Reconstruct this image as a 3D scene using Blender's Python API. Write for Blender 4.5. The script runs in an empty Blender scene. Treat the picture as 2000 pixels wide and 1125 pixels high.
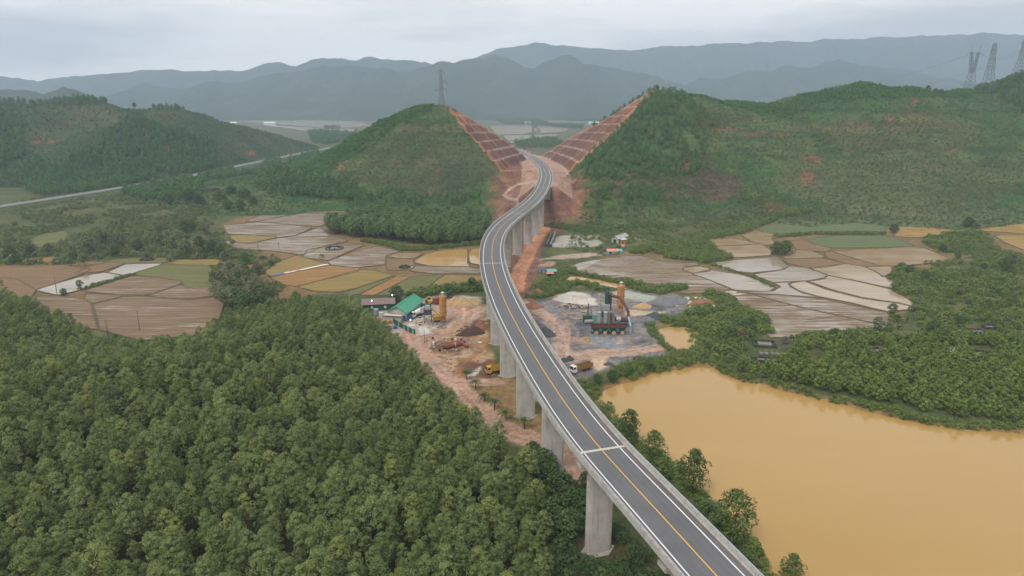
import bpy, math, random
import numpy as np
from mathutils import Vector, Matrix
R = math.radians
rng = np.random.default_rng(7)
random.seed(7)
SC = bpy.context.scene
COL = SC.collection

# ------------------------------------------------------------------ camera
CAMZ, PITCH, FPX = 97.0, R(15.3), 1334.0          # drone height, tilt, focal length in photo pixels (2000 wide)
cam = bpy.data.cameras.new("camera"); cam.sensor_width = 36.0; cam.lens = 36.0 * FPX / 2000.0
cam.clip_start = 0.5; cam.clip_end = 60000
camo = bpy.data.objects.new("camera", cam); COL.objects.link(camo)
camo.location = (0, 0, CAMZ); camo.rotation_euler = (math.pi / 2 - PITCH, 0, 0)
SC.camera = camo

# ------------------------------------------------------------------ overcast sky
SUN_EL, SUN_ROT = R(52), R(215)
world = bpy.data.worlds.new("World"); SC.world = world; world.use_nodes = True
wt = world.node_tree; wt.nodes.clear()
def wn(t, **k):
    n = wt.nodes.new(t)
    for a, b in k.items(): setattr(n, a, b)
    return n
sky = wn("ShaderNodeTexSky", sky_type='NISHITA', sun_disc=False, sun_elevation=SUN_EL, sun_rotation=SUN_ROT)
sky.air_density = 1.0; sky.dust_density = 3.0; sky.ozone_density = 1.5
tc = wn("ShaderNodeTexCoord")
mp = wn("ShaderNodeMapping"); mp.inputs['Scale'].default_value = (1.5, 1.5, 10.0)
mp.inputs['Location'].default_value = (0.35, 0.0, 0.55)
nz = wn("ShaderNodeTexNoise"); nz.inputs['Scale'].default_value = 1.5; nz.inputs['Detail'].default_value = 6; nz.inputs['Roughness'].default_value = 0.52
cr = wn("ShaderNodeValToRGB")
cr.color_ramp.elements[0].position = 0.38; cr.color_ramp.elements[0].color = (5.6, 5.5, 5.4, 1)
cr.color_ramp.elements[1].position = 0.57; cr.color_ramp.elements[1].color = (9.3, 9.0, 8.5, 1)
mx = wn("ShaderNodeMix", data_type='RGBA'); mx.inputs['Factor'].default_value = 0.96
bg = wn("ShaderNodeBackground"); bg.inputs['Strength'].default_value = 0.095
wo = wn("ShaderNodeOutputWorld")
L = wt.links.new
L(tc.outputs['Generated'], mp.inputs['Vector']); L(mp.outputs['Vector'], nz.inputs['Vector'])
L(nz.outputs['Fac'], cr.inputs['Fac'])
L(sky.outputs['Color'], mx.inputs[6]); L(cr.outputs['Color'], mx.inputs[7])
L(mx.outputs[2], bg.inputs['Color']); L(bg.outputs[0], wo.inputs['Surface'])

sl = bpy.data.lights.new("sun", 'SUN'); sl.energy = 1.5; sl.angle = R(18); sl.color = (1.0, 0.96, 0.90)
so = bpy.data.objects.new("sun", sl); COL.objects.link(so)
_sd = Vector((math.sin(SUN_ROT) * math.cos(SUN_EL), math.cos(SUN_ROT) * math.cos(SUN_EL), math.sin(SUN_EL)))
so.rotation_euler = _sd.to_track_quat('Z', 'Y').to_euler(); so.location = (0, 0, 400)

SC.view_settings.view_transform = 'Standard'; SC.view_settings.look = 'None'
SC.view_settings.gamma = 1.0; SC.view_settings.exposure = 0.56; SC.view_settings.use_curve_mapping = False
SC.render.engine = 'CYCLES'
cy = SC.cycles
cy.max_bounces = 5; cy.diffuse_bounces = 1; cy.glossy_bounces = 2; cy.transmission_bounces = 2; cy.volume_bounces = 2
cy.transparent_max_bounces = 4; cy.use_denoising = True; cy.caustics_reflective = False; cy.caustics_refractive = False
try: cy.denoiser = 'OPENIMAGEDENOISE'
except Exception: pass

# ------------------------------------------------------------------ projection helpers (photo pixel <-> place)
CP, SP = math.cos(PITCH), math.sin(PITCH)
def P(px, py, z=0.0):
    dx = (px - 1000.0) / FPX; dy = -(py - 562.5) / FPX
    d = (dx, CP + dy * SP, -SP + dy * CP); t = (z - CAMZ) / d[2]
    return Vector((d[0] * t, d[1] * t, z))
def PD(px, py, y):
    dx = (px - 1000.0) / FPX; dy = -(py - 562.5) / FPX
    d = (dx, CP + dy * SP, -SP + dy * CP); t = y / d[1]
    return Vector((d[0] * t, y, CAMZ + d[2] * t))
def proj(x, y, z):
    zc = y * CP - (z - CAMZ) * SP; yc = y * SP + (z - CAMZ) * CP
    zc = np.maximum(zc, 1.0)
    return 1000 + FPX * x / zc, 562.5 - FPX * yc / zc
ORG = {4: (0, 370, 2.857), 5: (600, 370, 2.857), 6: (1300, 370, 2.857), 8: (700, 731, 2.857), 1: (0, 80, 2.857), 2: (600, 80, 2.857),
       3: (1300, 60, 2.857), 'c': (860, 180, 4.5), 'p': (1020, 540, 6.617), 'b': (700, 540, 7.5), 'h': (1000, 430, 7.5), 0: (0, 0, 1.0),
       'd': (820, 620, 7.5), 't': (1400, 600, 3.571), 'l': (0, 380, 4.545), 'k': (1080, 660, 7.5)}
def Z(o, X, Y):
    a, b, s = ORG[o]; return a + X / s, b + Y / s
def ZP(o, X, Y, z=0.0):
    return P(*Z(o, X, Y), z)
def zpoly(o, pts, z=0.0):
    return [tuple(ZP(o, X, Y, z)[:2]) for X, Y in pts]
def chaikin(p, n=1, closed=True, c=.25):
    p = [np.array(q, float) for q in p]
    for _ in range(n):
        o = []
        m = len(p)
        rngm = range(m) if closed else range(m - 1)
        if not closed: o.append(p[0])
        for i in rngm:
            a, b = p[i], p[(i + 1) % m]
            o += [a * (1 - c) + b * c, a * c + b * (1 - c)]
        if not closed: o.append(p[-1])
        p = o
    return p

# ------------------------------------------------------------------ numpy noise
def _hash(ix, iy, s):
    n = (ix * 374761393 + iy * 668265263 + s * 2147483647 // 7) & 0xffffffff
    n = (n ^ (n >> 13)) * 1274126177 & 0xffffffff
    return ((n ^ (n >> 16)) & 0xffff) / 65535.0
def vnoise(x, y, s=0):
    x = np.asarray(x, float); y = np.asarray(y, float)
    ix = np.floor(x).astype(np.int64); iy = np.floor(y).astype(np.int64)
    fx = x - ix; fy = y - iy
    fx = fx * fx * (3 - 2 * fx); fy = fy * fy * (3 - 2 * fy)
    a = _hash(ix, iy, s); b = _hash(ix + 1, iy, s); c = _hash(ix, iy + 1, s); d = _hash(ix + 1, iy + 1, s)
    return (a * (1 - fx) + b * fx) * (1 - fy) + (c * (1 - fx) + d * fx) * fy
def fbm(x, y, s=0, o=4):
    t = 0; a = 0.5; w = 0
    for k in range(o):
        t = t + a * vnoise(x * 2 ** k, y * 2 ** k, s + k * 17); w += a; a *= 0.5
    return t / w
def sstep(a, b, x):
    t = np.clip((x - a) / (b - a), 0, 1); return t * t * (3 - 2 * t)
def inpoly(x, y, poly):
    r = np.zeros(np.shape(x), bool); n = len(poly)
    for i in range(n):
        x0, y0 = poly[i][0], poly[i][1]; x1, y1 = poly[(i + 1) % n][0], poly[(i + 1) % n][1]
        if y0 == y1: continue
        c = ((y0 > y) != (y1 > y)) & (x < (x1 - x0) * (y - y0) / (y1 - y0) + x0)
        r ^= c
    return r
def linedist(x, y, pts, vals=None, closed=False):
    """distance to polyline, interpolated value, sign (right of travel > 0), nearest y"""
    best = np.full(np.shape(x), 1e18); val = np.zeros(np.shape(x)); sgn = np.ones(np.shape(x)); ny = np.zeros(np.shape(x))
    n = len(pts)
    for i in range(n if closed else n - 1):
        x0, y0 = pts[i][0], pts[i][1]; x1, y1 = pts[(i + 1) % n][0], pts[(i + 1) % n][1]
        dx, dy = x1 - x0, y1 - y0; l2 = dx * dx + dy * dy + 1e-12
        t = np.clip(((x - x0) * dx + (y - y0) * dy) / l2, 0, 1)
        qx = x0 + t * dx; qy = y0 + t * dy
        d = (x - qx) ** 2 + (y - qy) ** 2
        m = d < best
        best = np.where(m, d, best)
        if vals is not None: val = np.where(m, vals[i] + t * (vals[(i + 1) % n] - vals[i]), val)
        sgn = np.where(m, np.sign((x - x0) * dy - (y - y0) * dx), sgn)
        ny = np.where(m, qy, ny)
    return np.sqrt(best), val, sgn, ny
def sdpoly(x, y, poly):
    d = linedist(x, y, poly, closed=True)[0]
    return np.where(inpoly(x, y, poly), -d, d)

# ------------------------------------------------------------------ mesh collector and object makers
class MB:
    def __init__(s): s.v = []; s.f = []
    def add(s, v, f):
        n = len(s.v); s.v += [tuple(q) for q in v]; s.f += [tuple(i + n for i in q) for q in f]; return s
    def box(s, c, d, rz=0.0, tilt=0.0, taper=1.0):
        hx, hy, hz = d[0] / 2, d[1] / 2, d[2] / 2
        m = Matrix.Rotation(rz, 3, 'Z') @ Matrix.Rotation(tilt, 3, 'X')
        v = []
        for z in (-hz, hz):
            k = taper if z > 0 else 1.0
            for x, y in ((-hx, -hy), (hx, -hy), (hx, hy), (-hx, hy)):
                v.append(Vector(c) + m @ Vector((x * k, y * k, z)))
        return s.add(v, [(3, 2, 1, 0), (4, 5, 6, 7), (0, 1, 5, 4), (1, 2, 6, 5), (2, 3, 7, 6), (3, 0, 4, 7)])
    def bar(s, a, b, w, h=None):
        a, b = Vector(a), Vector(b); h = h or w
        d = (b - a).normalized(); up = Vector((0, 0, 1)) if abs(d.z) < .95 else Vector((1, 0, 0))
        x = d.cross(up).normalized() * w / 2; y = x.cross(d).normalized() * h / 2
        v = [a - x - y, a + x - y, a + x + y, a - x + y, b - x - y, b + x - y, b + x + y, b - x + y]
        return s.add(v, [(3, 2, 1, 0), (4, 5, 6, 7), (0, 1, 5, 4), (1, 2, 6, 5), (2, 3, 7, 6), (3, 0, 4, 7)])
    def cyl(s, a, b, r, r2=None, n=14, cap=True):
        a, b = Vector(a), Vector(b); r2 = r if r2 is None else r2
        d = (b - a).normalized(); up = Vector((0, 0, 1)) if abs(d.z) < .95 else Vector((1, 0, 0))
        x = d.cross(up).normalized(); y = x.cross(d).normalized()
        v = [a + (x * math.cos(2 * math.pi * i / n) + y * math.sin(2 * math.pi * i / n)) * r for i in range(n)]
        v += [b + (x * math.cos(2 * math.pi * i / n) + y * math.sin(2 * math.pi * i / n)) * r2 for i in range(n)]
        f = [(i, (i + 1) % n, n + (i + 1) % n, n + i) for i in range(n)]
        if cap: f += [tuple(range(n))[::-1], tuple(range(n, 2 * n))]
        return s.add(v, f)
    def tube(s, pts, r, n=10):
        pts = [Vector(p) for p in pts]
        for i in range(len(pts) - 1): s.cyl(pts[i], pts[i + 1], r, n=n)
        return s
    def prism(s, poly, z0, z1):
        n = len(poly)
        v = [(p[0], p[1], z0) for p in poly] + [(p[0], p[1], z1) for p in poly]
        return s.add(v, [(i, (i + 1) % n, n + (i + 1) % n, n + i) for i in range(n)] + [tuple(range(n))[::-1], tuple(range(n, 2 * n))])
    def lathe(s, prof, c=(0, 0, 0), n=16):
        v = []; c = Vector(c)
        for r, z in prof:
            for i in range(n): v.append(c + Vector((r * math.cos(2 * math.pi * i / n), r * math.sin(2 * math.pi * i / n), z)))
        f = []
        for k in range(len(prof) - 1):
            for i in range(n):
                f.append((k * n + i, k * n + (i + 1) % n, (k + 1) * n + (i + 1) % n, (k + 1) * n + i))
        f += [tuple(range(n))[::-1], tuple(range((len(prof) - 1) * n, len(prof) * n))]
        return s.add(v, f)
    def heap(s, c, rx, ry, h, n=22, rings=6, seed=0, rz=0):
        c = Vector(c); v = []
        for k in range(rings):
            t = 1 - k / rings
            for i in range(n):
                a = 2 * math.pi * i / n
                w = 1 + .25 * (float(vnoise(3 + 2 * math.cos(a), 3 + 2 * math.sin(a), seed)) - .5) * 2 + .06 * (float(vnoise(9 * a + seed, k * 3.1, seed + 3)) - .5)
                x, y = rx * t * w * math.cos(a), ry * t * w * math.sin(a)
                zz = h * (1 - t) ** .85 * (1 + .12 * (float(vnoise(a * 3, k * 1.7, seed + 9)) - .5)) if k else -.4
                v.append(c + Vector((x * math.cos(rz) - y * math.sin(rz), x * math.sin(rz) + y * math.cos(rz), zz)))
        v.append(c + Vector((0, 0, h)))
        f = []
        for k in range(rings - 1):
            for i in range(n): f.append((k * n + i, k * n + (i + 1) % n, (k + 1) * n + (i + 1) % n, (k + 1) * n + i))
        for i in range(n): f.append(((rings - 1) * n + i, (rings - 1) * n + (i + 1) % n, rings * n))
        return s.add(v, f)
    def mesh(s, name, m, smooth=False):
        me = bpy.data.meshes.new(name); me.from_pydata(s.v, [], s.f)
        if m: me.materials.append(m)
        if smooth: me.polygons.foreach_set("use_smooth", [True] * len(me.polygons))
        me.update(); return me
    def build(s, name, m, parent=None, smooth=False):
        return link(name, s.mesh(name, m, smooth), parent)
def link(name, me, parent=None):
    o = bpy.data.objects.new(name, me); COL.objects.link(o)
    if parent is not None: o.parent = parent
    return o
def tag(o, label=None, cat=None, group=None, kind=None):
    if label: o["label"] = label
    if cat: o["category"] = cat
    if group: o["group"] = group
    if kind: o["kind"] = kind
    return o
def thing(name, label, cat, loc=(0, 0, 0), rz=0.0, group=None):
    o = bpy.data.objects.new(name, None); COL.objects.link(o)
    o.location = loc; o.rotation_euler = (0, 0, rz); o.empty_display_size = .5
    return tag(o, label, cat, group)
def copy_thing(o, loc, rz, scl=1.0, label=None, group=None):
    c = o.copy(); COL.objects.link(c); c.location = loc; c.rotation_euler = (0, 0, rz)
    c.scale = (scl, scl, scl) if not isinstance(scl, tuple) else scl
    if label: c["label"] = label
    if group: c["group"] = group
    for ch in o.children:
        d = ch.copy(); COL.objects.link(d); d.parent = c
        for g in ch.children:
            e = g.copy(); COL.objects.link(e); e.parent = d
    return c
def grid_mesh(name, X, Y, Zz, mat, keep=None, attrs=None, smooth=True):
    ny, nx = X.shape
    v = np.stack([X, Y, Zz], -1).reshape(-1, 3)
    idx = np.arange(nx * ny).reshape(ny, nx)
    q = np.stack([idx[:-1, :-1], idx[:-1, 1:], idx[1:, 1:], idx[1:, :-1]], -1).reshape(-1, 4)
    if keep is not None:
        k = keep; kq = (k[:-1, :-1] | k[:-1, 1:] | k[1:, 1:] | k[1:, :-1]).reshape(-1); q = q[kq]
    me = bpy.data.meshes.new(name)
    me.vertices.add(len(v)); me.vertices.foreach_set("co", v.astype(np.float32).ravel())
    me.loops.add(q.size); me.loops.foreach_set("vertex_index", q.astype(np.int32).ravel())
    me.polygons.add(len(q)); me.polygons.foreach_set("loop_start", np.arange(0, q.size, 4, dtype=np.int32))
    if smooth: me.polygons.foreach_set("use_smooth", np.ones(len(q), bool))
    for n, a in (attrs or {}).items():
        if a.ndim == 3:
            at = me.attributes.new(n, 'FLOAT_COLOR', 'POINT')
            c = np.ones((nx * ny, 4), np.float32); c[:, :3] = a.reshape(-1, 3); at.data.foreach_set("color", c.ravel())
        else:
            at = me.attributes.new(n, 'FLOAT', 'POINT'); at.data.foreach_set("value", a.astype(np.float32).ravel())
    me.update(calc_edges=True); me.validate()
    me.materials.append(mat)
    return me

# ------------------------------------------------------------------ materials
def lin(c): return tuple(((v / 255) / 12.92 if v <= 10 else ((v / 255 + .055) / 1.055) ** 2.4) for v in c)
class NT:
    def __init__(s, name):
        s.m = bpy.data.materials.new(name); s.m.use_nodes = True; s.t = s.m.node_tree; s.t.nodes.clear()
        s.out = s.n("ShaderNodeOutputMaterial"); s.p = s.n("ShaderNodeBsdfPrincipled")
        s.l(s.p.outputs[0], s.out.inputs[0])
    def n(s, t, **k):
        q = s.t.nodes.new(t)
        for a, b in k.items(): setattr(q, a, b)
        return q
    def l(s, a, b): s.t.links.new(a, b)
    def noise(s, vec, scale, detail=4, rough=.55, dist=0.0):
        q = s.n("ShaderNodeTexNoise"); q.inputs['Scale'].default_value = scale; q.inputs['Detail'].default_value = detail
        q.inputs['Roughness'].default_value = rough; q.inputs['Distortion'].default_value = dist
        s.l(vec, q.inputs['Vector']); return q.outputs['Fac']
    def ramp(s, fac, stops):
        q = s.n("ShaderNodeValToRGB"); e = q.color_ramp.elements
        while len(e) < len(stops): e.new(.5)
        for i, (p, c) in enumerate(stops):
            e[i].position = p; e[i].color = (*c, 1) if not isinstance(c, (int, float)) else (c, c, c, 1)
        s.l(fac, q.inputs['Fac']); return q.outputs['Color']
    def mix(s, fac, a, b, mode='MIX'):
        q = s.n("ShaderNodeMix", data_type='RGBA', blend_type=mode)
        for k, v in ((0, fac), (6, a), (7, b)):
            if isinstance(v, (int, float)): q.inputs[k].default_value = v
            elif isinstance(v, tuple): q.inputs[k].default_value = (*v, 1) if len(v) == 3 else v
            else: s.l(v, q.inputs[k])
        return q.outputs[2]
    def math(s, op, a, b=None):
        q = s.n("ShaderNodeMath", operation=op)
        for k, v in ((0, a), (1, b)):
            if v is None: continue
            if isinstance(v, (int, float)): q.inputs[k].default_value = v
            else: s.l(v, q.inputs[k])
        return q.outputs[0]
    def pos(s): return s.n("ShaderNodeNewGeometry").outputs['Position']
    def obj(s): return s.n("ShaderNodeTexCoord").outputs['Object']
    def map(s, vec, scale=(1, 1, 1), rot=(0, 0, 0)):
        q = s.n("ShaderNodeMapping"); q.inputs['Scale'].default_value = scale; q.inputs['Rotation'].default_value = rot
        s.l(vec, q.inputs['Vector']); return q.outputs[0]
    def bump(s, h, strength=.4, dist=.2):
        q = s.n("ShaderNodeBump"); q.inputs['Strength'].default_value = strength; q.inputs['Distance'].default_value = dist
        s.l(h, q.inputs['Height']); s.l(q.outputs[0], s.p.inputs['Normal'])
    def set(s, col=None, rough=None, spec=None, metal=None):
        for k, v in (('Base Color', col), ('Roughness', rough), ('Specular IOR Level', spec), ('Metallic', metal)):
            if v is None: continue
            if isinstance(v, (int, float)): s.p.inputs[k].default_value = v
            elif isinstance(v, tuple): s.p.inputs[k].default_value = (*v, 1)
            else: s.l(v, s.p.inputs[k])
        return s.m
_mc = {}
def paint(rgb, rough=.55, metal=0.0, var=.25, scale=1.2, grime=.35):
    """painted or raw surface with uneven tone and dirt; rgb is the linear base colour"""
    key = (rgb, rough, metal, var, scale, grime)
    if key in _mc: return _mc[key]
    t = NT("surface"); v = t.obj()
    a = t.noise(v, scale, 5, .6); b = t.noise(v, scale * 6, 3)
    c = t.mix(t.ramp(a, [(.3, 0.0), (.75, 1.0)]), tuple(x * (1 - var) for x in rgb), tuple(min(.9, x * (1 + var * .6)) for x in rgb))
    c = t.mix(t.math('MULTIPLY', t.ramp(b, [(.5, 0.0), (.75, 1.0)]), grime), c, tuple(.5 * x + .5 * y for x, y in zip(rgb, (.10, .07, .05))))
    _mc[key] = t.set(c, rough, .4, metal); return _mc[key]
# ------------------------------------------------------------------ alignment of the viaduct / road
_cl = [(1400, 1125), (1320, 1037), (1250, 960), (1171, 878), (1105, 791), (1060, 722), (1020, 655), (990, 599), (970, 549), (961.5, 515), (960, 492), (963, 470),
       (972, 451), (984, 437), (997.8, 426), (1014, 414), (1031, 402), (1045, 389), (1055, 376), (1062, 363), (1066, 350), (1066.5, 340), (1062, 327), (1049, 314), (1034, 304), (1024, 300)]
def deck_z(y): return 24.6 + 0.0075 * max(0.0, y - 100) if y < 650 else 28.7 - 26.0 * (min(y - 650, 640) / 600.0) ** 1.35
def _deckpt(px, py):
    z = 26.0
    for _ in range(60):
        q = P(px, py, z); z = .5 * z + .5 * deck_z(q.y)
    return (q.x, q.y)
_c = [_deckpt(*q) for q in _cl]
_d0 = Vector((_c[0][0] - _c[2][0], _c[0][1] - _c[2][1])).normalized()
_c = [(_c[0][0] + _d0.x * 110, _c[0][1] + _d0.y * 110)] + _c
_d1 = Vector((_c[-1][0] - _c[-3][0], _c[-1][1] - _c[-3][1])).normalized()
_e = []; _q = Vector(_c[-1]); _h = math.atan2(_d1.y, _d1.x)
for _ in range(7): _h += .05; _q = _q + Vector((math.cos(_h), math.sin(_h))) * 26; _e.append((_q.x, _q.y))
_c = _c + _e
_c = np.array(_c); _s = np.concatenate([[0], np.cumsum(np.linalg.norm(np.diff(_c, axis=0), axis=1))])
_ss = np.arange(0, _s[-1], 1.0)
_x = np.interp(_ss, _s, _c[:, 0]); _y = np.interp(_ss, _s, _c[:, 1])
def _sm(a, w):
    k = np.exp(-np.linspace(-2, 2, 2 * w + 1) ** 2); k /= k.sum()
    e = np.concatenate([2 * a[0] - a[w:0:-1], a, 2 * a[-1] - a[-2:-w - 2:-1]]); return np.convolve(e, k, 'valid')
_x = _sm(_sm(_x, 26), 18); _y = _sm(_sm(_y, 26), 18)
STEP = 3
CX, CYY = _x[::STEP], _y[::STEP]
CZ = _sm(np.array([deck_z(v) for v in CYY]), 12)
CS = np.concatenate([[0], np.cumsum(np.hypot(np.diff(CX), np.diff(CYY)))])
_tx = np.gradient(CX); _ty = np.gradient(CYY); _tl = np.hypot(_tx, _ty); TX, TY = _tx / _tl, _ty / _tl
NX, NY = TY, -TX                                   # to the right of travel (away from the camera)
def road_at(s):
    f = lambda a: float(np.interp(s, CS, a))
    return Vector((f(CX), f(CYY), f(CZ))), Vector((f(TX), f(TY), 0)).normalized(), Vector((f(NX), f(NY), 0)).normalized()
def s_of_y(y): return float(np.interp(y, CYY[:int(np.argmax(CYY)) + 1], CS[:int(np.argmax(CYY)) + 1]))
S_J1 = s_of_y(_deckpt(1171, 878)[1]); S_J2 = s_of_y(_deckpt(961.5, 514)[1])
SPAN = (S_J2 - S_J1) / 5
S_AB = s_of_y(_deckpt(1062, 366)[1])              # far abutment
ROADPTS = list(zip(CX[::3], CYY[::3])); ROADZ = list(CZ[::3]); ROADS = list(CS[::3])

# ------------------------------------------------------------------ ground shape
LAKE = chaikin([tuple(P(*q)[:2]) for q in [(1135, 782), (1160, 768), (1185, 752), (1215, 742), (1260, 727), (1325, 714), (1378, 707), (1405, 718), (1440, 738), (1490, 744), (1520, 752), (1560, 765),
        (1650, 783), (1750, 808), (1850, 830), (1960, 834), (2060, 842), (2400, 880)]] + [(330, 60), (120, -20), (40, 60), tuple(P(1480, 1128)[:2]), tuple(P(1468, 1085)[:2]), tuple(P(1420, 1020)[:2]), tuple(P(1345, 950)[:2]), tuple(P(1270, 880)[:2]), tuple(P(1205, 820)[:2]), tuple(P(1160, 800)[:2])], 1)
FOREST = chaikin([tuple(P(*q)[:2]) for q in [(-500, 580), (0, 590), (120, 640), (200, 690), (300, 712), (400, 690), (450, 650), (500, 630), (600, 606), (690, 622), (755, 672), (800, 722), (870, 790), (930, 850), (1000, 915), (1040, 970), (1062, 1040), (1070, 1125), (1070, 1250)]] + [(20, 30), (-400, 30)], 1)
POND = chaikin(zpoly('p', [(1750, 690), (1830, 655), (1985, 625), (2130, 645), (2300, 715), (2290, 880), (2170, 985), (2060, 985), (1940, 915), (1810, 800)]), 1)
def ground_z(x, y):
    x = np.asarray(x, float); y = np.asarray(y, float)
    z = (fbm(x / 18, y / 18, 3, 4) - .5) * .22
    near = y < 420
    lk = sdpoly(x, y, LAKE) + (fbm(x / 9, y / 9, 5, 3) - .5) * 5
    z = z - 4.2 * sstep(2.0, -8, lk)
    pk = sdpoly(x, y, POND) + (fbm(x / 6, y / 6, 8, 3) - .5) * 3
    z = z - 2.0 * sstep(1.8, -2, pk)
    fd = -sdpoly(x, y, FOREST)
    z = z + sstep(0, 70, fd) * (2.5 + 5.5 * fbm(x / 70 + 3.1, y / 70, 11, 3) + 8 * np.exp(-((x + 150) / 95) ** 2 - ((y - 225) / 80) ** 2))
    return z

# ------------------------------------------------------------------ hills
def crest(pts): return [tuple(PD(a, b, y)) for a, b, y in pts]
A_CREST = crest([(912, 214, 826), (880, 206, 806), (845, 203, 800), (805, 208, 795), (760, 230, 792), (700, 261, 788), (640, 297, 780), (590, 330, 770)])
B_CREST = crest([(1150, 246, 960), (1215, 212, 880), (1278, 178, 800), (1310, 176, 800), (1400, 194, 830), (1500, 201, 845), (1600, 179, 838), (1690, 161, 828), (1780, 172, 835), (1860, 182, 845), (1930, 168, 880), (2010, 146, 900), (2150, 120, 920), (2400, 105, 950)])
B_SPUR = [crest([(1295, 178, 800), (1250, 225, 730), (1200, 290, 665), (1175, 350, 620)]), crest([(1690, 161, 828), (1720, 235, 740), (1745, 330, 650)]), crest([(2010, 146, 900), (1985, 215, 790), (1960, 300, 690)]),
          crest([(1560, 190, 840), (1530, 290, 720), (1500, 370, 640)])]
L_CREST = crest([(-420, 215, 1000), (-200, 205, 1000), (0, 203, 1010), (110, 200, 1030), (200, 198, 1060), (262, 216, 1100), (335, 208, 1160), (400, 228, 1230), (480, 248, 1310), (560, 271, 1400), (640, 296, 1500)])
def ridge(x, y, c, wf, wb, lift=0.0):
    d, z, _, ny = linedist(x, y, c, [q[2] for q in c])
    w = np.where(y < ny, wf, wb)
    t = np.clip(d / w, 0, 1)
    return z * (.6 * (1 - t) + .4 * (.5 + .5 * np.cos(np.pi * t))) - np.where(t >= 1, 3.0, 0) + lift
def hill_raw(x, y):
    wx = x + (fbm(x / 60, y / 60, 21, 3) - .5) * 46; wy = y + (fbm(x / 60 + 9, y / 60, 22, 3) - .5) * 46
    a = ridge(wx, wy, A_CREST, 165, 190)
    b = ridge(wx, wy, B_CREST, 225, 260)
    for c, w in zip(B_SPUR, (100, 110, 110, 90)): b = np.maximum(b, ridge(wx, wy, c, w, w) * .98)
    sad = ridge(x, y, [A_CREST[0], (-20, 850, 84), (30, 862, 78), (90, 850, 84), B_CREST[2]], 150, 190)
    h = np.maximum(np.maximum(a, b), sad)
    h = h + (fbm(x / 28, y / 28, 31, 4) - .5) * 7 * sstep(0, 25, h) + (fbm(x / 7, y / 7, 37, 3) - .5) * 1.4 * sstep(0, 10, h)
    return h
def hill_ab(x, y):
    """natural hill with the stepped road cutting and the fill carved in; returns z, cut mask, berm mask, disturbed mask"""
    h = hill_raw(x, y)
    d, rz, sg, _ = linedist(x, y, ROADPTS, ROADZ)
    s = linedist(x, y, ROADPTS, ROADS)[1]
    right = sg > 0
    wr = np.interp(s, [S_AB - 30, S_AB + 40, S_AB + 120, S_AB + 420], [9, 12, 23, 19]); wl = np.interp(s, [S_AB - 20, S_AB + 50, S_AB + 140, S_AB + 400], [76, 68, 47, 12]); w = np.where(right, wr, wl)
    e = np.maximum(d - w + (fbm(s / 16, d / 40, 35, 3) - .5) * 3.2, 0) * (d > w * .6)
    slope = np.where(right, 1.0, 1.15); hl, bw = 9.5, 2.2
    per = hl / slope + bw
    k = np.floor(e / per); r = e - k * per
    up = k * hl + np.minimum(r * slope, hl)
    cutz = rz - .25 + up
    berm = (r * slope > hl - .2) & (e > 0)
    after = s > S_AB - 15
    cutm = (cutz < h) & after
    z = np.where(after, np.minimum(h, cutz), h)
    fill = rz - .3 - np.maximum(d - np.where(right, wr, 8.0), 0) / 1.25 + (fbm(x / 9, y / 9, 33, 3) - .5) * 2.5 * sstep(9, 16, d)
    inb = s > S_AB - 1
    fillm = inb & (fill > z) & (fill > 0)
    z = np.where(inb, np.maximum(z, fill), z)
    return z, cutm, berm & cutm, fillm, d, s, right
OLD = []
for q in [(-250, 446), (-100, 421), (0, 403), (120, 385), (235, 367), (330, 351), (375, 343), (460, 325), (512, 315), (560, 305), (612, 295), (650, 288)]: OLD.append(tuple(P(*q, 3.6)[:2]))
OLD = [np.array(q) for q in chaikin(OLD, 2, False)]
def hill_left(x, y):
    wx = x + (fbm(x / 90, y / 90, 41, 3) - .5) * 60; wy = y + (fbm(x / 90 + 9, y / 90, 42, 3) - .5) * 60
    h = ridge(wx, wy, L_CREST, 250, 300)
    h = h + (fbm(x / 40, y / 40, 43, 4) - .5) * 12 * sstep(0, 25, h)
    d, _, sg, _ = linedist(x, y, OLD); return np.where(sg > 0, np.minimum(h, .5), np.minimum(h, 2.0 + np.maximum(d - 8, 0) * .6))

# ------------------------------------------------------------------ earth material: colour of the soil and cover from the mesh, fine variation from noise
def earth_mat():
    t = NT("earth"); v = t.pos()
    ca = t.n("ShaderNodeAttribute", attribute_name="cover").outputs['Color']
    we = t.n("ShaderNodeAttribute", attribute_name="wet").outputs['Fac']
    a = t.noise(v, .06, 6, .65); b = t.noise(v, .45, 6, .7); c = t.noise(v, 2.2, 3, .6)
    k = t.math('MULTIPLY', t.ramp(a, [(.3, .72), (.7, 1.25)]), t.ramp(b, [(.28, .55), (.72, 1.4)]))
    k = t.math('MULTIPLY', k, t.ramp(c, [(.25, .75), (.75, 1.2)]))
    kk = t.n("ShaderNodeCombineColor"); [t.l(k, kk.inputs[i]) for i in range(3)]
    col = t.mix(1.0, ca, kk.outputs[0], 'MULTIPLY')
    warm = t.noise(v, .13, 4); col = t.mix(t.math('MULTIPLY', t.ramp(warm, [(.5, 0.0), (.7, 1.0)]), .35), col, t.mix(1.0, col, (1.25, 1.0, .75), 'MULTIPLY'))
    wm = t.math('MULTIPLY', we, t.ramp(t.noise(v, .22, 5, .6, .6), [(.42, 0.0), (.56, 1.0)]))
    rough = t.math('SUBTRACT', .95, t.math('MULTIPLY', wm, .72))
    t.bump(t.math('ADD', b, t.math('MULTIPLY', c, .4)), .55, .5)
    return t.set(col, rough, t.math('ADD', .12, t.math('MULTIPLY', wm, .5)))
M_EARTH = earth_mat()

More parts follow.
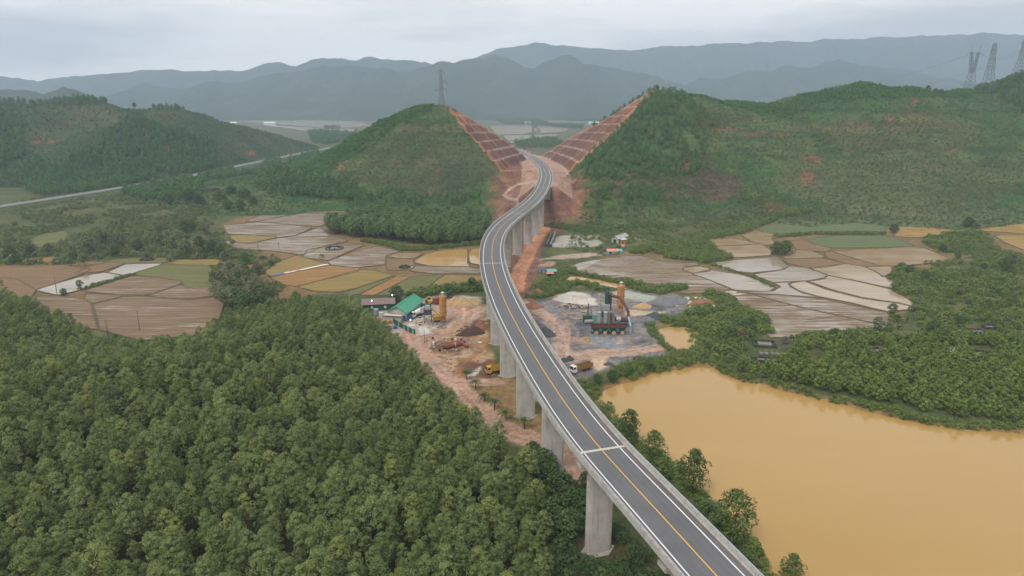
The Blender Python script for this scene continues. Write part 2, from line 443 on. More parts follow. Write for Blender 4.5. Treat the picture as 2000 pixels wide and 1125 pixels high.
GREEN = (.060, .085, .030); OLIVE = (.115, .120, .050); SCRUB = (.085, .100, .042); DARK = (.030, .030, .016)
RED = (.20, .098, .068); ORANGE = (.60, .29, .165); PINK = (.41, .255, .175); GREY = (.135, .13, .13); PALE = (.40, .37, .32); TAN = (.40, .27, .15); OCHRE = (.30, .17, .075)
def blend(col, c, m): return col * (1 - m[..., None]) + np.array(c) * m[..., None]
def polymask(x, y, poly, soft=2.0, rag=4.0, seed=0, sc=6.0):
    lo = np.min(np.array([q[:2] for q in poly]), 0) - soft - rag; hi = np.max(np.array([q[:2] for q in poly]), 0) + soft + rag
    m = np.zeros(x.shape); k = (x > lo[0]) & (x < hi[0]) & (y > lo[1]) & (y < hi[1])
    if not k.any(): return m
    d = sdpoly(x[k], y[k], poly) + (fbm(x[k] / sc, y[k] / sc, seed, 4) - .5) * 2 * rag
    m[k] = sstep(soft, -soft, d); return m
def pathmask(x, y, pts, w, soft=1.5, rag=1.5, seed=0, sc=5.0):
    a = np.array(pts); lo = a.min(0) - w - 8; hi = a.max(0) + w + 8
    m = np.zeros(x.shape); k = (x > lo[0]) & (x < hi[0]) & (y > lo[1]) & (y < hi[1])
    if not k.any(): return m
    d = linedist(x[k], y[k], pts)[0] - w + (fbm(x[k] / sc, y[k] / sc, seed, 4) - .5) * 2 * rag
    m[k] = sstep(soft, -soft, d); return m

TRACK_L = chaikin(zpoly(5, [(975, 655), (900, 690), (800, 775), (690, 828), (630, 850), (620, 905), (690, 965), (760, 1040), (850, 1110)]) + zpoly(8, [(560, 70), (680, 200), (800, 300), (920, 345), (1060, 395), (1160, 470), (1210, 560)]), 2, False)
TRACK_L2 = chaikin(zpoly(5, [(560, 800), (600, 900), (680, 1000), (780, 1060), (900, 1075), (1060, 1075)]), 2, False)
TRACK_L3 = chaikin(zpoly(5, [(790, 640), (860, 650), (870, 690), (820, 760)]), 2, False)
HAUL = chaikin(zpoly(5, [(1400, 60), (1405, 110), (1375, 175), (1310, 235), (1262, 310), (1215, 400), (1182, 480), (1160, 560)]), 2, False)
TRACK_R = chaikin(zpoly(5, [(1170, 620), (1260, 660), (1330, 710), (1400, 765), (1430, 830), (1420, 900), (1480, 960)]), 2, False)
def build_ground():
    xs = np.concatenate([-np.geomspace(8600, 330, 60), np.arange(-328, -78, 1.9), np.arange(-77, 112, 1.0), np.arange(113, 330, 1.9), np.geomspace(332, 8600, 60)])
    ys = np.concatenate([np.arange(-60, 90, 6.0), np.arange(90, 170, 1.7), np.arange(170, 345, 1.0), np.arange(345, 420, 1.7), np.arange(420, 620, 2.4), np.arange(620, 1000, 6.0), np.geomspace(1000, 8500, 50)])
    X, Y = np.meshgrid(xs, ys)
    Zg = ground_z(X, Y)
    n1 = fbm(X / 45, Y / 45, 51, 4); n2 = fbm(X / 14, Y / 14, 52, 4)
    col = np.zeros(X.shape + (3,)) + np.array(SCRUB)
    col = blend(col, OLIVE, sstep(.45, .62, n1)); col = blend(col, GREEN, sstep(.5, .65, n2) * .8)
    wet = np.zeros(X.shape)
    far = sstep(900, 1500, Y); col = blend(col, (.10, .11, .06), far)
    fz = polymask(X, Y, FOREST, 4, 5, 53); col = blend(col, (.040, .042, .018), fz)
    # muddy ground of the paddy plain
    for pl, c in ((zpoly(4, [(-60, 420), (600, 400), (1230, 420), (1480, 380), (1260, 240), (1230, 190), (1500, 110), (1930, 115), (2200, 300), (2660, 320), (2670, 560), (2300, 590), (1900, 570), (1250, 640), (700, 690), (-60, 520)]), (.21, .135, .07)),
                  (zpoly(6, [(-540, 430), (-200, 330), (190, 280), (560, 190), (1200, 180), (2100, 170), (2100, 350), (1600, 380), (1560, 420), (1250, 500), (1390, 650), (1240, 790), (580, 835), (330, 600), (-520, 500)]), (.19, .135, .07))):
        col = blend(col, c, polymask(X, Y, pl, 3, 4, 55) * .85)
    # red earth below and beside the viaduct
    rd = polymask(X, Y, zpoly(5, [(1230, 60), (1300, -60), (1500, -60), (1470, 60), (1450, 160), (1430, 230), (1350, 260), (1300, 350), (1320, 430), (1270, 500), (1290, 590), (1230, 650), (1120, 600), (1080, 500), (1130, 330)]), 2, 5, 57, 8)
    col = blend(col, RED, rd); wet = np.maximum(wet, rd * .35)
    col = blend(col, (.20, .10, .075), rd * sstep(.5, .7, n2))
    # strips of wet mud beside the small camp
    for o, pl, c in (('h', [(560, 400), (650, 250), (800, 220), (1250, 230), (1300, 330), (1200, 390), (900, 395)], (.36, .35, .31)), ('h', [(680, 240), (1000, 250), (1260, 225), (1150, 265), (900, 275)], (.46, .30, .22)), ('h', [(320, 580), (700, 510), (1120, 470), (1500, 470), (1350, 510), (900, 560), (500, 580)], (.40, .31, .25)),
                     ('h', [(400, 660), (520, 610), (620, 610), (600, 660), (500, 680)], (.42, .27, .20)), ('h', [(1700, 250), (1950, 270), (1950, 300), (1720, 270)], (.36, .25, .15))):
        m = polymask(X, Y, zpoly(o, pl), 1.5, 3, 61); col = blend(col, c, m * .9); wet = np.maximum(wet, m * .6)
    col = blend(col, OLIVE, polymask(X, Y, zpoly('h', [(500, 480), (560, 400), (900, 400), (1300, 380), (1380, 440), (1000, 470), (700, 500)]), 1.5, 3, 62) * .8)
    # right yard of the asphalt plant
    ym = polymask(X, Y, zpoly(5, [(1170, 620), (1260, 635), (1390, 590), (1560, 570), (1700, 590), (1760, 550), (1900, 550), (2080, 590), (2120, 660), (2020, 720), (1920, 770), (1960, 850), (2010, 930), (1850, 935), (1700, 985), (1640, 1015), (1500, 1075), (1420, 1090), (1240, 800)]), 2, 3, 63)
    nn = fbm(X / 16 + Y / 40, Y / 9, 64, 5)
    yc = np.zeros(X.shape + (3,)) + np.array((.095, .097, .108))
    yc = blend(yc, (.31, .205, .145), sstep(.565, .64, nn)); yc = blend(yc, (.25, .22, .20), sstep(.62, .5, n2) * .5)
    col = col * (1 - ym[..., None]) + yc * ym[..., None]; wet = np.maximum(wet, ym * .8)
    for o, pl, c, a in (('p', [(400, 290), (470, 240), (650, 190), (820, 220), (950, 290), (960, 370), (700, 360), (520, 340)], (.50, .45, .40), .95), ('p', [(1150, 200), (1350, 180), (1600, 230), (1720, 260), (1680, 340), (1430, 300), (1250, 260)], (.33, .36, .31), .95),
                        ('p', [(1300, 400), (1500, 440), (1700, 460), (1860, 450), (1800, 500), (1450, 510), (1320, 480)], (.50, .38, .25), .95), ('p', [(860, 740), (1400, 740), (1390, 900), (1250, 950), (1100, 930), (860, 890)], (.20, .21, .22), .95),
                        ('p', [(50, 480), (330, 520), (420, 650), (330, 740), (150, 700), (30, 560)], (.10, .10, .11), .9), ('p', [(780, 760), (850, 740), (850, 870), (800, 870)], (.36, .22, .09), .9), ('p', [(1360, 760), (1430, 870), (1380, 900)], (.38, .22, .08), .9),
                        ('p', [(560, 1010), (1000, 930), (1300, 960), (1750, 880), (1850, 960), (1400, 1020), (900, 1060), (600, 1080)], (.45, .29, .20), .85), ('k', [(560, 330), (650, 280), (770, 300), (790, 420), (650, 470), (560, 400)], (.50, .36, .24), .95),
                        ('p', [(1220, 780), (1310, 780), (1300, 870), (1240, 870)], (.38, .28, .25), .95), ('p', [(1640, 640), (1680, 600), (1900, 560), (1960, 900), (1850, 820), (1750, 720)], (.17, .13, .05), .85)):
        m = polymask(X, Y, zpoly(o, pl), 1.0, 1.6, 65, 4); col = blend(col, c, m * a); wet = np.maximum(wet, m * .5)
    m = pathmask(X, Y, TRACK_R, 3.0, 1.5, 2, 66); col = blend(col, (.44, .29, .22), m * .9)
    # left yard of the concrete plant
    m = polymask(X, Y, zpoly(5, [(560, 640), (640, 590), (790, 590), (970, 600), (985, 700), (800, 800), (690, 850), (600, 870), (480, 790), (400, 720), (380, 660)]), 1.5, 3, 67); col = blend(col, (.36, .30, .25), m); wet = np.maximum(wet, m * .5)
    m = polymask(X, Y, zpoly(5, [(640, 850), (860, 790), (985, 690), (1010, 760), (1060, 1080), (930, 1060), (820, 1060), (720, 960)]), 1.5, 3, 68); col = blend(col, OCHRE, m); col = blend(col, (.15, .085, .05), m * sstep(.5, .62, n2)); col = blend(col, (.40, .28, .18), m * sstep(.56, .7, fbm(X / 6, Y / 6, 69, 3)))
    m = polymask(X, Y, zpoly(8, [(640, 60), (800, 20), (900, 30), (1080, 330), (1060, 370), (800, 260)]), 1.5, 3, 70); col = blend(col, (.24, .15, .07), m * .9)
    for tr, w in ((TRACK_L, 4.2), (TRACK_L2, 3.0), (TRACK_L3, 5.5)):
        m = pathmask(X, Y, tr, w, 1.4, 1.6, 71); col = blend(col, PINK, m * .95); wet = np.maximum(wet, m * .55)
        for off in (.35, .75):
            m2 = pathmask(X, Y, tr, w * off + .4, .5, .6, 72) - pathmask(X, Y, tr, w * off - .4, .5, .6, 72); col = blend(col, (.27, .16, .11), np.clip(m2, 0, 1) * .6)
    rgt = random.Random(5)
    for tr, spread, nn_ in ((TRACK_L, 4.2, 7), (TRACK_L2, 3.2, 5), (TRACK_L3, 6.5, 7), (TRACK_R, 4.5, 6), (HAUL, 3.4, 5), (chaikin(zpoly('p', [(600, 1040), (900, 980), (1200, 960), (1500, 930), (1750, 880)]), 2, False), 5, 7), (chaikin(zpoly('p', [(450, 480), (560, 640), (640, 800), (760, 950)]), 2, False), 6, 6), (chaikin(zpoly('d', [(260, 600), (420, 600), (650, 560), (850, 520), (950, 480)]), 2, False), 4, 5)):
        a = np.array(tr); t_ = np.gradient(a, axis=0); t_ /= np.linalg.norm(t_, axis=1, keepdims=True) + 1e-9; nrm = np.stack([t_[:, 1], -t_[:, 0]], 1)
        for q_ in range(nn_):
            off = rgt.uniform(-spread, spread); wob = (fbm(np.linspace(0, 4, len(a)) + q_ * 7, np.zeros(len(a)) + q_, 77, 2) - .5) * 5; ln = a + nrm * (off + wob)[:, None]
            m = pathmask(X, Y, [tuple(v_) for v_ in ln], .35, .55, .25, 78 + q_); c_ = (.20, .115, .08) if q_ % 2 else (.50, .36, .28); col = blend(col, c_, m * .55)
    m = polymask(X, Y, zpoly('b', [(860, 745), (980, 720), (1075, 830), (920, 860)]), .8, .8, 73, 3); col = blend(col, (.50, .50, .48), m); wet = np.maximum(wet, m)
    m = polymask(X, Y, zpoly('d', [(680, 840), (780, 810), (880, 720), (890, 760), (800, 860), (700, 870)]), .6, .6, 74, 3); col = blend(col, (.5, .5, .47), m); wet = np.maximum(wet, m)
    m = pathmask(X, Y, HAUL, 4.6, 1.2, 1.4, 75); col = blend(col, ORANGE, m * .97); wet = wet * (1 - m)
    # ground by the near pier: dark damp soil
    m = polymask(X, Y, [tuple(P(*q)[:2]) for q in [(1040, 960), (1110, 930), (1240, 1060), (1330, 1180), (1100, 1180)]], 3, 4, 76); col = blend(col, (.075, .060, .030), m)
    # wet rim round the lake
    lk = sdpoly(X, Y, LAKE); col = blend(col, (.22, .14, .06), sstep(3, -1, lk))
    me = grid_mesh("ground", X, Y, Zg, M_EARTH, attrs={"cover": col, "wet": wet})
    tag(link("ground", me), kind="structure")
build_ground()

def ell(px, py, cx, cy, rx, ry, rag, seed): 
    q = ((px - cx) / rx) ** 2 + ((py - cy) / ry) ** 2
    return sstep(1.25, .75, q + (fbm(px / 7, py / 7, seed, 3) - .5) * 2 * rag)
def build_hills():
    # the pylon hill and the long hill across the road: one landform divided at the road's centre line
    xs = np.concatenate([np.arange(-420, -130, 4.0), np.arange(-130, 230, 1.6), np.arange(230, 820, 3.4)])
    ys = np.concatenate([np.arange(470, 545, 3.0), np.arange(545, 1000, 1.9), np.arange(1000, 1500, 8)])
    X, Y = np.meshgrid(xs, ys)
    Zh, cut, berm, fill, d, s, right = hill_ab(X, Y)
    px, py = proj(X, Y, Zh)
    n1 = fbm(X / 30, Y / 30, 81, 4); n2 = fbm(X / 8, Y / 8, 82, 4); n3 = fbm(X / 3.2, Y / 3.2, 83, 3)
    col = np.zeros(X.shape + (3,)) + np.array((.048, .100, .030))
    col = blend(col, (.078, .116, .040), sstep(.42, .62, n1)); col = blend(col, (.090, .085, .045), sstep(.54, .7, n2) * .4)
    col = blend(col, (.13, .10, .06), ell(px, py, 1760, 265, 160, 45, .5, 84) * .35); col = blend(col, (.10, .105, .048), ell(px, py, 1750, 360, 230, 55, .4, 85) * .7)
    col = blend(col, (.105, .07, .055), ell(px, py, 1390, 365, 60, 30, .5, 86) * .9); col = blend(col, (.10, .07, .055), ell(px, py, 1260, 368, 110, 22, .6, 86) * .7)
    col = blend(col, (.105, .115, .06), ell(px, py, 1700, 425, 420, 22, .3, 87) * .7)
    for a in ((1340, 315, 15, 20), (1588, 312, 24, 14), (1578, 345, 16, 26), (1738, 230, 11, 10), (1505, 402, 30, 12), (1535, 412, 40, 8), (1230, 343, 7, 8), (1365, 240, 26, 6), (1420, 252, 40, 6), (1480, 262, 50, 5), (1525, 264, 22, 5), (1690, 245, 10, 8), (1785, 198, 8, 8), (662, 325, 12, 8), (640, 318, 8, 5), (855, 332, 8, 8), (775, 325, 14, 4), (845, 378, 26, 5), (1858, 293, 7, 4)):
        a = (a[0], a[1], a[2] * .8, a[3] * .75); col = blend(col, (.20, .098, .058), ell(px, py, *a, 1.1, 88) * .75)
    for a in ((1770, 235, 40, 22), (1640, 250, 120, 10), (1440, 236, 50, 9), (760, 320, 120, 7), (720, 352, 90, 6), (850, 250, 80, 10)):
        col = blend(col, (.14, .095, .055), ell(px, py, *a, .9, 89) * .35)
    # bare red ground round the road head, stepped cutting with stripes down the slope
    zone = sstep(60, 36, d + (n1 - .5) * 40) * sstep(S_AB - 60, S_AB - 10, s) * (~right) * sstep(330, 120, s - S_AB + 0 * X)
    zone = np.maximum(zone, sstep(46, 28, d + (n1 - .5) * 30) * right * sstep(S_AB - 40, S_AB, s) * sstep(60, 25, s - S_AB - 60))
    col = blend(col, RED, zone * .95); col = blend(col, (.30, .155, .095), zone * sstep(.5, .65, n2) * .7)
    strp = fbm(s / 2.2, d / 60, 90, 3); strp2 = fbm(s / 11, d / 90, 91, 3)
    cc = np.zeros(X.shape + (3,)) + np.array((.128, .062, .054))
    cc = blend(cc, (.25, .115, .062), sstep(.52, .66, strp2)); cc = blend(cc, (.215, .14, .09), sstep(.55, .72, strp) * .8); cc = blend(cc, (.095, .048, .050), sstep(.46, .32, strp) * .7)
    edge = np.clip(hill_raw(X, Y) - Zh, 0, 99); cc = blend(cc, (.36, .155, .075), sstep(9, 2, edge))
    cm = cut.astype(float); col = col * (1 - cm[..., None]) + cc * cm[..., None]
    col = blend(col, (.47, .38, .28), berm.astype(float) * (.15 + .6 * sstep(.35, .6, fbm(s / 9, d / 20, 92, 3))))
    fm = fill.astype(float); col = blend(col, (.205, .108, .074), fm * .95); col = blend(col, (.29, .165, .11), fm * sstep(.5, .62, n2) * .7); col = blend(col, (.12, .065, .05), fm * sstep(.55, .68, n3) * .6)
    plat = ((d < 24) & (s > S_AB + 10)).astype(float) * (Zh < np.interp(s, CS, CZ) + .6); col = blend(col, (.38, .24, .17), plat * .95); col = blend(col, (.30, .17, .12), plat * sstep(.5, .62, n2) * .6)
    lp = linedist(px, py, [Z('c', *q) for q in [(855, 780), (760, 795), (680, 812), (620, 845), (580, 880), (560, 905), (600, 935), (690, 948)]])[0]; col = blend(col, (.42, .33, .27), sstep(2.6, 1.4, lp) * (d > 7))
    wet = plat * .5
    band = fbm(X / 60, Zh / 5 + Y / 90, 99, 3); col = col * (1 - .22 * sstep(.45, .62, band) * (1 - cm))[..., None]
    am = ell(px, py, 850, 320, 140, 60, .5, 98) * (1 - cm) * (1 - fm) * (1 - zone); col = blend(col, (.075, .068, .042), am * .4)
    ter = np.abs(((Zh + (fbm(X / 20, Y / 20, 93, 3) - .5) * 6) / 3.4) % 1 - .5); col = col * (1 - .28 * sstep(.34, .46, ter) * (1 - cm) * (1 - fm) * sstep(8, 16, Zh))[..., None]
    G = ground_z(X, Y)
    keep = Zh > G - .6
    for nm, side in (("hill_pylon", ~right), ("hill_long", right)):
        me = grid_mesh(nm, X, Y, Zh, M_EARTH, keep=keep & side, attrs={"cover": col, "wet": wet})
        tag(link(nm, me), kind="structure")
    # low hill over on the other side of the old highway
    xs = np.arange(-1500, -200, 7.0); ys = np.arange(700, 1900, 7.0)
    X, Y = np.meshgrid(xs, ys); Zh = hill_left(X, Y); px, py = proj(X, Y, Zh)
    n1 = fbm(X / 50, Y / 50, 95, 4); n2 = fbm(X / 14, Y / 14, 96, 4)
    col = np.zeros(X.shape + (3,)) + np.array((.036, .068, .028)); col = blend(col, (.07, .085, .04), sstep(.45, .6, n1)); col = blend(col, (.05, .05, .03), sstep(.58, .7, n2) * .6)
    for a in ((290, 258, 9, 5), (283, 268, 5, 9), (335, 290, 14, 8), (490, 298, 12, 5), (140, 268, 5, 4), (90, 275, 40, 3), (230, 284, 60, 2)): col = blend(col, (.27, .12, .06), ell(px, py, a[0], a[1], a[2] * .8, a[3] * .8, .6, 97) * .85)
    me = grid_mesh("hill_beyond_highway", X, Y, Zh, M_EARTH, keep=Zh > -.5, attrs={"cover": col, "wet": X * 0}); tag(link("hill_beyond_highway", me), kind="structure")
build_hills()

# ------------------------------------------------------------------ far mountains (each ridge a landform with real depth)
def mountain_mat():
    t = NT("mountain_forest"); v = t.pos()
    a = t.noise(v, .004, 6, .6); b = t.noise(v, .03, 5, .7)
    c = t.mix(t.ramp(a, [(.35, 0.0), (.65, 1.0)]), (.030, .050, .026), (.062, .078, .042)); c = t.mix(t.ramp(b, [(.4, 0.0), (.7, .6)]), c, (.02, .034, .02))
    return t.set(c, .95, .1)
M_MOUNT = mountain_mat()
def mountain(pts, depth, width, seed, sink=0.0, gully=.22):
    pts = sorted(pts); pxs = np.array([q[0] for q in pts], float); pys = np.array([q[1] for q in pts], float)
    u = np.linspace(pxs[0], pxs[-1], max(80, int((pxs[-1] - pxs[0]) / 3))); v = np.concatenate([np.linspace(-1, 0, 26), np.linspace(0, 1, 10)[1:]])
    cy = np.interp(u, pxs, pys); X0 = (u - 1000) / FPX * depth / CP * .985; D = depth + (fbm(u / 160, u * 0, seed, 3) - .5) * width * .5
    zc = np.array([PD(a, b, dd)[2] for a, b, dd in zip(u, cy, D)]); xc = np.array([PD(a, b, dd)[0] for a, b, dd in zip(u, cy, D)])
    ends = sstep(0, .06, (u - u[0]) / (u[-1] - u[0])) * sstep(0, .06, (u[-1] - u) / (u[-1] - u[0])); zc = (zc + sink) * ends - sink
    V, XC = np.meshgrid(v, xc, indexing='ij'); Y = V * width + D[None, :]; t = np.abs(V)
    g = fbm(XC / (width * .22), Y / (width * .5), seed + 5, 4); zz = zc[None, :] * (1 - t) * (1 - gully * 2 * (np.abs(g - .5) * 2) * np.sin(np.pi * np.clip(t, 0, 1))) * (.75 + .25 * np.cos(np.pi * t)) - 6 * t
    zz += (fbm(XC / (depth * .02), Y / (depth * .02), seed + 9, 4) - .5) * depth * .008 * (1 - t * .6)
    me = grid_mesh("mountain", XC, Y, zz, M_MOUNT); return tag(link("mountain", me), kind="structure")
def zl(o, pts): return [Z(o, a, b) for a, b in pts]
mountain([(-300, 190)] + zl(1, [(0, 268), (130, 272), (250, 298), (300, 280), (360, 262), (440, 285), (520, 305), (620, 330)]), 2700, 600, 101)
mountain([(190, 206)] + zl(1, [(600, 306), (690, 290), (800, 240), (900, 252), (1060, 264), (1200, 224), (1330, 227), (1500, 192), (1700, 162), (1830, 135), (2000, 135)]) + zl(2, [(130, 134), (280, 135), (350, 157), (430, 149), (500, 162), (590, 167), (640, 142), (720, 125), (800, 118), (930, 97), (1050, 74), (1120, 97), (1200, 140), (1270, 155), (1350, 107), (1420, 80), (1480, 88), (1560, 132), (1700, 152), (1850, 172), (1950, 200), (2100, 240), (2300, 280)]), 4900, 1400, 102)
mountain([(-500, 140)] + zl(1, [(0, 197), (100, 207), (210, 221), (300, 212), (420, 197), (560, 191), (640, 179), (740, 166), (1000, 161), (1300, 171), (1400, 151), (1470, 127), (1560, 117), (1650, 141), (1740, 107), (1870, 97), (2000, 102)]) + zl(2, [(150, 97), (270, 102), (350, 89), (450, 102), (560, 107), (680, 127), (900, 160), (1200, 220)]), 6500, 1400, 103)
mountain([(1250, 196)] + zl(3, [(20, 330), (120, 297), (200, 262), (300, 272), (430, 227), (600, 217), (660, 192), (740, 197), (830, 202), (900, 177), (970, 154), (1050, 182), (1200, 202), (1330, 207), (1450, 242), (1600, 272), (1900, 300), (2400, 320)]), 5300, 1200, 104)
mountain([(780, 150)] + zl(2, [(850, 120), (950, 87), (1050, 47), (1150, 27), (1270, 14), (1400, 22), (1550, 40), (1700, 47), (1850, 48)]) + [(1293, 90), (1350, 88), (1450, 84), (1560, 80), (1700, 74), (1850, 70), (2000, 72), (2200, 60), (2600, 50)], 7500, 1000, 105)
mountain([(1650, 118), (1720, 96), (1780, 84), (1850, 76), (1920, 66), (2000, 70), (2150, 60), (2400, 70), (2700, 110)], 7000, 900, 106)

# ------------------------------------------------------------------ haze: the damp air of the valley
def build_haze():
    mb = MB().box((0, 4100, 440), (17600, 9000, 894))
    m = bpy.data.materials.new("haze"); m.use_nodes = True; t = m.node_tree; t.nodes.clear()
    o = t.nodes.new("ShaderNodeOutputMaterial"); p = t.nodes.new("ShaderNodeVolumePrincipled")
    p.inputs['Color'].default_value = (.60, .75, .96, 1); p.inputs['Density'].default_value = HAZE_D; p.inputs['Anisotropy'].default_value = 0.15
    t.links.new(p.outputs[0], o.inputs['Volume'])
    h = mb.build("haze", m); tag(h, kind="stuff")
HAZE_D = 0.000135
build_haze()
# ------------------------------------------------------------------ water
def water_mat(name, base, rough=.09, wav=.25):
    t = NT(name); v = t.pos()
    a = t.noise(v, .012, 3, .5); c = t.mix(a, tuple(x * .93 for x in base), tuple(min(1, x * 1.07) for x in base))
    b = t.noise(v, .9, 3, .5); t.bump(b, wav, .05)
    t.p.inputs['IOR'].default_value = 1.36
    st = t.noise(t.map(v, (.012, .05, 1), (0, 0, .5)), 1.0, 4, .6, .5); c = t.mix(t.ramp(st, [(.45, 0.0), (.75, .35)]), c, tuple(min(1, x * 1.16) for x in base))
    return t.set(c, t.ramp(st, [(.3, rough * .6), (.7, rough * 1.5)]), .5)
M_LAKE = water_mat("muddy_water", (.365, .228, .074), .13)
_lk = np.array(LAKE)
mb = MB().add([(-10, -40, -1.0), (480, -40, -1.0), (480, 290, -1.0), (-10, 290, -1.0)], [(0, 1, 2, 3)])
tag(mb.build("lake_water", M_LAKE), kind="structure")
mb = MB().add([(q[0], q[1], -.62) for q in zpoly('p', [(1740, 620), (2320, 600), (2320, 1000), (1740, 980)])], [(0, 1, 2, 3)])
tag(mb.build("pond_water", M_LAKE), kind="structure")

# ------------------------------------------------------------------ paddy fields, each a sheet with its earth bund
_fm = {}
def field_mat(kind, ang):
    key = (kind, round(ang, 1))
    if key in _fm: return _fm[key]
    t = NT("field_" + kind); v = t.pos(); r = (0, 0, -ang)
    wide = t.noise(v, .05, 4, .6)
    row = t.noise(t.map(v, (.05, 1.1, 1), r), 1.0, 4, .6, .25)
    row2 = t.noise(t.map(v, (.02, .28, 1), r), 1.0, 4, .65, .4)
    fine = t.noise(v, 1.4, 4, .6)
    if kind in ('plough', 'ploughwet', 'silver'):
        amt = {'plough': (.56, .62), 'ploughwet': (.495, .55), 'silver': (.38, .47)}[kind]
        mud = t.mix(t.ramp(row, [(.38, 0.0), (.62, 1.0)]), (.108, .068, .036), (.22, .145, .082))
        wat = t.mix(wide, (.24, .195, .148), (.31, .265, .21))
        m = t.ramp(t.math('ADD', t.math('MULTIPLY', row, .5), t.math('ADD', t.math('MULTIPLY', row2, .3), t.math('MULTIPLY', wide, .2))), [(amt[0] - .01, 0.0), (amt[1], 1.0)])
        c = t.mix(m, mud, wat); rough = t.math('SUBTRACT', .85, t.math('MULTIPLY', m, .76))
        t.bump(row, .22, .08); t.p.inputs['IOR'].default_value = 1.5
        _fm[key] = t.set(c, rough, .5)
    elif kind in ('flood', 'floodtan', 'yellow'):
        ca, cb = {'flood': ((.27, .18, .10), (.36, .25, .15)), 'floodtan': ((.31, .225, .14), (.40, .31, .215)), 'yellow': ((.38, .225, .075), (.45, .285, .11))}[kind]
        m = t.ramp(row2, [(.35, 0.0), (.7, 1.0)])
        c = t.mix(m, ca, cb); c = t.mix(t.ramp(fine, [(.6, 0.0), (.8, .35)]), c, tuple(x * .6 for x in ca))
        t.p.inputs['IOR'].default_value = 1.5; t.bump(fine, .06, .03)
        _fm[key] = t.set(c, t.ramp(wide, [(.35, .05), (.65, .22)]), .5)
    else:
        ca, cb, cc = {'green': ((.090, .130, .055), (.135, .170, .080), (.15, .15, .075)), 'olive': ((.105, .125, .045), (.16, .155, .06), (.20, .155, .08)),
                      'orange': ((.24, .125, .05), (.35, .20, .085), (.20, .16, .06)), 'straw': ((.22, .165, .055), (.30, .205, .08), (.15, .145, .05)), 'brown': ((.175, .11, .06), (.25, .165, .095), (.15, .125, .06))}[kind]
        c = t.mix(t.ramp(row, [(.4, 0.0), (.6, 1.0)]), ca, cb); c = t.mix(t.ramp(row2, [(.5, 0.0), (.68, .8)]), c, cc)
        c = t.mix(t.ramp(fine, [(.35, .45), (.6, 0.0)]), c, tuple(x * .55 for x in ca))
        t.bump(t.math('ADD', row, t.math('MULTIPLY', fine, .5)), .6, .25)
        _fm[key] = t.set(c, .85, .15)
    return _fm[key]
M_BUND = paint((.125, .098, .052), .9, 0, .4, .5, .5)
FIELD_PTS = []
KIND_TXT = {'plough': 'brown ploughed paddy', 'ploughwet': 'wet ploughed paddy with silvery streaks', 'silver': 'flooded silvery paddy', 'flood': 'flooded brown paddy', 'floodtan': 'flooded tan paddy', 'yellow': 'yellow flooded paddy',
            'green': 'green paddy', 'olive': 'olive green field', 'orange': 'orange brown stubble field', 'straw': 'straw coloured field', 'brown': 'brown bare field'}
def field(o, pts, kind, ang=0.0, z=.22, bund=True, where=""):
    pl = zpoly(o, pts); ce = np.mean(np.array(pl), 0); pl = chaikin(chaikin([tuple(ce + (np.array(q) - ce) * 1.035) for q in pl], 1, True, .05), 1, True, .15); z = z + .006 * (len(FIELD_PTS) % 17)
    FIELD_PTS.append(pl)
    mb = MB().add([(q[0], q[1], z) for q in pl], [tuple(range(len(pl)))])
    f = mb.build("paddy_field", field_mat(kind, ang))
    ar = sum(pl[i][0] * pl[(i + 1) % len(pl)][1] - pl[(i + 1) % len(pl)][0] * pl[i][1] for i in range(len(pl)))
    if ar < 0: f.data.flip_normals()
    tag(f, kind="structure")
    if bund:
        b = MB(); n = len(pl); off = random.random() * 50
        cen = np.mean(np.array(pl), 0); rings = []
        for i in range(n):
            p = pl[i]; a = pl[i - 1]; c = pl[(i + 1) % n]; t = np.array(c) - np.array(a); t /= (np.linalg.norm(t) + 1e-9); nr = np.array((t[1], -t[0]))
            w = .20 + .22 * float(vnoise(i * .7 + off, 1.3, 5)); h = z + .16 + .22 * float(vnoise(i * .9 + off, 4.3, 6))
            rings.append([(p[0] + nr[0] * w * 1.6, p[1] + nr[1] * w * 1.6, z - .12), (p[0] + nr[0] * w * .6, p[1] + nr[1] * w * .6, h), (p[0] - nr[0] * w * .6, p[1] - nr[1] * w * .6, h), (p[0] - nr[0] * w * 1.6, p[1] - nr[1] * w * 1.6, z - .12)])
        v = [q for r in rings for q in r]; fs = []
        for i in range(n):
            j = (i + 1) % n
            for k in range(3): fs.append((i * 4 + k, j * 4 + k, j * 4 + k + 1, i * 4 + k + 1))
        b.add(v, fs); b.build("bund", M_BUND, f)
    return f
# across the viaduct, on the lake side
field(6, [(525, 225), (560, 205), (690, 190), (850, 187), (1150, 190), (1215, 210), (1210, 240), (1050, 235), (830, 235), (700, 250), (600, 250)], 'green', .1)
field(6, [(1300, 192), (1400, 200), (1500, 212), (1640, 232), (1560, 250), (1400, 270), (1270, 262), (1310, 230)], 'yellow')
field(6, [(1755, 195), (1850, 185), (2000, 180), (2200, 182), (2200, 265), (1900, 240), (1765, 232)], 'yellow')
field(6, [(1840, 262), (1900, 255), (2000, 258), (2200, 270), (2200, 365), (1990, 335), (1900, 300)], 'yellow')
field(6, [(200, 295), (250, 278), (380, 275), (500, 300), (530, 305), (440, 312), (250, 320)], 'flood')
field(6, [(250, 322), (440, 312), (530, 306), (590, 345), (580, 370), (430, 380), (330, 380), (300, 350)], 'flood', .2)
field(6, [(425, 258), (500, 232), (600, 250), (680, 255), (590, 275), (615, 305), (560, 312), (480, 290)], 'flood')
field(6, [(780, 285), (860, 268), (1000, 260), (1230, 262), (1330, 295), (1385, 318), (1150, 325), (930, 328), (830, 305)], 'green', .1)
field(6, [(700, 290), (780, 280), (830, 308), (925, 330), (900, 350), (820, 345), (730, 335)], 'brown', .3)
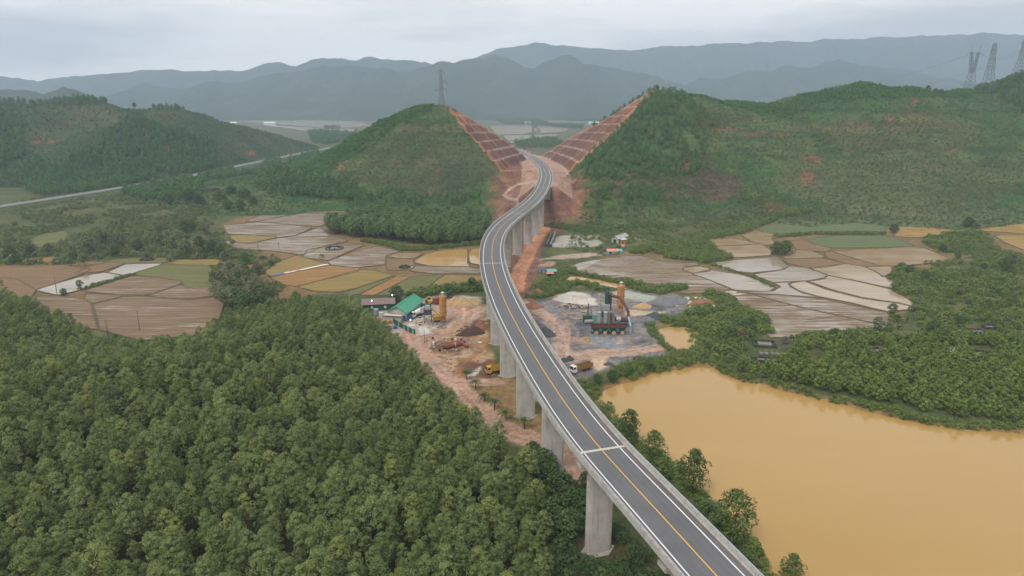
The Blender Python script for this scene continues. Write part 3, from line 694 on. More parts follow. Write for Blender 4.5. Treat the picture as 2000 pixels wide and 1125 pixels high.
field(6, [(930, 348), (1150, 335), (1400, 323), (1450, 335), (1540, 370), (1590, 395), (1560, 405), (1450, 415), (1260, 430), (1190, 424)], 'flood', .15)
field(6, [(730, 338), (820, 347), (890, 380), (820, 388), (680, 388), (640, 378), (720, 360)], 'flood')
field(6, [(890, 352), (930, 350), (1190, 428), (1110, 434), (1000, 415), (900, 380)], 'brown', -.5)
field(6, [(650, 392), (860, 385), (1000, 415), (880, 440), (790, 440), (690, 415)], 'brown', .2)
field(6, [(280, 410), (400, 395), (620, 380), (680, 432), (650, 450), (480, 468), (380, 460), (300, 440)], 'silver', .1)
field(6, [(690, 432), (780, 440), (900, 480), (880, 500), (820, 510), (600, 520), (520, 490), (500, 475), (640, 455)], 'silver', -.2)
field(6, [(820, 445), (1000, 418), (1110, 436), (1180, 470), (1270, 520), (1260, 555), (1130, 525), (980, 495), (905, 480)], 'floodtan', -.3)
field(6, [(1115, 437), (1260, 430), (1260, 470), (1210, 490), (1190, 470)], 'flood')
field(6, [(-525, 430), (-440, 408), (-300, 382), (-150, 372), (0, 410), (150, 412), (180, 425), (95, 437), (90, 452), (200, 495), (350, 550), (300, 572), (90, 580), (-50, 530), (-250, 505), (-440, 480), (-510, 460)], 'ploughwet', .35)
field(6, [(100, 439), (190, 430), (243, 442), (243, 458), (150, 469), (100, 452)], 'flood')
field(6, [(152, 474), (250, 452), (430, 480), (560, 525), (605, 550), (570, 570), (400, 565), (350, 553), (250, 508)], 'silver', -.3)
field(6, [(690, 530), (780, 516), (900, 562), (1100, 612), (1290, 637), (1368, 655), (1363, 670), (1230, 682), (1000, 627), (880, 605), (760, 572)], 'floodtan', -.3)
field(6, [(800, 515), (880, 500), (910, 485), (980, 498), (1130, 530), (1255, 560), (1370, 630), (1366, 650), (1280, 630), (1100, 605), (930, 560)], 'floodtan', -.3)
field(6, [(600, 525), (700, 520), (690, 545), (760, 580), (860, 605), (750, 598), (600, 588), (480, 580), (400, 575), (600, 570), (640, 545)], 'silver')
field(6, [(500, 592), (620, 590), (870, 615), (1240, 692), (1226, 755), (1150, 745), (850, 680), (640, 630)], 'ploughwet', -.28)
field(6, [(340, 605), (495, 594), (640, 635), (850, 685), (1150, 750), (1224, 760), (1230, 770), (1130, 795), (980, 808), (760, 825), (590, 828), (555, 790), (510, 705), (420, 640)], 'ploughwet', -.30)
field('h', [(890, 690), (960, 640), (1200, 590), (1300, 600), (1100, 700), (950, 760), (900, 740)], 'silver', .3, .3, False)
# plain on the forest side
field(4, [(-150, 432), (100, 428), (350, 425), (500, 450), (440, 478), (200, 560), (100, 500), (-150, 480)], 'brown', .15)
field(4, [(200, 562), (370, 512), (480, 482), (580, 467), (680, 485), (560, 530), (460, 560), (330, 592)], 'silver', .25, bund=True)
field(4, [(600, 465), (700, 420), (900, 415), (890, 425), (740, 472), (690, 480)], 'silver', .3)
field(4, [(420, 470), (560, 462), (690, 418), (600, 410), (500, 430)], 'brown', .3)
field(4, [(745, 475), (900, 425), (1160, 428), (1180, 450), (1160, 490), (1230, 520), (1225, 545), (1030, 547), (1015, 512), (900, 495)], 'olive', .1)
field(4, [(470, 570), (740, 487), (900, 500), (1010, 517), (1000, 530), (830, 590), (680, 588)], 'plough', .3)
field(4, [(830, 597), (1010, 534), (1040, 550), (1220, 550), (1240, 590), (1050, 613), (930, 606)], 'plough', .2)
field(4, [(480, 584), (690, 597), (520, 640), (470, 610)], 'plough', .1)
field(4, [(520, 647), (700, 602), (820, 602), (940, 614), (1050, 622), (1210, 602), (1240, 640), (1180, 800), (800, 840), (560, 780)], 'plough', .1)
field(4, [(180, 600), (330, 600), (470, 615), (515, 650), (550, 780), (300, 760), (200, 680)], 'plough', .1)
field(4, [(-200, 482), (100, 504), (195, 562), (170, 600), (-200, 620)], 'brown', .1)
field(4, [(900, 412), (1000, 395), (1230, 392), (1300, 400), (1200, 425), (1050, 425)], 'straw', .1)
field(4, [(580, 405), (700, 385), (950, 385), (930, 410), (700, 415)], 'olive', .1)
field(4, [(1370, 180), (1480, 135), (1620, 128), (1600, 145), (1440, 180)], 'ploughwet', .3)
field(4, [(1440, 182), (1620, 147), (1700, 135), (1815, 137), (1810, 190), (1790, 205), (1640, 200), (1540, 187)], 'ploughwet', .35)
field(4, [(1250, 202), (1440, 186), (1540, 192), (1740, 215), (1640, 258), (1540, 268), (1400, 253), (1280, 250)], 'ploughwet', .35)
field(4, [(1290, 258), (1540, 257), (1530, 273), (1400, 300), (1300, 298)], 'straw', .2)
field(4, [(1250, 285), (1400, 305), (1540, 277), (1640, 264), (1780, 212), (1820, 250), (1930, 290), (1800, 318), (1690, 365), (1540, 345), (1320, 330)], 'ploughwet', .3)
field(4, [(1690, 378), (1720, 338), (1820, 322), (1930, 302), (2030, 312), (1830, 397), (1760, 388)], 'ploughwet', .25)
field(4, [(1460, 130), (1550, 105), (1700, 95), (1730, 120), (1630, 125)], 'olive', .2)
field(4, [(1705, 130), (1720, 115), (1915, 112), (1925, 130), (1820, 135)], 'flood', .1)
field(4, [(1835, 402), (2000, 342), (2100, 322), (2230, 347), (2150, 372), (2150, 420), (1960, 440), (1850, 420)], 'ploughwet', .25)
field(5, [(605, 400), (660, 365), (740, 345), (890, 335), (893, 370), (890, 410), (905, 432), (700, 430), (610, 412)], 'yellow')
field(5, [(915, 335), (1000, 331), (1000, 430), (910, 412), (900, 370)], 'yellow')
field(5, [(440, 375), (510, 355), (645, 360), (600, 385), (520, 388)], 'flood')
field(5, [(440, 390), (520, 388), (590, 392), (600, 430), (578, 448), (450, 452), (440, 420)], 'brown', .2)
field(5, [(580, 428), (900, 436), (1000, 448), (1000, 470), (700, 472), (590, 457)], 'ploughwet', .05)
field(4, [(1480, 460), (1560, 402), (1650, 372), (1830, 420), (1510, 486)], 'straw', .3)
field(4, [(1510, 492), (1830, 427), (2000, 440), (1990, 462), (1660, 540), (1600, 535)], 'orange', .25)
field(5, [(-50, 545), (290, 452), (370, 457), (480, 482), (280, 550), (180, 572), (60, 570)], 'straw', .3)
field(5, [(200, 582), (470, 490), (488, 486), (290, 586)], 'olive', .35)
field(5, [(292, 590), (490, 488), (573, 491), (380, 592)], 'orange', .45)
field(5, [(387, 592), (580, 491), (700, 481), (760, 480), (620, 582)], 'olive', .3)
field(5, [(628, 582), (767, 480), (1000, 484), (1000, 560), (880, 560), (700, 575)], 'straw', .2)
field('l', [(280, 400), (400, 350), (560, 330), (600, 350), (560, 430), (420, 460), (300, 470)], 'olive', .1, .22, False)
field('l', [(1800, -20), (1945, -20), (1940, 60), (1900, 110), (1820, 90)], 'brown', 1.2, .22, False)
field('l', [(250, 580), (300, 562), (540, 560), (560, 590), (400, 605)], 'orange', .1, .25, False)
# far valley beyond the pass
field('c', [(440, 297), (620, 290), (800, 292), (860, 340), (700, 368), (500, 372)], 'floodtan', .1, .5, False)
field('c', [(830, 292), (1000, 308), (1140, 322), (1080, 350), (880, 360), (880, 330)], 'floodtan', .1, .5, False)
field('c', [(560, 382), (800, 378), (1040, 372), (960, 400), (780, 420), (600, 428)], 'floodtan', .1, .5, False)
field('c', [(600, 436), (780, 430), (760, 448), (640, 452)], 'floodtan', .1, .5, False)
field('c', [(840, 235), (1000, 245), (1250, 262), (1270, 275), (1050, 270), (900, 262)], 'floodtan', .1, .5, False)
field(0, [(440, 228), (560, 232), (700, 237), (720, 246), (640, 250), (480, 238)], 'floodtan', .1, .5, False)
field(0, [(500, 242), (640, 252), (700, 252), (690, 262), (600, 256)], 'floodtan', .1, .5, False)
field(0, [(560, 214), (700, 218), (690, 228), (560, 226)], 'straw', .1, .5, False)
# flooded ditch winding behind the asphalt plant
field('h', [(440, 1040), (600, 960), (740, 890), (850, 840), (960, 835), (1250, 880), (1500, 920), (1540, 960), (1660, 1000), (1640, 1020), (1380, 970), (1250, 950), (1000, 880), (900, 900), (780, 950), (640, 1020), (520, 1085)], 'yellow', 0, .14, False)
field(6, [(350, 620), (390, 640), (490, 700), (495, 730), (450, 755), (420, 720), (400, 670)], 'floodtan', 0, .14, False)
field(6, [(300, 580), (340, 568), (500, 572), (420, 590), (330, 600)], 'floodtan', 0, .14, False)

# ------------------------------------------------------------------ old highway across the left plain
M_ASPH_OLD = paint((.27, .27, .275), .8, 0, .15, .3, .25); M_BANK = paint((.075, .10, .04), .95, 0, .4, .3, .4); M_STEEL = paint((.50, .51, .53), .4, .6, .15, 2.0, .2)
def ribbon(pts, offs, zs):
    v = []; f = []; n = len(pts); m = len(offs)
    for i in range(n):
        a = pts[max(0, i - 1)]; b = pts[min(n - 1, i + 1)]; t = np.array(b[:2]) - np.array(a[:2]); t /= np.linalg.norm(t); nr = (t[1], -t[0])
        z0 = pts[i][2] if len(pts[i]) > 2 else 0
        for o, z in zip(offs, zs): v.append((pts[i][0] + nr[0] * o, pts[i][1] + nr[1] * o, z0 + z))
    for i in range(n - 1):
        for k in range(m - 1): f.append((i * m + k, i * m + k + 1, (i + 1) * m + k + 1, (i + 1) * m + k))
    return MB().add(v, f)
o = ribbon(OLD, (-5.2, 5.2), (3.6, 3.6)).build("highway_road", M_ASPH_OLD); tag(o, kind="structure")
ribbon(OLD, (-12, -5.6, 5.6, 12), (-.5, 3.55, 3.55, -.5)).build("embankment", M_BANK, o)
for k in (-5.5, 5.5):
    ribbon(OLD, (k - .06, k - .06, k + .06, k + .06), (3.9, 4.4, 4.4, 3.9)).build("guard_rail", M_STEEL, o)
# ------------------------------------------------------------------ viaduct
def concrete_mat(name, base, stain=.5):
    t = NT(name); v = t.pos()
    a = t.noise(v, .35, 5, .6); b = t.noise(t.map(v, (1.3, 1.3, .10)), 1.0, 5, .65); c = t.noise(v, 5, 3)
    col = t.mix(t.ramp(a, [(.3, 0.0), (.7, 1.0)]), tuple(x * .78 for x in base), tuple(x * 1.08 for x in base))
    col = t.mix(t.math('MULTIPLY', t.ramp(b, [(.50, 0.0), (.72, 1.0)]), stain), col, (.13, .115, .095))
    col = t.mix(t.ramp(c, [(.3, .25), (.5, 0.0)]), col, tuple(x * .7 for x in base))
    t.bump(c, .2, .03); return t.set(col, .9, .2)
M_CONC = concrete_mat("concrete", (.43, .41, .37)); M_CONC_D = concrete_mat("stained_concrete", (.37, .34, .29), .75)
def asphalt_mat():
    t = NT("asphalt"); v = t.pos()
    a = t.noise(v, .12, 5, .6); b = t.noise(v, 7, 3, .6); s = t.noise(t.map(v, (1, 1, 1)), .6, 4, .6)
    c = t.mix(t.ramp(a, [(.3, 0.0), (.7, 1.0)]), (.100, .102, .109), (.135, .137, .146)); c = t.mix(t.ramp(s, [(.6, 0.0), (.72, .35)]), c, (.072, .072, .076)); c = t.mix(t.ramp(b, [(.3, .4), (.55, 0.0)]), c, (.065, .065, .07))
    off = t.n("ShaderNodeAttribute", attribute_name="offset").outputs['Fac']
    q = t.math('ABSOLUTE', t.math('SUBTRACT', t.math('ABSOLUTE', off), 2.05)); q = t.math('ABSOLUTE', t.math('SUBTRACT', q, .85))
    wear = t.math('MULTIPLY', t.ramp(q, [(.0, 1.0), (.55, 0.0)]), t.ramp(t.noise(v, .05, 3), [(.3, .3), (.7, 1.0)]))
    c = t.mix(t.math('MULTIPLY', wear, .35), c, (.155, .153, .150)); edge = t.ramp(t.math('ABSOLUTE', off), [(.0, 0.0), (1.0, 0.0)])
    dirt = t.math('MULTIPLY', t.math('GREATER_THAN', t.math('ABSOLUTE', off), 4.6), t.ramp(t.noise(v, .5, 4), [(.4, 0.0), (.7, .5)])); c = t.mix(dirt, c, (.19, .165, .13))
    t.bump(b, .15, .02); return t.set(c, t.ramp(a, [(.3, .62), (.7, .8)]), .3)
M_ASPH = asphalt_mat()
M_WHITE = paint((.72, .72, .71), .6, 0, .12, .6, .25); M_YEL = paint((.70, .40, .055), .6, 0, .12, .6, .2); M_GALV = paint((.56, .57, .59), .35, .55, .12, 2.0, .15)
def sweep(prof, s0, s1, closed=True, step=3.0, lift=0.0):
    n = max(2, int((s1 - s0) / step) + 1); v = []; f = []; m = len(prof)
    for i in range(n):
        p, t, nr = road_at(s0 + (s1 - s0) * i / (n - 1))
        for o, z in prof: v.append((p.x + nr.x * o, p.y + nr.y * o, p.z + z + lift))
    for i in range(n - 1):
        for k in range(m if closed else m - 1):
            k2 = (k + 1) % m; f.append((i * m + k, (i + 1) * m + k, (i + 1) * m + k2, i * m + k2))
    if closed: f += [tuple(range(m)), tuple(range((n - 1) * m, n * m))[::-1]]
    return MB().add(v, f)
S_END = float(CS[-1]) - 2
via = thing("viaduct", "long curving concrete viaduct carrying a grey two lane road over the valley", "viaduct", (0, 0, 0))
sweep([(-5.95, -.12), (-5.95, -.42), (-4.6, -.62), (4.6, -.62), (5.95, -.42), (5.95, -.12)], 0, S_AB).build("deck_slab", M_CONC_D, via)
for g in (-4.0, -2.0, 0.0, 2.0, 4.0):
    k = 0
    s0 = S_J1 - SPAN * 4
    while s0 < S_AB - 1:
        a, b = max(0, s0 + .35), min(S_AB - .3, s0 + SPAN - .35)
        if b - a > 4: sweep([(g - .75, -.63), (g - .30, -.9), (g - .42, -2.3), (g + .42, -2.3), (g + .30, -.9), (g + .75, -.63)], a, b, step=6).build("girder", M_CONC_D, via)
        s0 += SPAN
def paved(name, half, s0, s1, z, parent):
    offs = list(np.linspace(-half, half, 25)); mb = sweep([(o, z) for o in offs], s0, s1, False); me = mb.mesh(name, M_ASPH)
    a = me.attributes.new("offset", 'FLOAT', 'POINT'); a.data.foreach_set("value", np.tile(np.array(offs, np.float32), len(me.vertices) // 25)); return link(name, me, parent)
paved("asphalt_surface", 5.5, 0, S_AB, 0, via)
for o, m, nm in ((-4.15, M_WHITE, "edge_line"), (4.15, M_WHITE, "edge_line"), (0, M_YEL, "centre_line")):
    w = .13 if nm == "edge_line" else .11
    sweep([(o - w, .008), (o + w, .008)], 0, S_AB, False).build(nm, m, via)
M_JOINT = paint((.50, .47, .42), .8, 0, .2, .8, .4)
for sj in (S_J1, S_J2, S_J2 + 4 * SPAN, S_AB - .8):
    if sj < S_AB: sweep([(-5.48, .016), (5.48, .016)], sj - .42, sj + .42, False, 1).build("expansion_joint", M_JOINT, via)
# parapets in cast lengths, each side with its steel rail
def parapet_side(sd):
    s0 = 0.0; ln = SPAN / 4
    while s0 < S_AB - 1:
        s1 = min(s0 + ln - .05, S_AB)
        pr = [(5.5 * sd, -.02), (5.68 * sd, .30), (5.72 * sd, .78), (5.98 * sd, .78), (6.02 * sd, -.5), (5.6 * sd, -.5)]
        if sd < 0: pr = pr[::-1]
        sweep(pr, s0, s1, True, 3).build("parapet_segment", M_CONC, via); s0 += ln
    for z, r in ((1.02, .075), (1.30, .085)):
        pr = [(5.85 * sd + r * math.cos(a), z + r * math.sin(a)) for a in np.linspace(0, 2 * math.pi, 6, endpoint=False)]
        sweep(pr, 0, S_AB, True, 3).build("rail", M_GALV, via)
    mb = MB(); s = 1.0
    while s < S_AB:
        p, t, nr = road_at(s); q = p + nr * 5.85 * sd
        mb.box((q.x, q.y, p.z + 1.05), (.22, .18, .58), math.atan2(t.y, t.x)); s += 2.2
    tag(mb.build("railing_posts", M_GALV, via), kind="stuff")
parapet_side(-1); parapet_side(1)
def oblong(w, d, rz, n=7, c=(0, 0)):
    r = d / 2; pts = []
    for s in (1, -1):
        for i in range(n):
            a = -math.pi / 2 + math.pi * i / (n - 1)
            pts.append((s * (w / 2 - r) + s * r * math.cos(a), s * r * math.sin(a)))
    cr, sr = math.cos(rz), math.sin(rz)
    return [(c[0] + x * cr - y * sr, c[1] + x * sr + y * cr) for x, y in pts]
PIER_XY = []
k = -3
while True:
    s = S_J1 + k * SPAN; k += 1
    if s > S_AB - 12: break
    if s < 4: continue
    p, t, nr = road_at(s); rz = math.atan2(nr.y, nr.x)
    gz = float(np.maximum(ground_z(p.x, p.y), -3.0)); hz = float(hill_ab(np.array([p.x]), np.array([p.y]))[0][0]); gz = max(gz, hz) - .6
    top = p.z - 4.0; PIER_XY.append((p.x, p.y))
    mb = MB(); z = gz
    while z < top - .1:
        z1 = min(z + 4.4, top)
        if top - z1 < 1.2: z1 = top
        mb.prism(oblong(6.2, 2.5, rz, c=(p.x, p.y)), z, z1 - .06); mb.prism(oblong(6.1, 2.4, rz, c=(p.x, p.y)), z1 - .06, z1); z = z1
    pier = mb.build("pier", M_CONC, via)
    cb = MB(); h = []
    for o, z0 in ((-5.2, top + .75), (-3.0, top), (3.0, top), (5.2, top + .75), (5.2, p.z - 2.35), (-5.2, p.z - 2.35)): h.append((o, z0))
    v = []
    for e in (-1.25, 1.25):
        for o, z0 in h: v.append((p.x + nr.x * o + t.x * e, p.y + nr.y * o + t.y * e, z0))
    cb.add(v, [tuple(range(6)), tuple(range(6, 12))[::-1]] + [(i, 6 + i, 6 + (i + 1) % 6, (i + 1) % 6) for i in range(6)])
    cb.build("pier_cap", M_CONC, pier)
    MB().prism(oblong(8.2, 5.2, rz, 3, (p.x, p.y)), gz - 1, gz + .75).build("pile_cap", M_CONC_D, pier)
# far abutment
p, t, nr = road_at(S_AB)
v = []; rz = math.atan2(nr.y, nr.x)
ab = MB().box((p.x, p.y, p.z - 5.2), (12.4, 2.4, 9.4), rz)
for sd in (-1, 1): q = p + nr * 6.1 * sd + t * 6; ab.box((q.x, q.y, p.z - 3.4), (.6, 12, 6.2), rz)
ab.build("abutment", M_CONC_D, via)
# road onward through the cutting
rd = paved("road", 6.2, S_AB, S_END, .02, None); tag(rd, kind="structure")
for o, m, nm in ((-4.15, M_WHITE, "edge_line"), (4.15, M_WHITE, "edge_line"), (0, M_YEL, "centre_line")):
    sweep([(o - .14, .03), (o + .14, .03)], S_AB, S_END, False).build(nm, m, rd)
for o in (-6.5, 6.5):
    pr = [(o - .25, -.4), (o - .25, .45), (o + .25, .45), (o + .25, -.4)]
    sweep(pr, S_AB, S_END, True).build("concrete_kerb", M_CONC, rd)
pr = [(20.4, -.4), (20.4, .5), (21.4, .5), (21.4, -.4)]
sweep(pr, S_AB + 95, S_AB + 300, True).build("drain_wall", M_CONC, rd)
# ------------------------------------------------------------------ foliage
def leaf_mat(name, dark, light, tip=None, rough=.55, trans=.13):
    t = NT(name)
    oi = t.n("ShaderNodeObjectInfo").outputs['Random']; ri = t.n("ShaderNodeNewGeometry").outputs['Random Per Island']
    f = t.math('ADD', t.math('MULTIPLY', oi, .55), t.math('MULTIPLY', ri, .45))
    c = t.mix(t.ramp(f, [(.15, 0.0), (.85, 1.0)]), dark, light)
    if tip: c = t.mix(t.ramp(oi, [(.90, 0.0), (.97, .55)]), c, tip)
    t.set(c, rough, .25)
    tr = t.n("ShaderNodeBsdfTranslucent"); t.l(t.mix(1.0, c, (1.1, 1.25, .6), 'MULTIPLY'), tr.inputs['Color'])
    ms = t.n("ShaderNodeMixShader"); ms.inputs[0].default_value = trans
    t.l(t.p.outputs[0], ms.inputs[1]); t.l(tr.outputs[0], ms.inputs[2]); t.l(ms.outputs[0], t.out.inputs[0])
    return t.m
M_ACACIA = leaf_mat("acacia_leaves", (.072, .112, .024), (.205, .262, .092), (.235, .255, .05))
M_GROVE = leaf_mat("grove_leaves", (.066, .120, .034), (.145, .220, .070))
M_DARKTREE = leaf_mat("dark_leaves", (.040, .076, .022), (.092, .145, .044))
M_GREYTREE = leaf_mat("grey_green_leaves", (.080, .100, .044), (.165, .190, .095))
M_YOUNG = leaf_mat("young_leaves", (.074, .122, .018), (.170, .235, .045))
M_SCRUB = leaf_mat("scrub_leaves", (.074, .120, .024), (.165, .220, .055))
M_BRIGHT = leaf_mat("bright_leaves", (.050, .130, .026), (.105, .215, .055))
M_DEAD = leaf_mat("dead_leaves", (.16, .09, .04), (.26, .16, .075))
M_PALM = leaf_mat("palm_fronds", (.045, .085, .028), (.095, .135, .050))
M_BANANA = leaf_mat("banana_leaves", (.085, .13, .05), (.17, .22, .10))
M_BARK = paint((.10, .075, .055), .95, 0, .35, 3.0, .3)
def leaves(c, n, size, wide, rg, droop=0.0, ragged=.35):
    """quads at c facing n; returns verts (N*4,3)"""
    N = len(c); n = n + rg.normal(0, ragged, (N, 3)); n /= np.linalg.norm(n, axis=1, keepdims=True) + 1e-9
    r = rg.normal(0, 1, (N, 3)); u = np.cross(n, r); u /= np.linalg.norm(u, axis=1, keepdims=True) + 1e-9; w = np.cross(n, u)
    s = size * rg.uniform(.6, 1.35, (N, 1))
    a = c + u * s; b = c + w * s * wide; d = c - u * s; e = c - w * s * wide
    a[:, 2] -= droop * s[:, 0]; d[:, 2] -= droop * s[:, 0]
    return np.stack([a, b, d, e], 1).reshape(-1, 3)
def crown_mesh(name, mat, seed, h0, h1, rad, clumps, per, size, wide=.6, shape=.9, cr=.34, lift=.3, top=.0):
    """crown from height h0 to h1, radius rad: clumps of leaf faces held on a rounded, uneven outline"""
    rg = np.random.default_rng(seed); V = []
    H = h1 - h0
    for k in range(clumps):
        u = (k + .5) / clumps; a = k * 2.39996 + rg.uniform(-.5, .5)
        z = u ** .85; prof = (math.sin(math.pi * min(1, max(0, (z * (1 - top) + top * .4)))) ** shape) * (1 - .18 * z)
        rr = rad * prof * rg.uniform(.55, 1.0)
        cc = np.array((rr * math.cos(a), rr * math.sin(a), h0 + H * (.08 + .84 * z)))
        cr_ = rad * cr * rg.uniform(.75, 1.3) * (1.1 - .35 * z)
        d = rg.normal(0, 1, (per, 3)); d[:, 2] = np.abs(d[:, 2]) * 1.0 - .35; d /= np.linalg.norm(d, axis=1, keepdims=True)
        rad_ = cr_ * rg.uniform(.72, 1.08, (per, 1))
        c = cc + d * rad_ * np.array((1, 1, .85))
        nn = d * .9 + np.array((0, 0, lift)) + (cc - np.array((0, 0, h0 + H * .4))) / (rad + H) * .4
        V.append(leaves(c, nn, size, wide, rg, droop=.15))
    V = np.concatenate(V); nf = len(V) // 4
    me = bpy.data.meshes.new(name); me.vertices.add(len(V)); me.vertices.foreach_set("co", V.astype(np.float32).ravel())
    me.loops.add(nf * 4); me.loops.foreach_set("vertex_index", np.arange(nf * 4, dtype=np.int32))
    me.polygons.add(nf); me.polygons.foreach_set("loop_start", np.arange(0, nf * 4, 4, dtype=np.int32))
    me.update(calc_edges=True); me.materials.append(mat); return me
def trunk_mesh(name, h, r, seed, limbs=4, spread=1.0, hl=.45):
    rg = random.Random(seed); mb = MB(); p = Vector((0, 0, -.4)); q = None
    seg = 4; pts = [p]
    for i in range(seg): pts.append(Vector((rg.uniform(-.12, .12) * i * .4, rg.uniform(-.12, .12) * i * .4, h * (i + 1) / seg)))
    for i in range(seg): mb.cyl(pts[i], pts[i + 1], r * (1 - .2 * i), r * (1 - .2 * (i + 1)), 6, False)
    for k in range(limbs):
        z = h * (hl + .45 * k / max(1, limbs)); a = k * 2.4 + rg.random()
        b = Vector((0, 0, z)); e = b + Vector((math.cos(a) * spread, math.sin(a) * spread, h * .22)); mb.cyl(b, e, r * .45, r * .15, 5, False)
    return mb.mesh(name, M_BARK)
def join_mesh(name, a, b):
    """one mesh of crown a and trunk b with both materials"""
    va = np.empty(len(a.vertices) * 3, np.float32); a.vertices.foreach_get("co", va); vb = np.empty(len(b.vertices) * 3, np.float32); b.vertices.foreach_get("co", vb)
    fa = [tuple(p.vertices) for p in a.polygons]; n = len(a.vertices); fb = [tuple(i + n for i in p.vertices) for p in b.polygons]
    me = bpy.data.meshes.new(name); me.from_pydata(np.concatenate([va, vb]).reshape(-1, 3).tolist(), [], fa + fb)
    me.materials.append(a.materials[0]); me.materials.append(b.materials[0])
    me.polygons.foreach_set("material_index", np.array([0] * len(fa) + [1] * len(fb), np.int32)); me.update(); return me
# ---- scattering of uncountable cover: one object, instanced through geometry nodes
def source_collection(name, meshes):
    c = bpy.data.collections.new(name)
    for i, m in enumerate(meshes):
        o = bpy.data.objects.new("%s_source_%02d" % (name, i), m); c.objects.link(o)
    return c
def scatter(name, pts, scl, coll, nvar, label=None, squash=None):
    pts = np.asarray(pts, np.float32); N = len(pts)
    if N == 0: return
    me = bpy.data.meshes.new(name); me.vertices.add(N); me.vertices.foreach_set("co", pts.ravel())
    a = me.attributes.new("turn", 'FLOAT', 'POINT'); a.data.foreach_set("value", rng.uniform(0, 6.28, N).astype(np.float32))
    a = me.attributes.new("size", 'FLOAT', 'POINT'); a.data.foreach_set("value", np.asarray(scl, np.float32))
    a = me.attributes.new("pick", 'INT', 'POINT'); a.data.foreach_set("value", rng.integers(0, nvar, N).astype(np.int32))
    o = link(name, me); tag(o, label, None, None, "stuff")
    g = bpy.data.node_groups.new(name, 'GeometryNodeTree'); g.interface.new_socket("Geometry", in_out='INPUT', socket_type='NodeSocketGeometry'); g.interface.new_socket("Geometry", in_out='OUTPUT', socket_type='NodeSocketGeometry')
    gi = g.nodes.new("NodeGroupInput"); go = g.nodes.new("NodeGroupOutput"); ip = g.nodes.new("GeometryNodeInstanceOnPoints"); ci = g.nodes.new("GeometryNodeCollectionInfo")
    ci.inputs['Collection'].default_value = coll; ci.inputs['Separate Children'].default_value = True; ci.inputs['Reset Children'].default_value = True
    def at(n, t):
        q = g.nodes.new("GeometryNodeInputNamedAttribute"); q.data_type = t; q.inputs['Name'].default_value = n; return q.outputs[0]
    cx = g.nodes.new("ShaderNodeCombineXYZ"); g.links.new(at("turn", 'FLOAT'), cx.inputs['Z']); er = g.nodes.new("FunctionNodeEulerToRotation"); g.links.new(cx.outputs[0], er.inputs[0])
    ip.inputs['Pick Instance'].default_value = True
    g.links.new(gi.outputs[0], ip.inputs['Points']); g.links.new(ci.outputs[0], ip.inputs['Instance']); g.links.new(at("pick", 'INT'), ip.inputs['Instance Index'])
    g.links.new(er.outputs[0], ip.inputs['Rotation']); g.links.new(at("size", 'FLOAT'), ip.inputs['Scale']); g.links.new(ip.outputs[0], go.inputs[0])
    md = o.modifiers.new("spread", 'NODES'); md.node_group = g; return o
def jitter_grid(x0, x1, y0, y1, sp, j=.38, seed=0):
    rg = np.random.default_rng(seed); X, Y = np.meshgrid(np.arange(x0, x1, sp), np.arange(y0, y1, sp)); X = X + (np.arange(X.shape[0]) % 2)[:, None] * sp * .5
    return (X + rg.uniform(-j, j, X.shape) * sp).ravel(), (Y + rg.uniform(-j, j, Y.shape) * sp).ravel()
def surf(x, y):
    x = np.asarray(x, float); y = np.asarray(y, float); g = ground_z(x, y)
    k = y > 465
    if k.any():
        h = hill_ab(x[k], y[k])[0]; g[k] = np.maximum(g[k], h)
    k = (x < -200) & (y > 700)
    if k.any(): g[k] = np.maximum(g[k], hill_left(x[k], y[k]))
    return g
def inview(x, y, z, m=60):
    px, py = proj(x, y, z); return (px > -m) & (px < 2000 + m) & (py < 1125 + 2 * m) & (y > 40)
def off_road(x, y, w): return linedist(x, y, ROADPTS)[0] > w
def tracks_clear(x, y, w=4.6):
    k = np.ones(np.shape(x), bool)
    for t, ww in ((TRACK_L, w), (TRACK_L2, 3.6), (HAUL, 4.4), (TRACK_L3, 6)): k &= linedist(x, y, t)[0] > ww
    return k
def fields_clear(x, y, m=0.0):
    k = np.ones(np.shape(x), bool)
    for pl in FIELD_PTS:
        a = np.array(pl); lo = a.min(0) - 2; hi = a.max(0) + 2; b = (x > lo[0]) & (x < hi[0]) & (y > lo[1]) & (y < hi[1])
        if b.any(): k[np.where(b)[0][inpoly(x[b], y[b], pl)]] = False
    return k

# ------------------------------------------------------------------ plantation on the near slope
AC = [(crown_mesh("crown", M_ACACIA, 300 + i, 2.4 + .3 * (i % 3), 9.8 + .6 * (i % 4), 2.0 + .22 * (i % 3), 22, 72, .185, .46, .65 + .1 * (i % 3), .38, .55), trunk_mesh("trunk", 7.5, .13, 400 + i, 5, 1.1)) for i in range(6)]
def tree_thing(name, label, cat, pair, loc, rz, scl, group=None):
    o = thing(name, label, cat, loc, rz, group); o.scale = (scl, scl, scl)
    link("crown", pair[0], o); link("trunk", pair[1], o); return o
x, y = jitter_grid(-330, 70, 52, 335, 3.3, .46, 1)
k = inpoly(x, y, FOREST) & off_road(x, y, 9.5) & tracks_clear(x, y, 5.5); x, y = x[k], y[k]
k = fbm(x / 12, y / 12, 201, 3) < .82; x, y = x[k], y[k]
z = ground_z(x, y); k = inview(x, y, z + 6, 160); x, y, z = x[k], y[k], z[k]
dist = np.hypot(x, y - 0); order = np.argsort(dist)
px, py = proj(x, y, z + 9)
vis = order[(px[order] > 0) & (px[order] < 2000) & (py[order] < 1118)]
sc = np.clip(rng.normal(.86, .17, len(x)), .45, 1.35) * (.9 + .25 * fbm(x / 30, y / 30, 203, 2))
near = set(vis[:300].tolist())
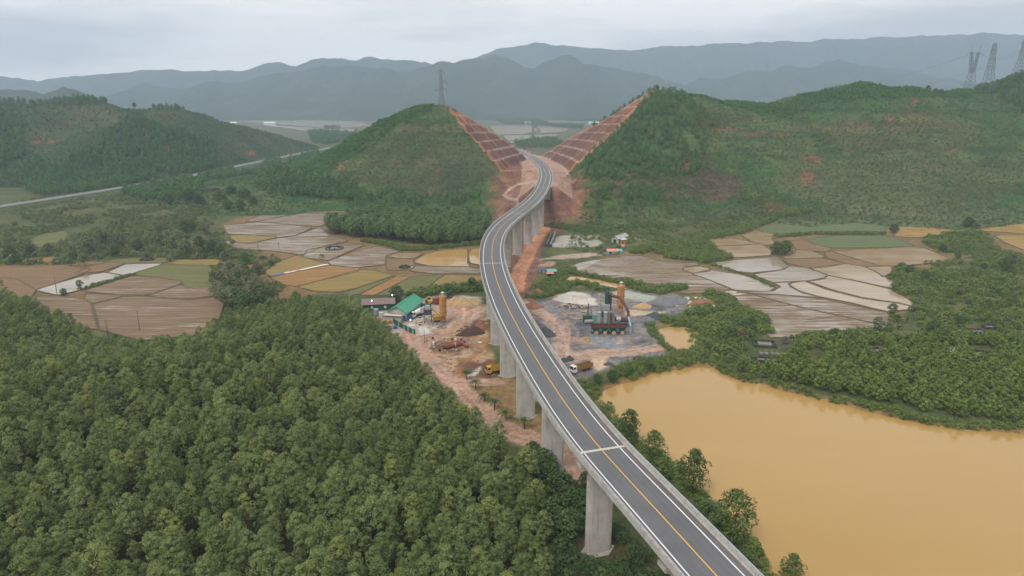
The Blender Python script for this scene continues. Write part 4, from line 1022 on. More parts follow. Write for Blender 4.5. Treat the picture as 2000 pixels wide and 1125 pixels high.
for i in vis[:300]:
    tree_thing("acacia_tree", "slender green acacia tree in the dense plantation nearest the camera", "tree", AC[int(rng.integers(6))], (x[i], y[i], z[i] - .1), rng.uniform(0, 6.28), sc[i], "acacia plantation trees")
rest = np.array([i for i in range(len(x)) if i not in near])
C_AC = source_collection("acacia", [join_mesh("acacia", a, b) for a, b in AC])
scatter("acacia_woodland", np.stack([x, y, z - .1], 1)[rest], sc[rest], C_AC, 6, "mass of acacia trees filling the plantation slope behind the nearest rows")
N_FOREST = len(x)

# ------------------------------------------------------------------ grove on the plain behind the fields
GR = [(crown_mesh("crown", M_GROVE, 320 + i, 3.2, 13 + i * .7, 3.9, 20, 46, .44, .6, .8, .38, .4), trunk_mesh("trunk", 9.5, .2, 420 + i, 5, 1.8)) for i in range(4)]
GROVE = zpoly(5, [(110, 240), (130, 215), (205, 225), (250, 195), (340, 175), (480, 165), (700, 168), (900, 180), (1000, 200), (1020, 240), (970, 300), (900, 305), (700, 320), (500, 290), (380, 285), (230, 270), (120, 250)])
x, y = jitter_grid(-180, 40, 440, 700, 5.4, .35, 3); k = inpoly(x, y, GROVE) & off_road(x, y, 11); x, y = x[k], y[k]; z = ground_z(x, y)
o2 = np.argsort(y); ngrove = min(300, len(x))
for i in o2[:ngrove]:
    tree_thing("grove_tree", "mid green broadleaf tree in the thick grove between the paddies and the viaduct", "tree", GR[int(rng.integers(4))], (x[i], y[i], z[i] - .1), rng.uniform(0, 6.28), rng.uniform(.75, 1.1), "grove trees beside the viaduct")
C_GR = source_collection("grove", [join_mesh("grove", a, b) for a, b in GR])
if len(x) > ngrove: i = o2[ngrove:]; scatter("grove_undergrowth", np.stack([x, y, z], 1)[i], rng.uniform(.75, 1.05, len(i)), C_GR, 4, "farther crowns of the thick grove")

# ------------------------------------------------------------------ shrubs and small trees
SH = [crown_mesh("shrub", M_SCRUB, 340 + i, -.3, 2.2 + .2 * i, 1.7, 9, 22, .30, .65, .6, .5, .6) for i in range(4)]
YT = [(crown_mesh("crown", M_YOUNG, 350 + i, .5, 4.3 + .3 * i, 1.45, 11, 30, .26, .6, .75, .42, .5), trunk_mesh("trunk", 3.2, .07, 430 + i, 3, .5)) for i in range(4)]
SB = [crown_mesh("hillbush", M_BRIGHT, 360 + i, -.2, 2.6, 1.5, 6, 12, .42, .7, .6, .5, .6) for i in range(3)]
M_HILLSCRUB = leaf_mat("hill_scrub_leaves", (.054, .100, .030), (.105, .160, .055))
SD = [crown_mesh("hillscrub", M_HILLSCRUB, 364 + i, -.2, 1.3, 1.2, 5, 10, .36, .7, .6, .55, .7) for i in range(3)]
SG = [crown_mesh("hillgrass", M_HILLSCRUB, 367 + i, -.2, 1.1, 1.2, 5, 10, .36, .6, .6, .6, .7) for i in range(3)]
HW = [join_mesh("hillwood", crown_mesh("hw", m, 370 + i, 1.5, 9.5 + i, 2.9, 11, 20, .62, .65, .75, .42, .45), trunk_mesh("hwt", 6, .16, 440 + i, 3, 1)) for i, m in enumerate((M_GROVE, M_BRIGHT, M_BRIGHT))]
C_SH = source_collection("shrub", SH); C_YT = source_collection("young", [join_mesh("young", a, b) for a, b in YT]); C_SB = source_collection("hillbush", SB); C_SD = source_collection("hillscrub", SD); C_SG = source_collection("hillgrass", SG); C_HW = source_collection("hillwood", HW)
# plantation of young trees on the lake's far bank
YOUNG = zpoly(6, [(380, 1000), (560, 1010), (760, 880), (1250, 850), (2700, 820), (2700, 1420), (2200, 1340), (1900, 1300), (1750, 1290), (1500, 1255), (1250, 1200), (950, 1140), (650, 1075), (480, 1045)])
x, y = jitter_grid(60, 380, 140, 300, 2.9, .36, 5)
k = inpoly(x, y, YOUNG) & (sdpoly(x, y, LAKE) > .8); x, y = x[k], y[k]; z = ground_z(x, y); k = inview(x, y, z, 260); x, y, z = x[k], y[k], z[k]
TOMB_PX = [(1500, 682, 34, 28), (1710, 687, 14, 9), (1910, 646, 24, 14), (1915, 692, 26, 13), (1858, 685, 9, 8), (1588, 697, 14, 10), (1690, 707, 10, 5), (1425, 698, 10, 6)]
def tombs_clear(x, y):
    px, py = proj(x, y, 0); k = np.ones(np.shape(x), bool)
    for a, b, rx, ry in TOMB_PX: k &= ((px - a) / rx) ** 2 + ((py - b) / ry) ** 2 > 1.6
    return k
k = tombs_clear(x, y); x, y, z = x[k], y[k], z[k]
px_ = proj(x, y, z)[0]; o2 = np.argsort(np.hypot(x, y) + 1e4 * (px_ > 1995)); ny = min(300, len(x)); syt = rng.uniform(.75, 1.25, len(x))
for i in o2[:ny]:
    tree_thing("young_tree", "small bright green young tree in rows along the far bank of the muddy lake", "tree", YT[int(rng.integers(4))], (x[i], y[i], z[i] - .05), rng.uniform(0, 6.28), syt[i], "young trees on the lake bank")
i = o2[ny:]; scatter("young_plantation", np.stack([x, y, z], 1)[i], syt[i], C_YT, 4, "mass of young trees behind the lakeside rows")
# dense scrub on the far bank and round the paddies
SCRUBS = [zpoly(6, [(1210, 500), (1290, 420), (1360, 420), (1600, 395), (1430, 300), (1430, 260), (1700, 230), (1820, 260), (1850, 330), (2000, 380), (2600, 430), (2700, 860), (1250, 860), (760, 885), (560, 1000), (380, 1000), (220, 930), (170, 850), (190, 800), (90, 700), (180, 660), (330, 640), (420, 700), (530, 750), (570, 830), (1000, 815), (1240, 780), (1240, 680), (1390, 660), (1260, 560)])]
x, y = jitter_grid(50, 480, 180, 620, 3.1, .4, 7); k = inpoly(x, y, SCRUBS[0]) & fields_clear(x, y) & tombs_clear(x, y) & (sdpoly(x, y, LAKE) > 1.5); x, y = x[k], y[k]
k = fbm(x / 22, y / 22, 207, 3) < .70; x, y = x[k], y[k]
scatter("lakeside_scrub", np.stack([x, y, ground_z(x, y)], 1), rng.uniform(.4, 1.3, len(x)) * (.55 + .9 * fbm(x / 16, y / 16, 208, 3)), C_SH, 4, "tangled green scrub between the paddies and the lake bank")
def strip(name, o, pts, w, sp, sc0, sc1, coll, nv, label, seed):
    ln = zpoly(o, pts); a = np.array(ln); x, y = jitter_grid(a[:, 0].min() - w, a[:, 0].max() + w, a[:, 1].min() - w, a[:, 1].max() + w, sp, .45, seed)
    k = linedist(x, y, ln)[0] < w * (.5 + .8 * fbm(x / 7, y / 7, seed, 2)); k &= off_road(x, y, 7); x, y = x[k], y[k]
    scatter(name, np.stack([x, y, surf(x, y)], 1), rng.uniform(sc0, sc1, len(x)), coll, nv, label)
strip("hedge", 'h', [(870, 720), (900, 780), (1100, 820), (1330, 870), (1500, 900)], 3.6, 1.9, .5, .9, C_SH, 4, "green hedge along the ditch below the wet ploughed paddy", 11)
strip("hedge", 'h', [(530, 1090), (650, 1050), (780, 1000), (850, 950), (1000, 920), (1150, 960), (1300, 1010)], 4.0, 1.9, .5, .95, C_SH, 4, "green bank between the ditch and the pale sand", 12)
strip("hedge", 'h', [(1640, 920), (1750, 960), (1950, 1020), (2150, 1050), (2300, 1010), (2420, 1000)], 6.0, 2.0, .6, 1.15, C_SH, 4, "thick green hedge behind the orange silo by the paddies", 13)
strip("hedge", 'h', [(340, 1110), (440, 1000), (560, 940), (680, 860), (760, 760)], 5.5, 2.2, .6, 1.0, C_SH, 4, "green bushes beside the teal roofed hut", 14)
strip("hedge", 6, [(330, 600), (380, 650), (480, 690), (530, 720), (560, 800)], 3.5, 1.9, .5, 1.0, C_SH, 4, "green ditch bank at the foot of the rutted paddy", 15)
strip("hedge", 6, [(260, 590), (330, 640), (400, 690), (420, 740), (350, 760)], 6.5, 2.1, .6, 1.1, C_SH, 4, "green bank beside the narrow flooded ditch", 16)
strip("hedge", 6, [(190, 300), (250, 350), (310, 390), (200, 400), (60, 330), (180, 280), (400, 240), (480, 200), (600, 170), (780, 160)], 7, 2.6, .6, 1.3, C_SH, 4, "dark scrub along the paddies at the foot of the long hill", 17)
strip("hedge", 6, [(620, 265), (800, 250), (1000, 250), (1200, 250)], 4, 2.4, .6, 1.0, C_SH, 4, "hedge between the two green paddies", 18)
strip("hedge", 6, [(270, 425), (400, 465), (500, 495), (600, 545)], 1.8, 1.6, .3, .6, C_SH, 4, "grassy dyke between the silvery paddies", 19)
strip("hedge", 6, [(760, 825), (900, 812), (980, 808), (1100, 800)], 2.5, 1.7, .5, .9, C_SH, 4, "low hedge along the near edge of the rutted paddy", 20)
strip("hedge", 'k', [(420, 690), (520, 740), (600, 770), (480, 800), (560, 880), (640, 980)], 3.2, 1.6, .35, .75, C_SH, 4, "green bank where the viaduct meets the lake", 21)
strip("hedge", 'k', [(1050, 520), (1250, 470), (1400, 400), (1600, 370), (1800, 350), (1950, 300), (2050, 270)], 5.0, 1.7, .4, .9, C_SH, 4, "green bank along the lake in front of the gravel yard", 22)
strip("hedge", 'k', [(1000, 410), (1150, 360), (1250, 330), (1500, 310)], 2.0, 1.8, .3, .5, C_SH, 4, "low weeds along the edge of the gravel yard", 23)
strip("hedge", 5, [(640, 590), (740, 570), (860, 560), (960, 555)], 5.5, 2.0, .9, 1.5, C_SH, 4, "dark hedge behind the concrete plant", 24)
strip("hedge", 5, [(330, 290), (450, 310), (560, 340), (720, 330), (900, 310), (990, 300)], 5, 2.2, .6, 1.1, C_SH, 4, "low bushes at the foot of the grove", 25)
strip("hedge", 'p', [(1650, 620), (1700, 720), (1800, 850), (1900, 940), (1990, 1000)], 3.0, 1.8, .3, .6, C_SH, 4, "rough grass between the gravel yard and the small pond", 26)
strip("hedge", 'p', [(1850, 560), (1930, 600), (2050, 600), (2200, 640), (2330, 760), (2300, 900), (2180, 990)], 5.0, 1.9, .5, 1.0, C_SH, 4, "green bank round the small pond", 27)
strip("hedge", 4, [(460, 560), (560, 530), (660, 500), (740, 480)], 2.2, 1.7, .4, .7, C_SH, 4, "bushy dyke beside the long flooded paddy", 28)
strip("hedge", 'h', [(720, 120), (900, 140), (1100, 150), (1200, 150)], 7, 2.4, .5, 1.0, C_SH, 4, "green bushes beside the digger on the haul road", 29)
strip("hedge", 5, [(1850, 350), (1950, 330), (2050, 380), (2150, 390), (2180, 330)], 7, 2.3, .7, 1.2, C_SH, 4, "dark bushes by the corner of the wet paddy", 30)
# left plain: scrub, banana clumps
LS = zpoly('l', [(-100, 160), (0, 140), (350, 80), (800, 10), (1500, -20), (1850, 120), (1990, 200), (1990, 560), (1500, 600), (950, 560), (600, 680), (-100, 620)])
x, y = jitter_grid(-420, -130, 400, 760, 4.6, .42, 31); k = inpoly(x, y, LS) & fields_clear(x, y); x, y = x[k], y[k]; k = fbm(x / 26, y / 26, 211, 3) < .57; x, y = x[k], y[k]
SLS = [crown_mesh("paleshrub", M_GREYTREE, 380 + i, -.3, 2.6, 2.0, 8, 18, .42, .5, .6, .5, .55) for i in range(3)] + SH[:2]
scatter("valley_scrub", np.stack([x, y, surf(x, y)], 1), rng.uniform(.6, 1.35, len(x)), source_collection("paleshrub", SLS), 5, "pale and green scrub covering the left plain")
# ------------------------------------------------------------------ cover on the hills
WOODS = [[(1275, 170), (1330, 175), (1400, 240), (1380, 330), (1340, 345), (1290, 350), (1180, 355), (1130, 350), (1150, 310), (1210, 250)], [(1110, 395), (1180, 372), (1300, 368), (1295, 400), (1180, 425), (1120, 425)], [(1060, 290), (1150, 240), (1260, 180), (1275, 182), (1200, 240), (1110, 292)],
         [(590, 345), (700, 372), (960, 385), (1000, 400), (960, 420), (700, 395), (600, 380)],
         [(1880, 160), (1960, 130), (2060, 125), (2060, 260), (1960, 200)]]
x, y = jitter_grid(-420, 820, 480, 980, 3.0, .42, 41); zz, cut, berm, fill, d, s, right = hill_ab(x, y)
k = (zz > .2) & ~cut & ~fill & (d > 22) & (zz > ground_z(x, y)); k &= ~((d < 62) & (~right) & (s > S_AB - 30) & (s < S_AB + 200)) & ~((d < 45) & right & (s > S_AB - 30) & (s < S_AB + 80))
x, y, zz, d, s = x[k], y[k], zz[k], d[k], s[k]; px, py = proj(x, y, zz); k = inview(x, y, zz, 20); x, y, zz, px, py = x[k], y[k], zz[k], px[k], py[k]
wood = np.zeros(len(x), bool)
for w in WOODS: wood |= inpoly(px + (fbm(x / 12, y / 12, 213, 2) - .5) * 30, py + (fbm(x / 12 + 5, y / 12, 214, 2) - .5) * 16, w)
wk = wood & (rng.random(len(x)) < .42)
scatter("hill_woodland", np.stack([x, y, zz - .2], 1)[wk], rng.uniform(.35, .72, wk.sum()), C_HW, 3, "woods on the spur and crest of the long hill and round the pylon hill")
bright = np.zeros(len(x), bool)
for w in ([(570, 340), (640, 285), (720, 240), (800, 205), (850, 200), (850, 212), (760, 255), (690, 310), (620, 345)], [(1330, 180), (1500, 205), (1600, 182), (1700, 158), (1850, 178), (1900, 175), (1900, 192), (1760, 190), (1690, 195), (1600, 205), (1540, 230), (1430, 210)]): bright |= inpoly(px + (fbm(x / 12, y / 12, 223, 2) - .5) * 24, py + (fbm(x / 12 + 5, y / 12, 224, 2) - .5) * 12, w)
bright &= ~wood
scatter("hill_plantation", np.stack([x, y, zz - .1], 1)[bright], rng.uniform(.7, 1.35, bright.sum()), C_SB, 3, "bright green young plantation on the crests of the hills by the cutting")
wood |= bright
n1 = fbm(x / 25, y / 25, 215, 3); lines = np.zeros(len(x), bool)
for ln in ([(1420, 292), (1560, 318), (1680, 322), (1800, 312), (1850, 292), (1870, 288), (2000, 296)], [(1560, 300), (1530, 270), (1600, 262), (1700, 245)], [(1500, 425), (1620, 420), (1720, 412), (1820, 400), (1900, 392)], [(1850, 290), (1900, 340), (1960, 400), (2000, 420)], [(1485, 300), (1488, 390)], [(620, 350), (760, 330), (960, 318)], [(700, 300), (860, 268), (940, 262)], [(640, 365), (800, 372), (950, 365)]):
    lines |= linedist(px, py, ln)[0] < 2.5
bk = ~wood & ((n1 > .50) | lines) & (rng.random(len(x)) < np.where(lines, 1.0, .34))
scatter("hill_bushes", np.stack([x, y, zz - .1], 1)[bk], rng.uniform(.35, .85, bk.sum()) * np.where(lines[bk], 1.3, 1.0), C_SD, 3, "low dark bushes on the slopes of the hills by the cutting")
gk = ~wood & ~bk & (rng.random(len(x)) < .5)
scatter("hill_grass", np.stack([x, y, zz - .1], 1)[gk], rng.uniform(.5, 1.1, gk.sum()), C_SG, 3, "rough grass on the slopes of the hills by the cutting")
grn = (n1 < .46) & ~wood & (rng.random(len(x)) < .25)
scatter("hill_saplings", np.stack([x, y, zz - .1], 1)[grn], rng.uniform(.4, .9, grn.sum()), C_SB, 3, "bright saplings on the slopes of the hills by the cutting")
x, y = jitter_grid(-1300, -210, 740, 1700, 6.5, .42, 43); zz = hill_left(x, y); k = zz > .3; x, y, zz = x[k], y[k], zz[k]; k = inview(x, y, zz, 20) & (linedist(x, y, OLD)[0] > 14) & (linedist(x, y, OLD)[2] < 0); x, y, zz = x[k], y[k], zz[k]
px, py = proj(x, y, zz); low = (py > 318 - (fbm(x / 40, y / 40, 217, 2) - .5) * 60) | ((py < 207) & (px < 210)) | ((px > 300) & (px < 360) & (py < 220))
scatter("hill_trees", np.stack([x, y, zz - .2], 1)[low], rng.uniform(.5, 1.0, low.sum()), C_HW, 3, "woods at the foot of the hill beyond the highway")
k = ~low; scatter("hill_thicket", np.stack([x, y, zz - .2], 1)[k], rng.uniform(.8, 1.7, k.sum()), C_SD, 3, "thicket on the hill beyond the highway")
# belts of trees on the plain along the highway and in the far valley
def belt(name, polys, sp, sc0, sc1, seed, label, dens=1.0, z=None):
    P_ = []; S_ = []
    for pl in polys:
        w = [tuple(P(*q)[:2]) for q in pl]; a = np.array(w); x, y = jitter_grid(a[:, 0].min(), a[:, 0].max(), a[:, 1].min(), a[:, 1].max(), sp, .42, seed); k = inpoly(x, y, w) & (linedist(x, y, OLD)[0] > 10) & off_road(x, y, 16) & fields_clear(x, y) & (rng.random(len(x)) < dens); x, y = x[k], y[k]
        P_.append(np.stack([x, y, surf(x, y) - .2], 1)); S_.append(rng.uniform(sc0, sc1, len(x)))
    scatter(name, np.concatenate(P_), np.concatenate(S_), C_HW, 3, label)
belt("roadside_trees", [[(50, 372), (150, 350), (330, 325), (420, 322), (440, 340), (300, 352), (180, 378), (80, 385)], [(250, 385), (330, 366), (400, 358), (395, 400), (310, 398), (260, 392)], [(238, 376), (330, 358), (372, 350), (378, 356), (330, 366), (245, 385)], [(385, 348), (455, 333), (458, 340), (390, 354)], [(515, 321), (548, 314), (550, 319), (520, 327)], [(400, 352), (470, 345), (540, 338), (560, 350), (450, 360)], [(512, 322), (540, 318), (545, 326), (520, 332)],
     [(500, 385), (540, 370), (600, 385), (700, 392), (690, 405), (600, 400), (520, 398)], [(560, 320), (620, 300), (640, 320), (600, 345), (560, 350)], [(0, 330), (60, 340), (60, 352), (0, 358)]], 5.6, .65, 1.05, 45, "belts of trees along the old highway")
belt("far_trees", [[(600, 262), (640, 248), (700, 256), (690, 275), (640, 285), (610, 280)], [(960, 232), (1060, 226), (1070, 242), (990, 246)], [(1070, 222), (1200, 220), (1180, 238), (1090, 236)], [(1000, 282), (1080, 272), (1110, 290), (1020, 292)], [(930, 222), (1000, 220), (1000, 228), (940, 230)], [(1030, 243), (1140, 246), (1140, 252), (1030, 250)], [(470, 220), (560, 214), (560, 222), (480, 228)]], 11, .8, 1.4, 47, "belts of trees in the far valley", .8)
# undergrowth in the hollow between plantation and near piers
HOL = [tuple(P(*q)[:2]) for q in [(1010, 900), (1060, 890), (1140, 960), (1290, 1110), (1330, 1200), (1030, 1200), (1050, 1060), (1030, 970)]]
x, y = jitter_grid(0, 60, 70, 190, 1.9, .42, 61); k = inpoly(x, y, HOL) & tracks_clear(x, y, 4.5) & (fbm(x / 6, y / 6, 221, 3) < .60); x, y = x[k], y[k]
for a in PIER_XY: k = np.hypot(x - a[0], y - a[1]) > 5.2; x, y = x[k], y[k]
SDK = [crown_mesh("undergrowth", M_DARKTREE, 390 + i, -.3, 2.0, 1.5, 10, 34, .20, .6, .6, .5, .5) for i in range(3)]
scatter("undergrowth", np.stack([x, y, ground_z(x, y)], 1), rng.uniform(.5, 1.3, len(x)), source_collection("undergrowth", SDK), 3, "dark undergrowth below the viaduct next to the plantation")
# bushes overhanging the lake's edge
x, y = jitter_grid(0, 420, 60, 290, 1.7, .42, 63); sd = sdpoly(x, y, LAKE); k = (sd > -1.2) & (sd < 2.6) & off_road(x, y, 8) & (fbm(x / 9, y / 9, 225, 3) < .70) & (x > 20) & ~((x < 75) & (y > 205) & (fbm(x / 5, y / 5, 226, 2) < .5)); x, y = x[k], y[k]
z = np.maximum(ground_z(x, y), -1.0)
scatter("shore_bushes", np.stack([x, y, z], 1), rng.uniform(.3, .8, len(x)), C_SH, 4, "bushes and weeds hanging over the edge of the muddy lake")
NB = [tuple(P(*q)[:2]) for q in [(1175, 795), (1250, 862), (1330, 935), (1420, 1028), (1480, 1100), (1530, 1180)]]
x, y = jitter_grid(20, 90, 60, 240, 2.0, .42, 65); k = (linedist(x, y, NB)[0] < 3.2) & off_road(x, y, 6.8) & (fbm(x / 8, y / 8, 227, 2) < .55); x, y = x[k], y[k]
scatter("bank_shrubbery", np.stack([x, y, np.maximum(ground_z(x, y), -1.0)], 1), rng.uniform(.4, .95, len(x)), C_SH, 4, "thick green shrubs on the bank between the viaduct and the muddy lake")
# rough grass between the paddies and the foot of the long hill, and round the field edges
GT = [crown_mesh("grasstuft", M_GREYTREE, 395 + i, -.2, .9, .9, 5, 9, .26, .35, .6, .6, .3) for i in range(3)] + SH[:1]
C_GT = source_collection("grasstuft", GT)
for nm, o, pl, sp, lb in (("meadow_grass", 6, [(-560, 330), (-480, 200), (-420, 60), (0, 60), (480, 90), (700, 130), (600, 180), (450, 235), (180, 280), (50, 340), (-200, 330), (-300, 380)], 2.7, "rough olive grass at the foot of the long hill"), ("field_grass", 4, [(900, 330), (1250, 300), (1500, 360), (1560, 400), (1470, 480), (1600, 560), (1300, 660), (1150, 800), (1230, 560)], 2.4, "rough grass between the ploughed paddies and the stubble field"), ("verge_grass", 'l', [(-100, 160), (-100, 90), (0, 90), (400, 20), (900, -60), (1700, -120), (1700, 60), (900, 120), (300, 200)], 3.2, "rough grass along the old highway")):
    w = zpoly(o, pl); a = np.array(w); x, y = jitter_grid(a[:, 0].min(), a[:, 0].max(), a[:, 1].min(), a[:, 1].max(), sp, .45, 67); k = inpoly(x, y, w) & fields_clear(x, y) & off_road(x, y, 14) & tracks_clear(x, y) & (linedist(x, y, OLD)[0] > 9) & (fbm(x / 15, y / 15, 228, 3) < .62); x, y = x[k], y[k]
    scatter(nm, np.stack([x, y, surf(x, y)], 1), rng.uniform(.5, 1.2, len(x)), C_GT, 4, lb)
# ------------------------------------------------------------------ single trees, palms
def gz(x, y): return float(surf(np.array([x]), np.array([y]))[0])
def at_ground(px, py, z0=0.0):
    q = P(px, py, z0)
    for _ in range(4): q = P(px, py, gz(q.x, q.y))
    return q
M_SHORE = leaf_mat("shore_tree_leaves", (.046, .082, .016), (.120, .165, .038))
BT = [(crown_mesh("crown", m, 500 + i, h0, h1, r, cl, 60, sz, .6, .8, .36, .35), trunk_mesh("trunk", h1 * .75, .2, 520 + i, 6, r * .5)) for i, (m, h0, h1, r, cl, sz) in enumerate([
    (M_SHORE, .5, 11.5, 3.9, 36, .25), (M_SHORE, .5, 10.5, 3.2, 32, .24), (M_DARKTREE, .2, 9, 4.2, 28, .34), (M_GREYTREE, 2.5, 9, 4.2, 22, .34), (M_GREYTREE, 2.0, 7.5, 2.8, 16, .30), (M_YOUNG, .5, 8.5, 2.5, 24, .26)])]
def lone(px, py, v, s, label, name="broadleaf_tree", grp=None):
    q = at_ground(px, py); return tree_thing(name, label, "tree", BT[v], (q.x, q.y, q.z - .1), random.random() * 6, s, grp)
# along the lake, hard by the viaduct
for a in [(1228, 868, 1, 1.1, "slim tree by the viaduct rail, farthest up the lake shore"), (1275, 912, 0, 1.0, "dark round tree beside the viaduct rail, next to the slim one"), (1290, 945, 5, .95, "narrow upright tree between rail and lake, halfway along the shore row"),
          (1352, 965, 1, 1.25, "tall spreading tree leaning out over the muddy lake from the shore row"), (1330, 925, 2, .42, "low bush standing in the muddy water beside the tall spreading tree"), (1318, 985, 2, .6, "dark shrubby tree tucked under the viaduct rail"),
          (1432, 1062, 0, 1.25, "big dense dark tree on the lake shore nearest the camera"), (1405, 1040, 2, .6, "dark bushy tree right behind the big dense shore tree"), (1470, 1092, 5, .7, "small leafy tree at the water's edge below the big dense tree"), (1455, 1112, 2, .55, "dark bush under the rail at the near end of the shore"),
          (1543, 1150, 1, .85, "olive tree standing alone in the lake at the bottom edge")]: lone(*a[:4], a[4])
for i, (a, b, v, s) in enumerate([(1240, 1100, 2, .5), (1120, 1010, 2, .7), (1095, 980, 2, .75), (1075, 955, 2, .7), (1060, 930, 2, .75), (1110, 1050, 2, .7), (1040, 905, 2, .6), (1085, 1035, 2, .8), (1150, 960, 2, .55)]):
    lone(a, b, v, s * 1.25, "dark bushy tree in the hollow between the near pier and the plantation", "bushy_tree", "bushes round the near piers")
# lone trees in the paddies
for a in [(1515, 497, 2, 1.0, "bushy tree on the small island between flooded paddies, its left half"), (1533, 499, 2, 1.15, "dense round tree on the small island between flooded paddies, its right half"), (1890, 446, 2, 1.05, "tall dark tree beside the yellow paddies at the foot of the long hill"), (1907, 447, 4, .7, "small tree next to the tall dark one by the yellow paddies"),
          (1742, 621, 4, .95, "thin pale tree at the corner of the scrub by the tan paddies"), (1713, 652, 4, 1.05, "thin pale tree standing at the edge of the rutted paddy"), (157, 566, 4, .75, "small dark tree standing in the long flooded paddy"), (125, 577, 2, .45, "low round tree at the end of the long flooded paddy"),
          (1870, 505, 2, .55, "round dark bush on the scrub slope right of the big brown paddy"), (1840, 492, 2, .6, "dark bush at the tip of the big brown paddy"), (1975, 520, 3, .9, "open crowned tree at the far right of the scrub"), (1745, 455, 2, .8, "dark tree clump between the green paddy and yellow water"),
          (875, 582, 2, .9, "dark tree behind the green roofed hall"), (775, 590, 2, 1.0, "tall dark tree between the purple roof and the green roof"), (800, 588, 2, .6, "low dark bush behind the green roofed hall"), (922, 568, 3, .8, "grey green tree against the viaduct behind the sand heaps"),
          (665, 440, 2, .8, "dark tree at the paddy corner left of the grove"), (648, 448, 2, .6, "low tree at the left tip of the grove")]: lone(*a[:4], a[4])
# shrubs round the lake bank by the dump truck
for px, py, s, lb in [(1167, 752, .50, "round green bush by the lake below the dump truck"), (1196, 746, .52, "round green bush next to the drain outlet, left of it"), (1228, 735, .52, "wide green bush by the lake just right of the drain outlet"), (1265, 722, .45, "green bush on the bank in the middle of the yard's lake edge")]: lone(px, py, 2, s, lb, "round_bush")
# trees of the left plain
lt = [(20, 505, 2, 1.0), (60, 500, 2, .8), (95, 497, 3, .8), (30, 515, 2, .7), (150, 505, 3, 1.2), (175, 495, 3, 1.3), (165, 520, 3, .9), (205, 480, 3, 1.1), (235, 485, 3, 1.1), (225, 500, 2, .9), (270, 490, 2, .9), (310, 480, 3, 1.0), (340, 490, 3, 1.2), (365, 500, 3, 1.25), (350, 475, 3, 1.0), (362, 455, 2, 1.15), (375, 450, 2, 1.0), (400, 460, 3, 1.1), (390, 485, 2, 1.0), (415, 495, 2, 1.1), (430, 500, 2, .9), (400, 502, 2, .8), (312, 455, 2, .7),
      (440, 520, 3, 1.0), (450, 545, 3, 1.15), (470, 550, 3, 1.1), (480, 575, 3, 1.1), (500, 560, 3, .8), (445, 575, 2, .9), (480, 515, 2, .8), (490, 590, 3, 1.0), (465, 590, 2, .9), (430, 550, 4, 1.0), (530, 520, 2, .45), (500, 585, 3, 1.3), (515, 600, 2, 1.1), (455, 605, 3, 1.3), (480, 610, 2, 1.2), (440, 600, 3, 1.1), (505, 545, 3, 1.0), (465, 570, 3, 1.3), (425, 585, 3, 1.0), (530, 590, 3, .9), (475, 535, 2, .9), (455, 480, 3, .5), (430, 395, 2, 1.4), (455, 392, 2, 1.7), (480, 395, 2, 1.5), (445, 410, 2, 1.2), (470, 412, 2, 1.2), (495, 402, 2, 1.0), (330, 400, 2, 1.3), (370, 395, 2, 1.5), (390, 402, 2, 1.2), (345, 380, 2, 1.4), (310, 385, 2, 1.2)]
for a, b, v, s in lt:
    kd = {2: "dark round crowned tree", 3: "open grey green tree", 4: "small pale tree"}[v]
    wh, gr = ("by the small bridge on the old highway", "trees by the small bridge") if b < 420 else ("in the clump between the olive field and the stubble field", "trees beside the stubble field") if a > 418 and b > 505 else ("in the loose wood right above the olive field", "wood above the olive field") if a > 260 else ("at the left edge of the plain above the long brown field", "trees above the brown field")
    lone(a, b, v, s, kd + " " + wh, "plain_tree", gr)
rgx = random.Random(9); cnt = 0
while cnt < 42:
    a, b = rgx.uniform(1400, 1995), rgx.uniform(520, 720); q = P(a, b)
    if not inpoly(np.array([q.x]), np.array([q.y]), SCRUBS[0])[0] or not fields_clear(np.array([q.x]), np.array([q.y]))[0] or not tombs_clear(np.array([q.x]), np.array([q.y]))[0]: continue
    v = rgx.choice([2, 2, 0, 4, 5]); lone(a, b, v, rgx.uniform(.35, .75), {2: "dark round tree standing above the scrub behind the lake", 0: "taller mid green tree standing above the scrub behind the lake", 4: "thin grey green tree standing above the scrub behind the lake", 5: "bright narrow tree standing above the scrub behind the lake"}[v], "scrub_tree", "trees above the lakeside scrub"); cnt += 1
for a, b, s, lb in [(120, 192, 1.5, "tall thin tree sticking up from the hilltop beyond the highway"), (265, 212, 1.4, "tree standing up in the dip of the hilltop beyond the highway")]:
    q = PD(a, b + 12, 1075 if a < 200 else 1105); q.z = gz(q.x, q.y); tree_thing("hilltop_tree", lb, "tree", BT[4], q, 0, s)
for i, (a, b) in enumerate([(1812, 178), (1827, 180), (1838, 181)]):
    q = PD(a, b, 842); q.z = gz(q.x, q.y) - .3; tree_thing("ridge_tree", ["leftmost of three dark trees on the ridge near the pylons", "middle of three dark trees on the ridge near the pylons", "rightmost of three dark trees on the ridge near the pylons"][i], "tree", BT[2], q, i, .85)
# dead brown thuja-like shrubs by the tombs
DB = crown_mesh("crown", M_DEAD, 540, .2, 5, .8, 12, 30, .25, .5, .5, .6, .2); DT = trunk_mesh("trunk", 3.5, .07, 541, 3, .3)
for i, (a, b) in enumerate([(1437, 662), (1443, 663), (1451, 661)]):
    q = at_ground(a, b); tree_thing("dead_shrub", ["tall dry brown shrub by the tombs, leftmost of three", "tall dry brown shrub by the tombs, middle of three", "tall dry brown shrub by the tombs, rightmost of three"][i], "shrub", (DB, DT), q, i, .9 + .1 * i)
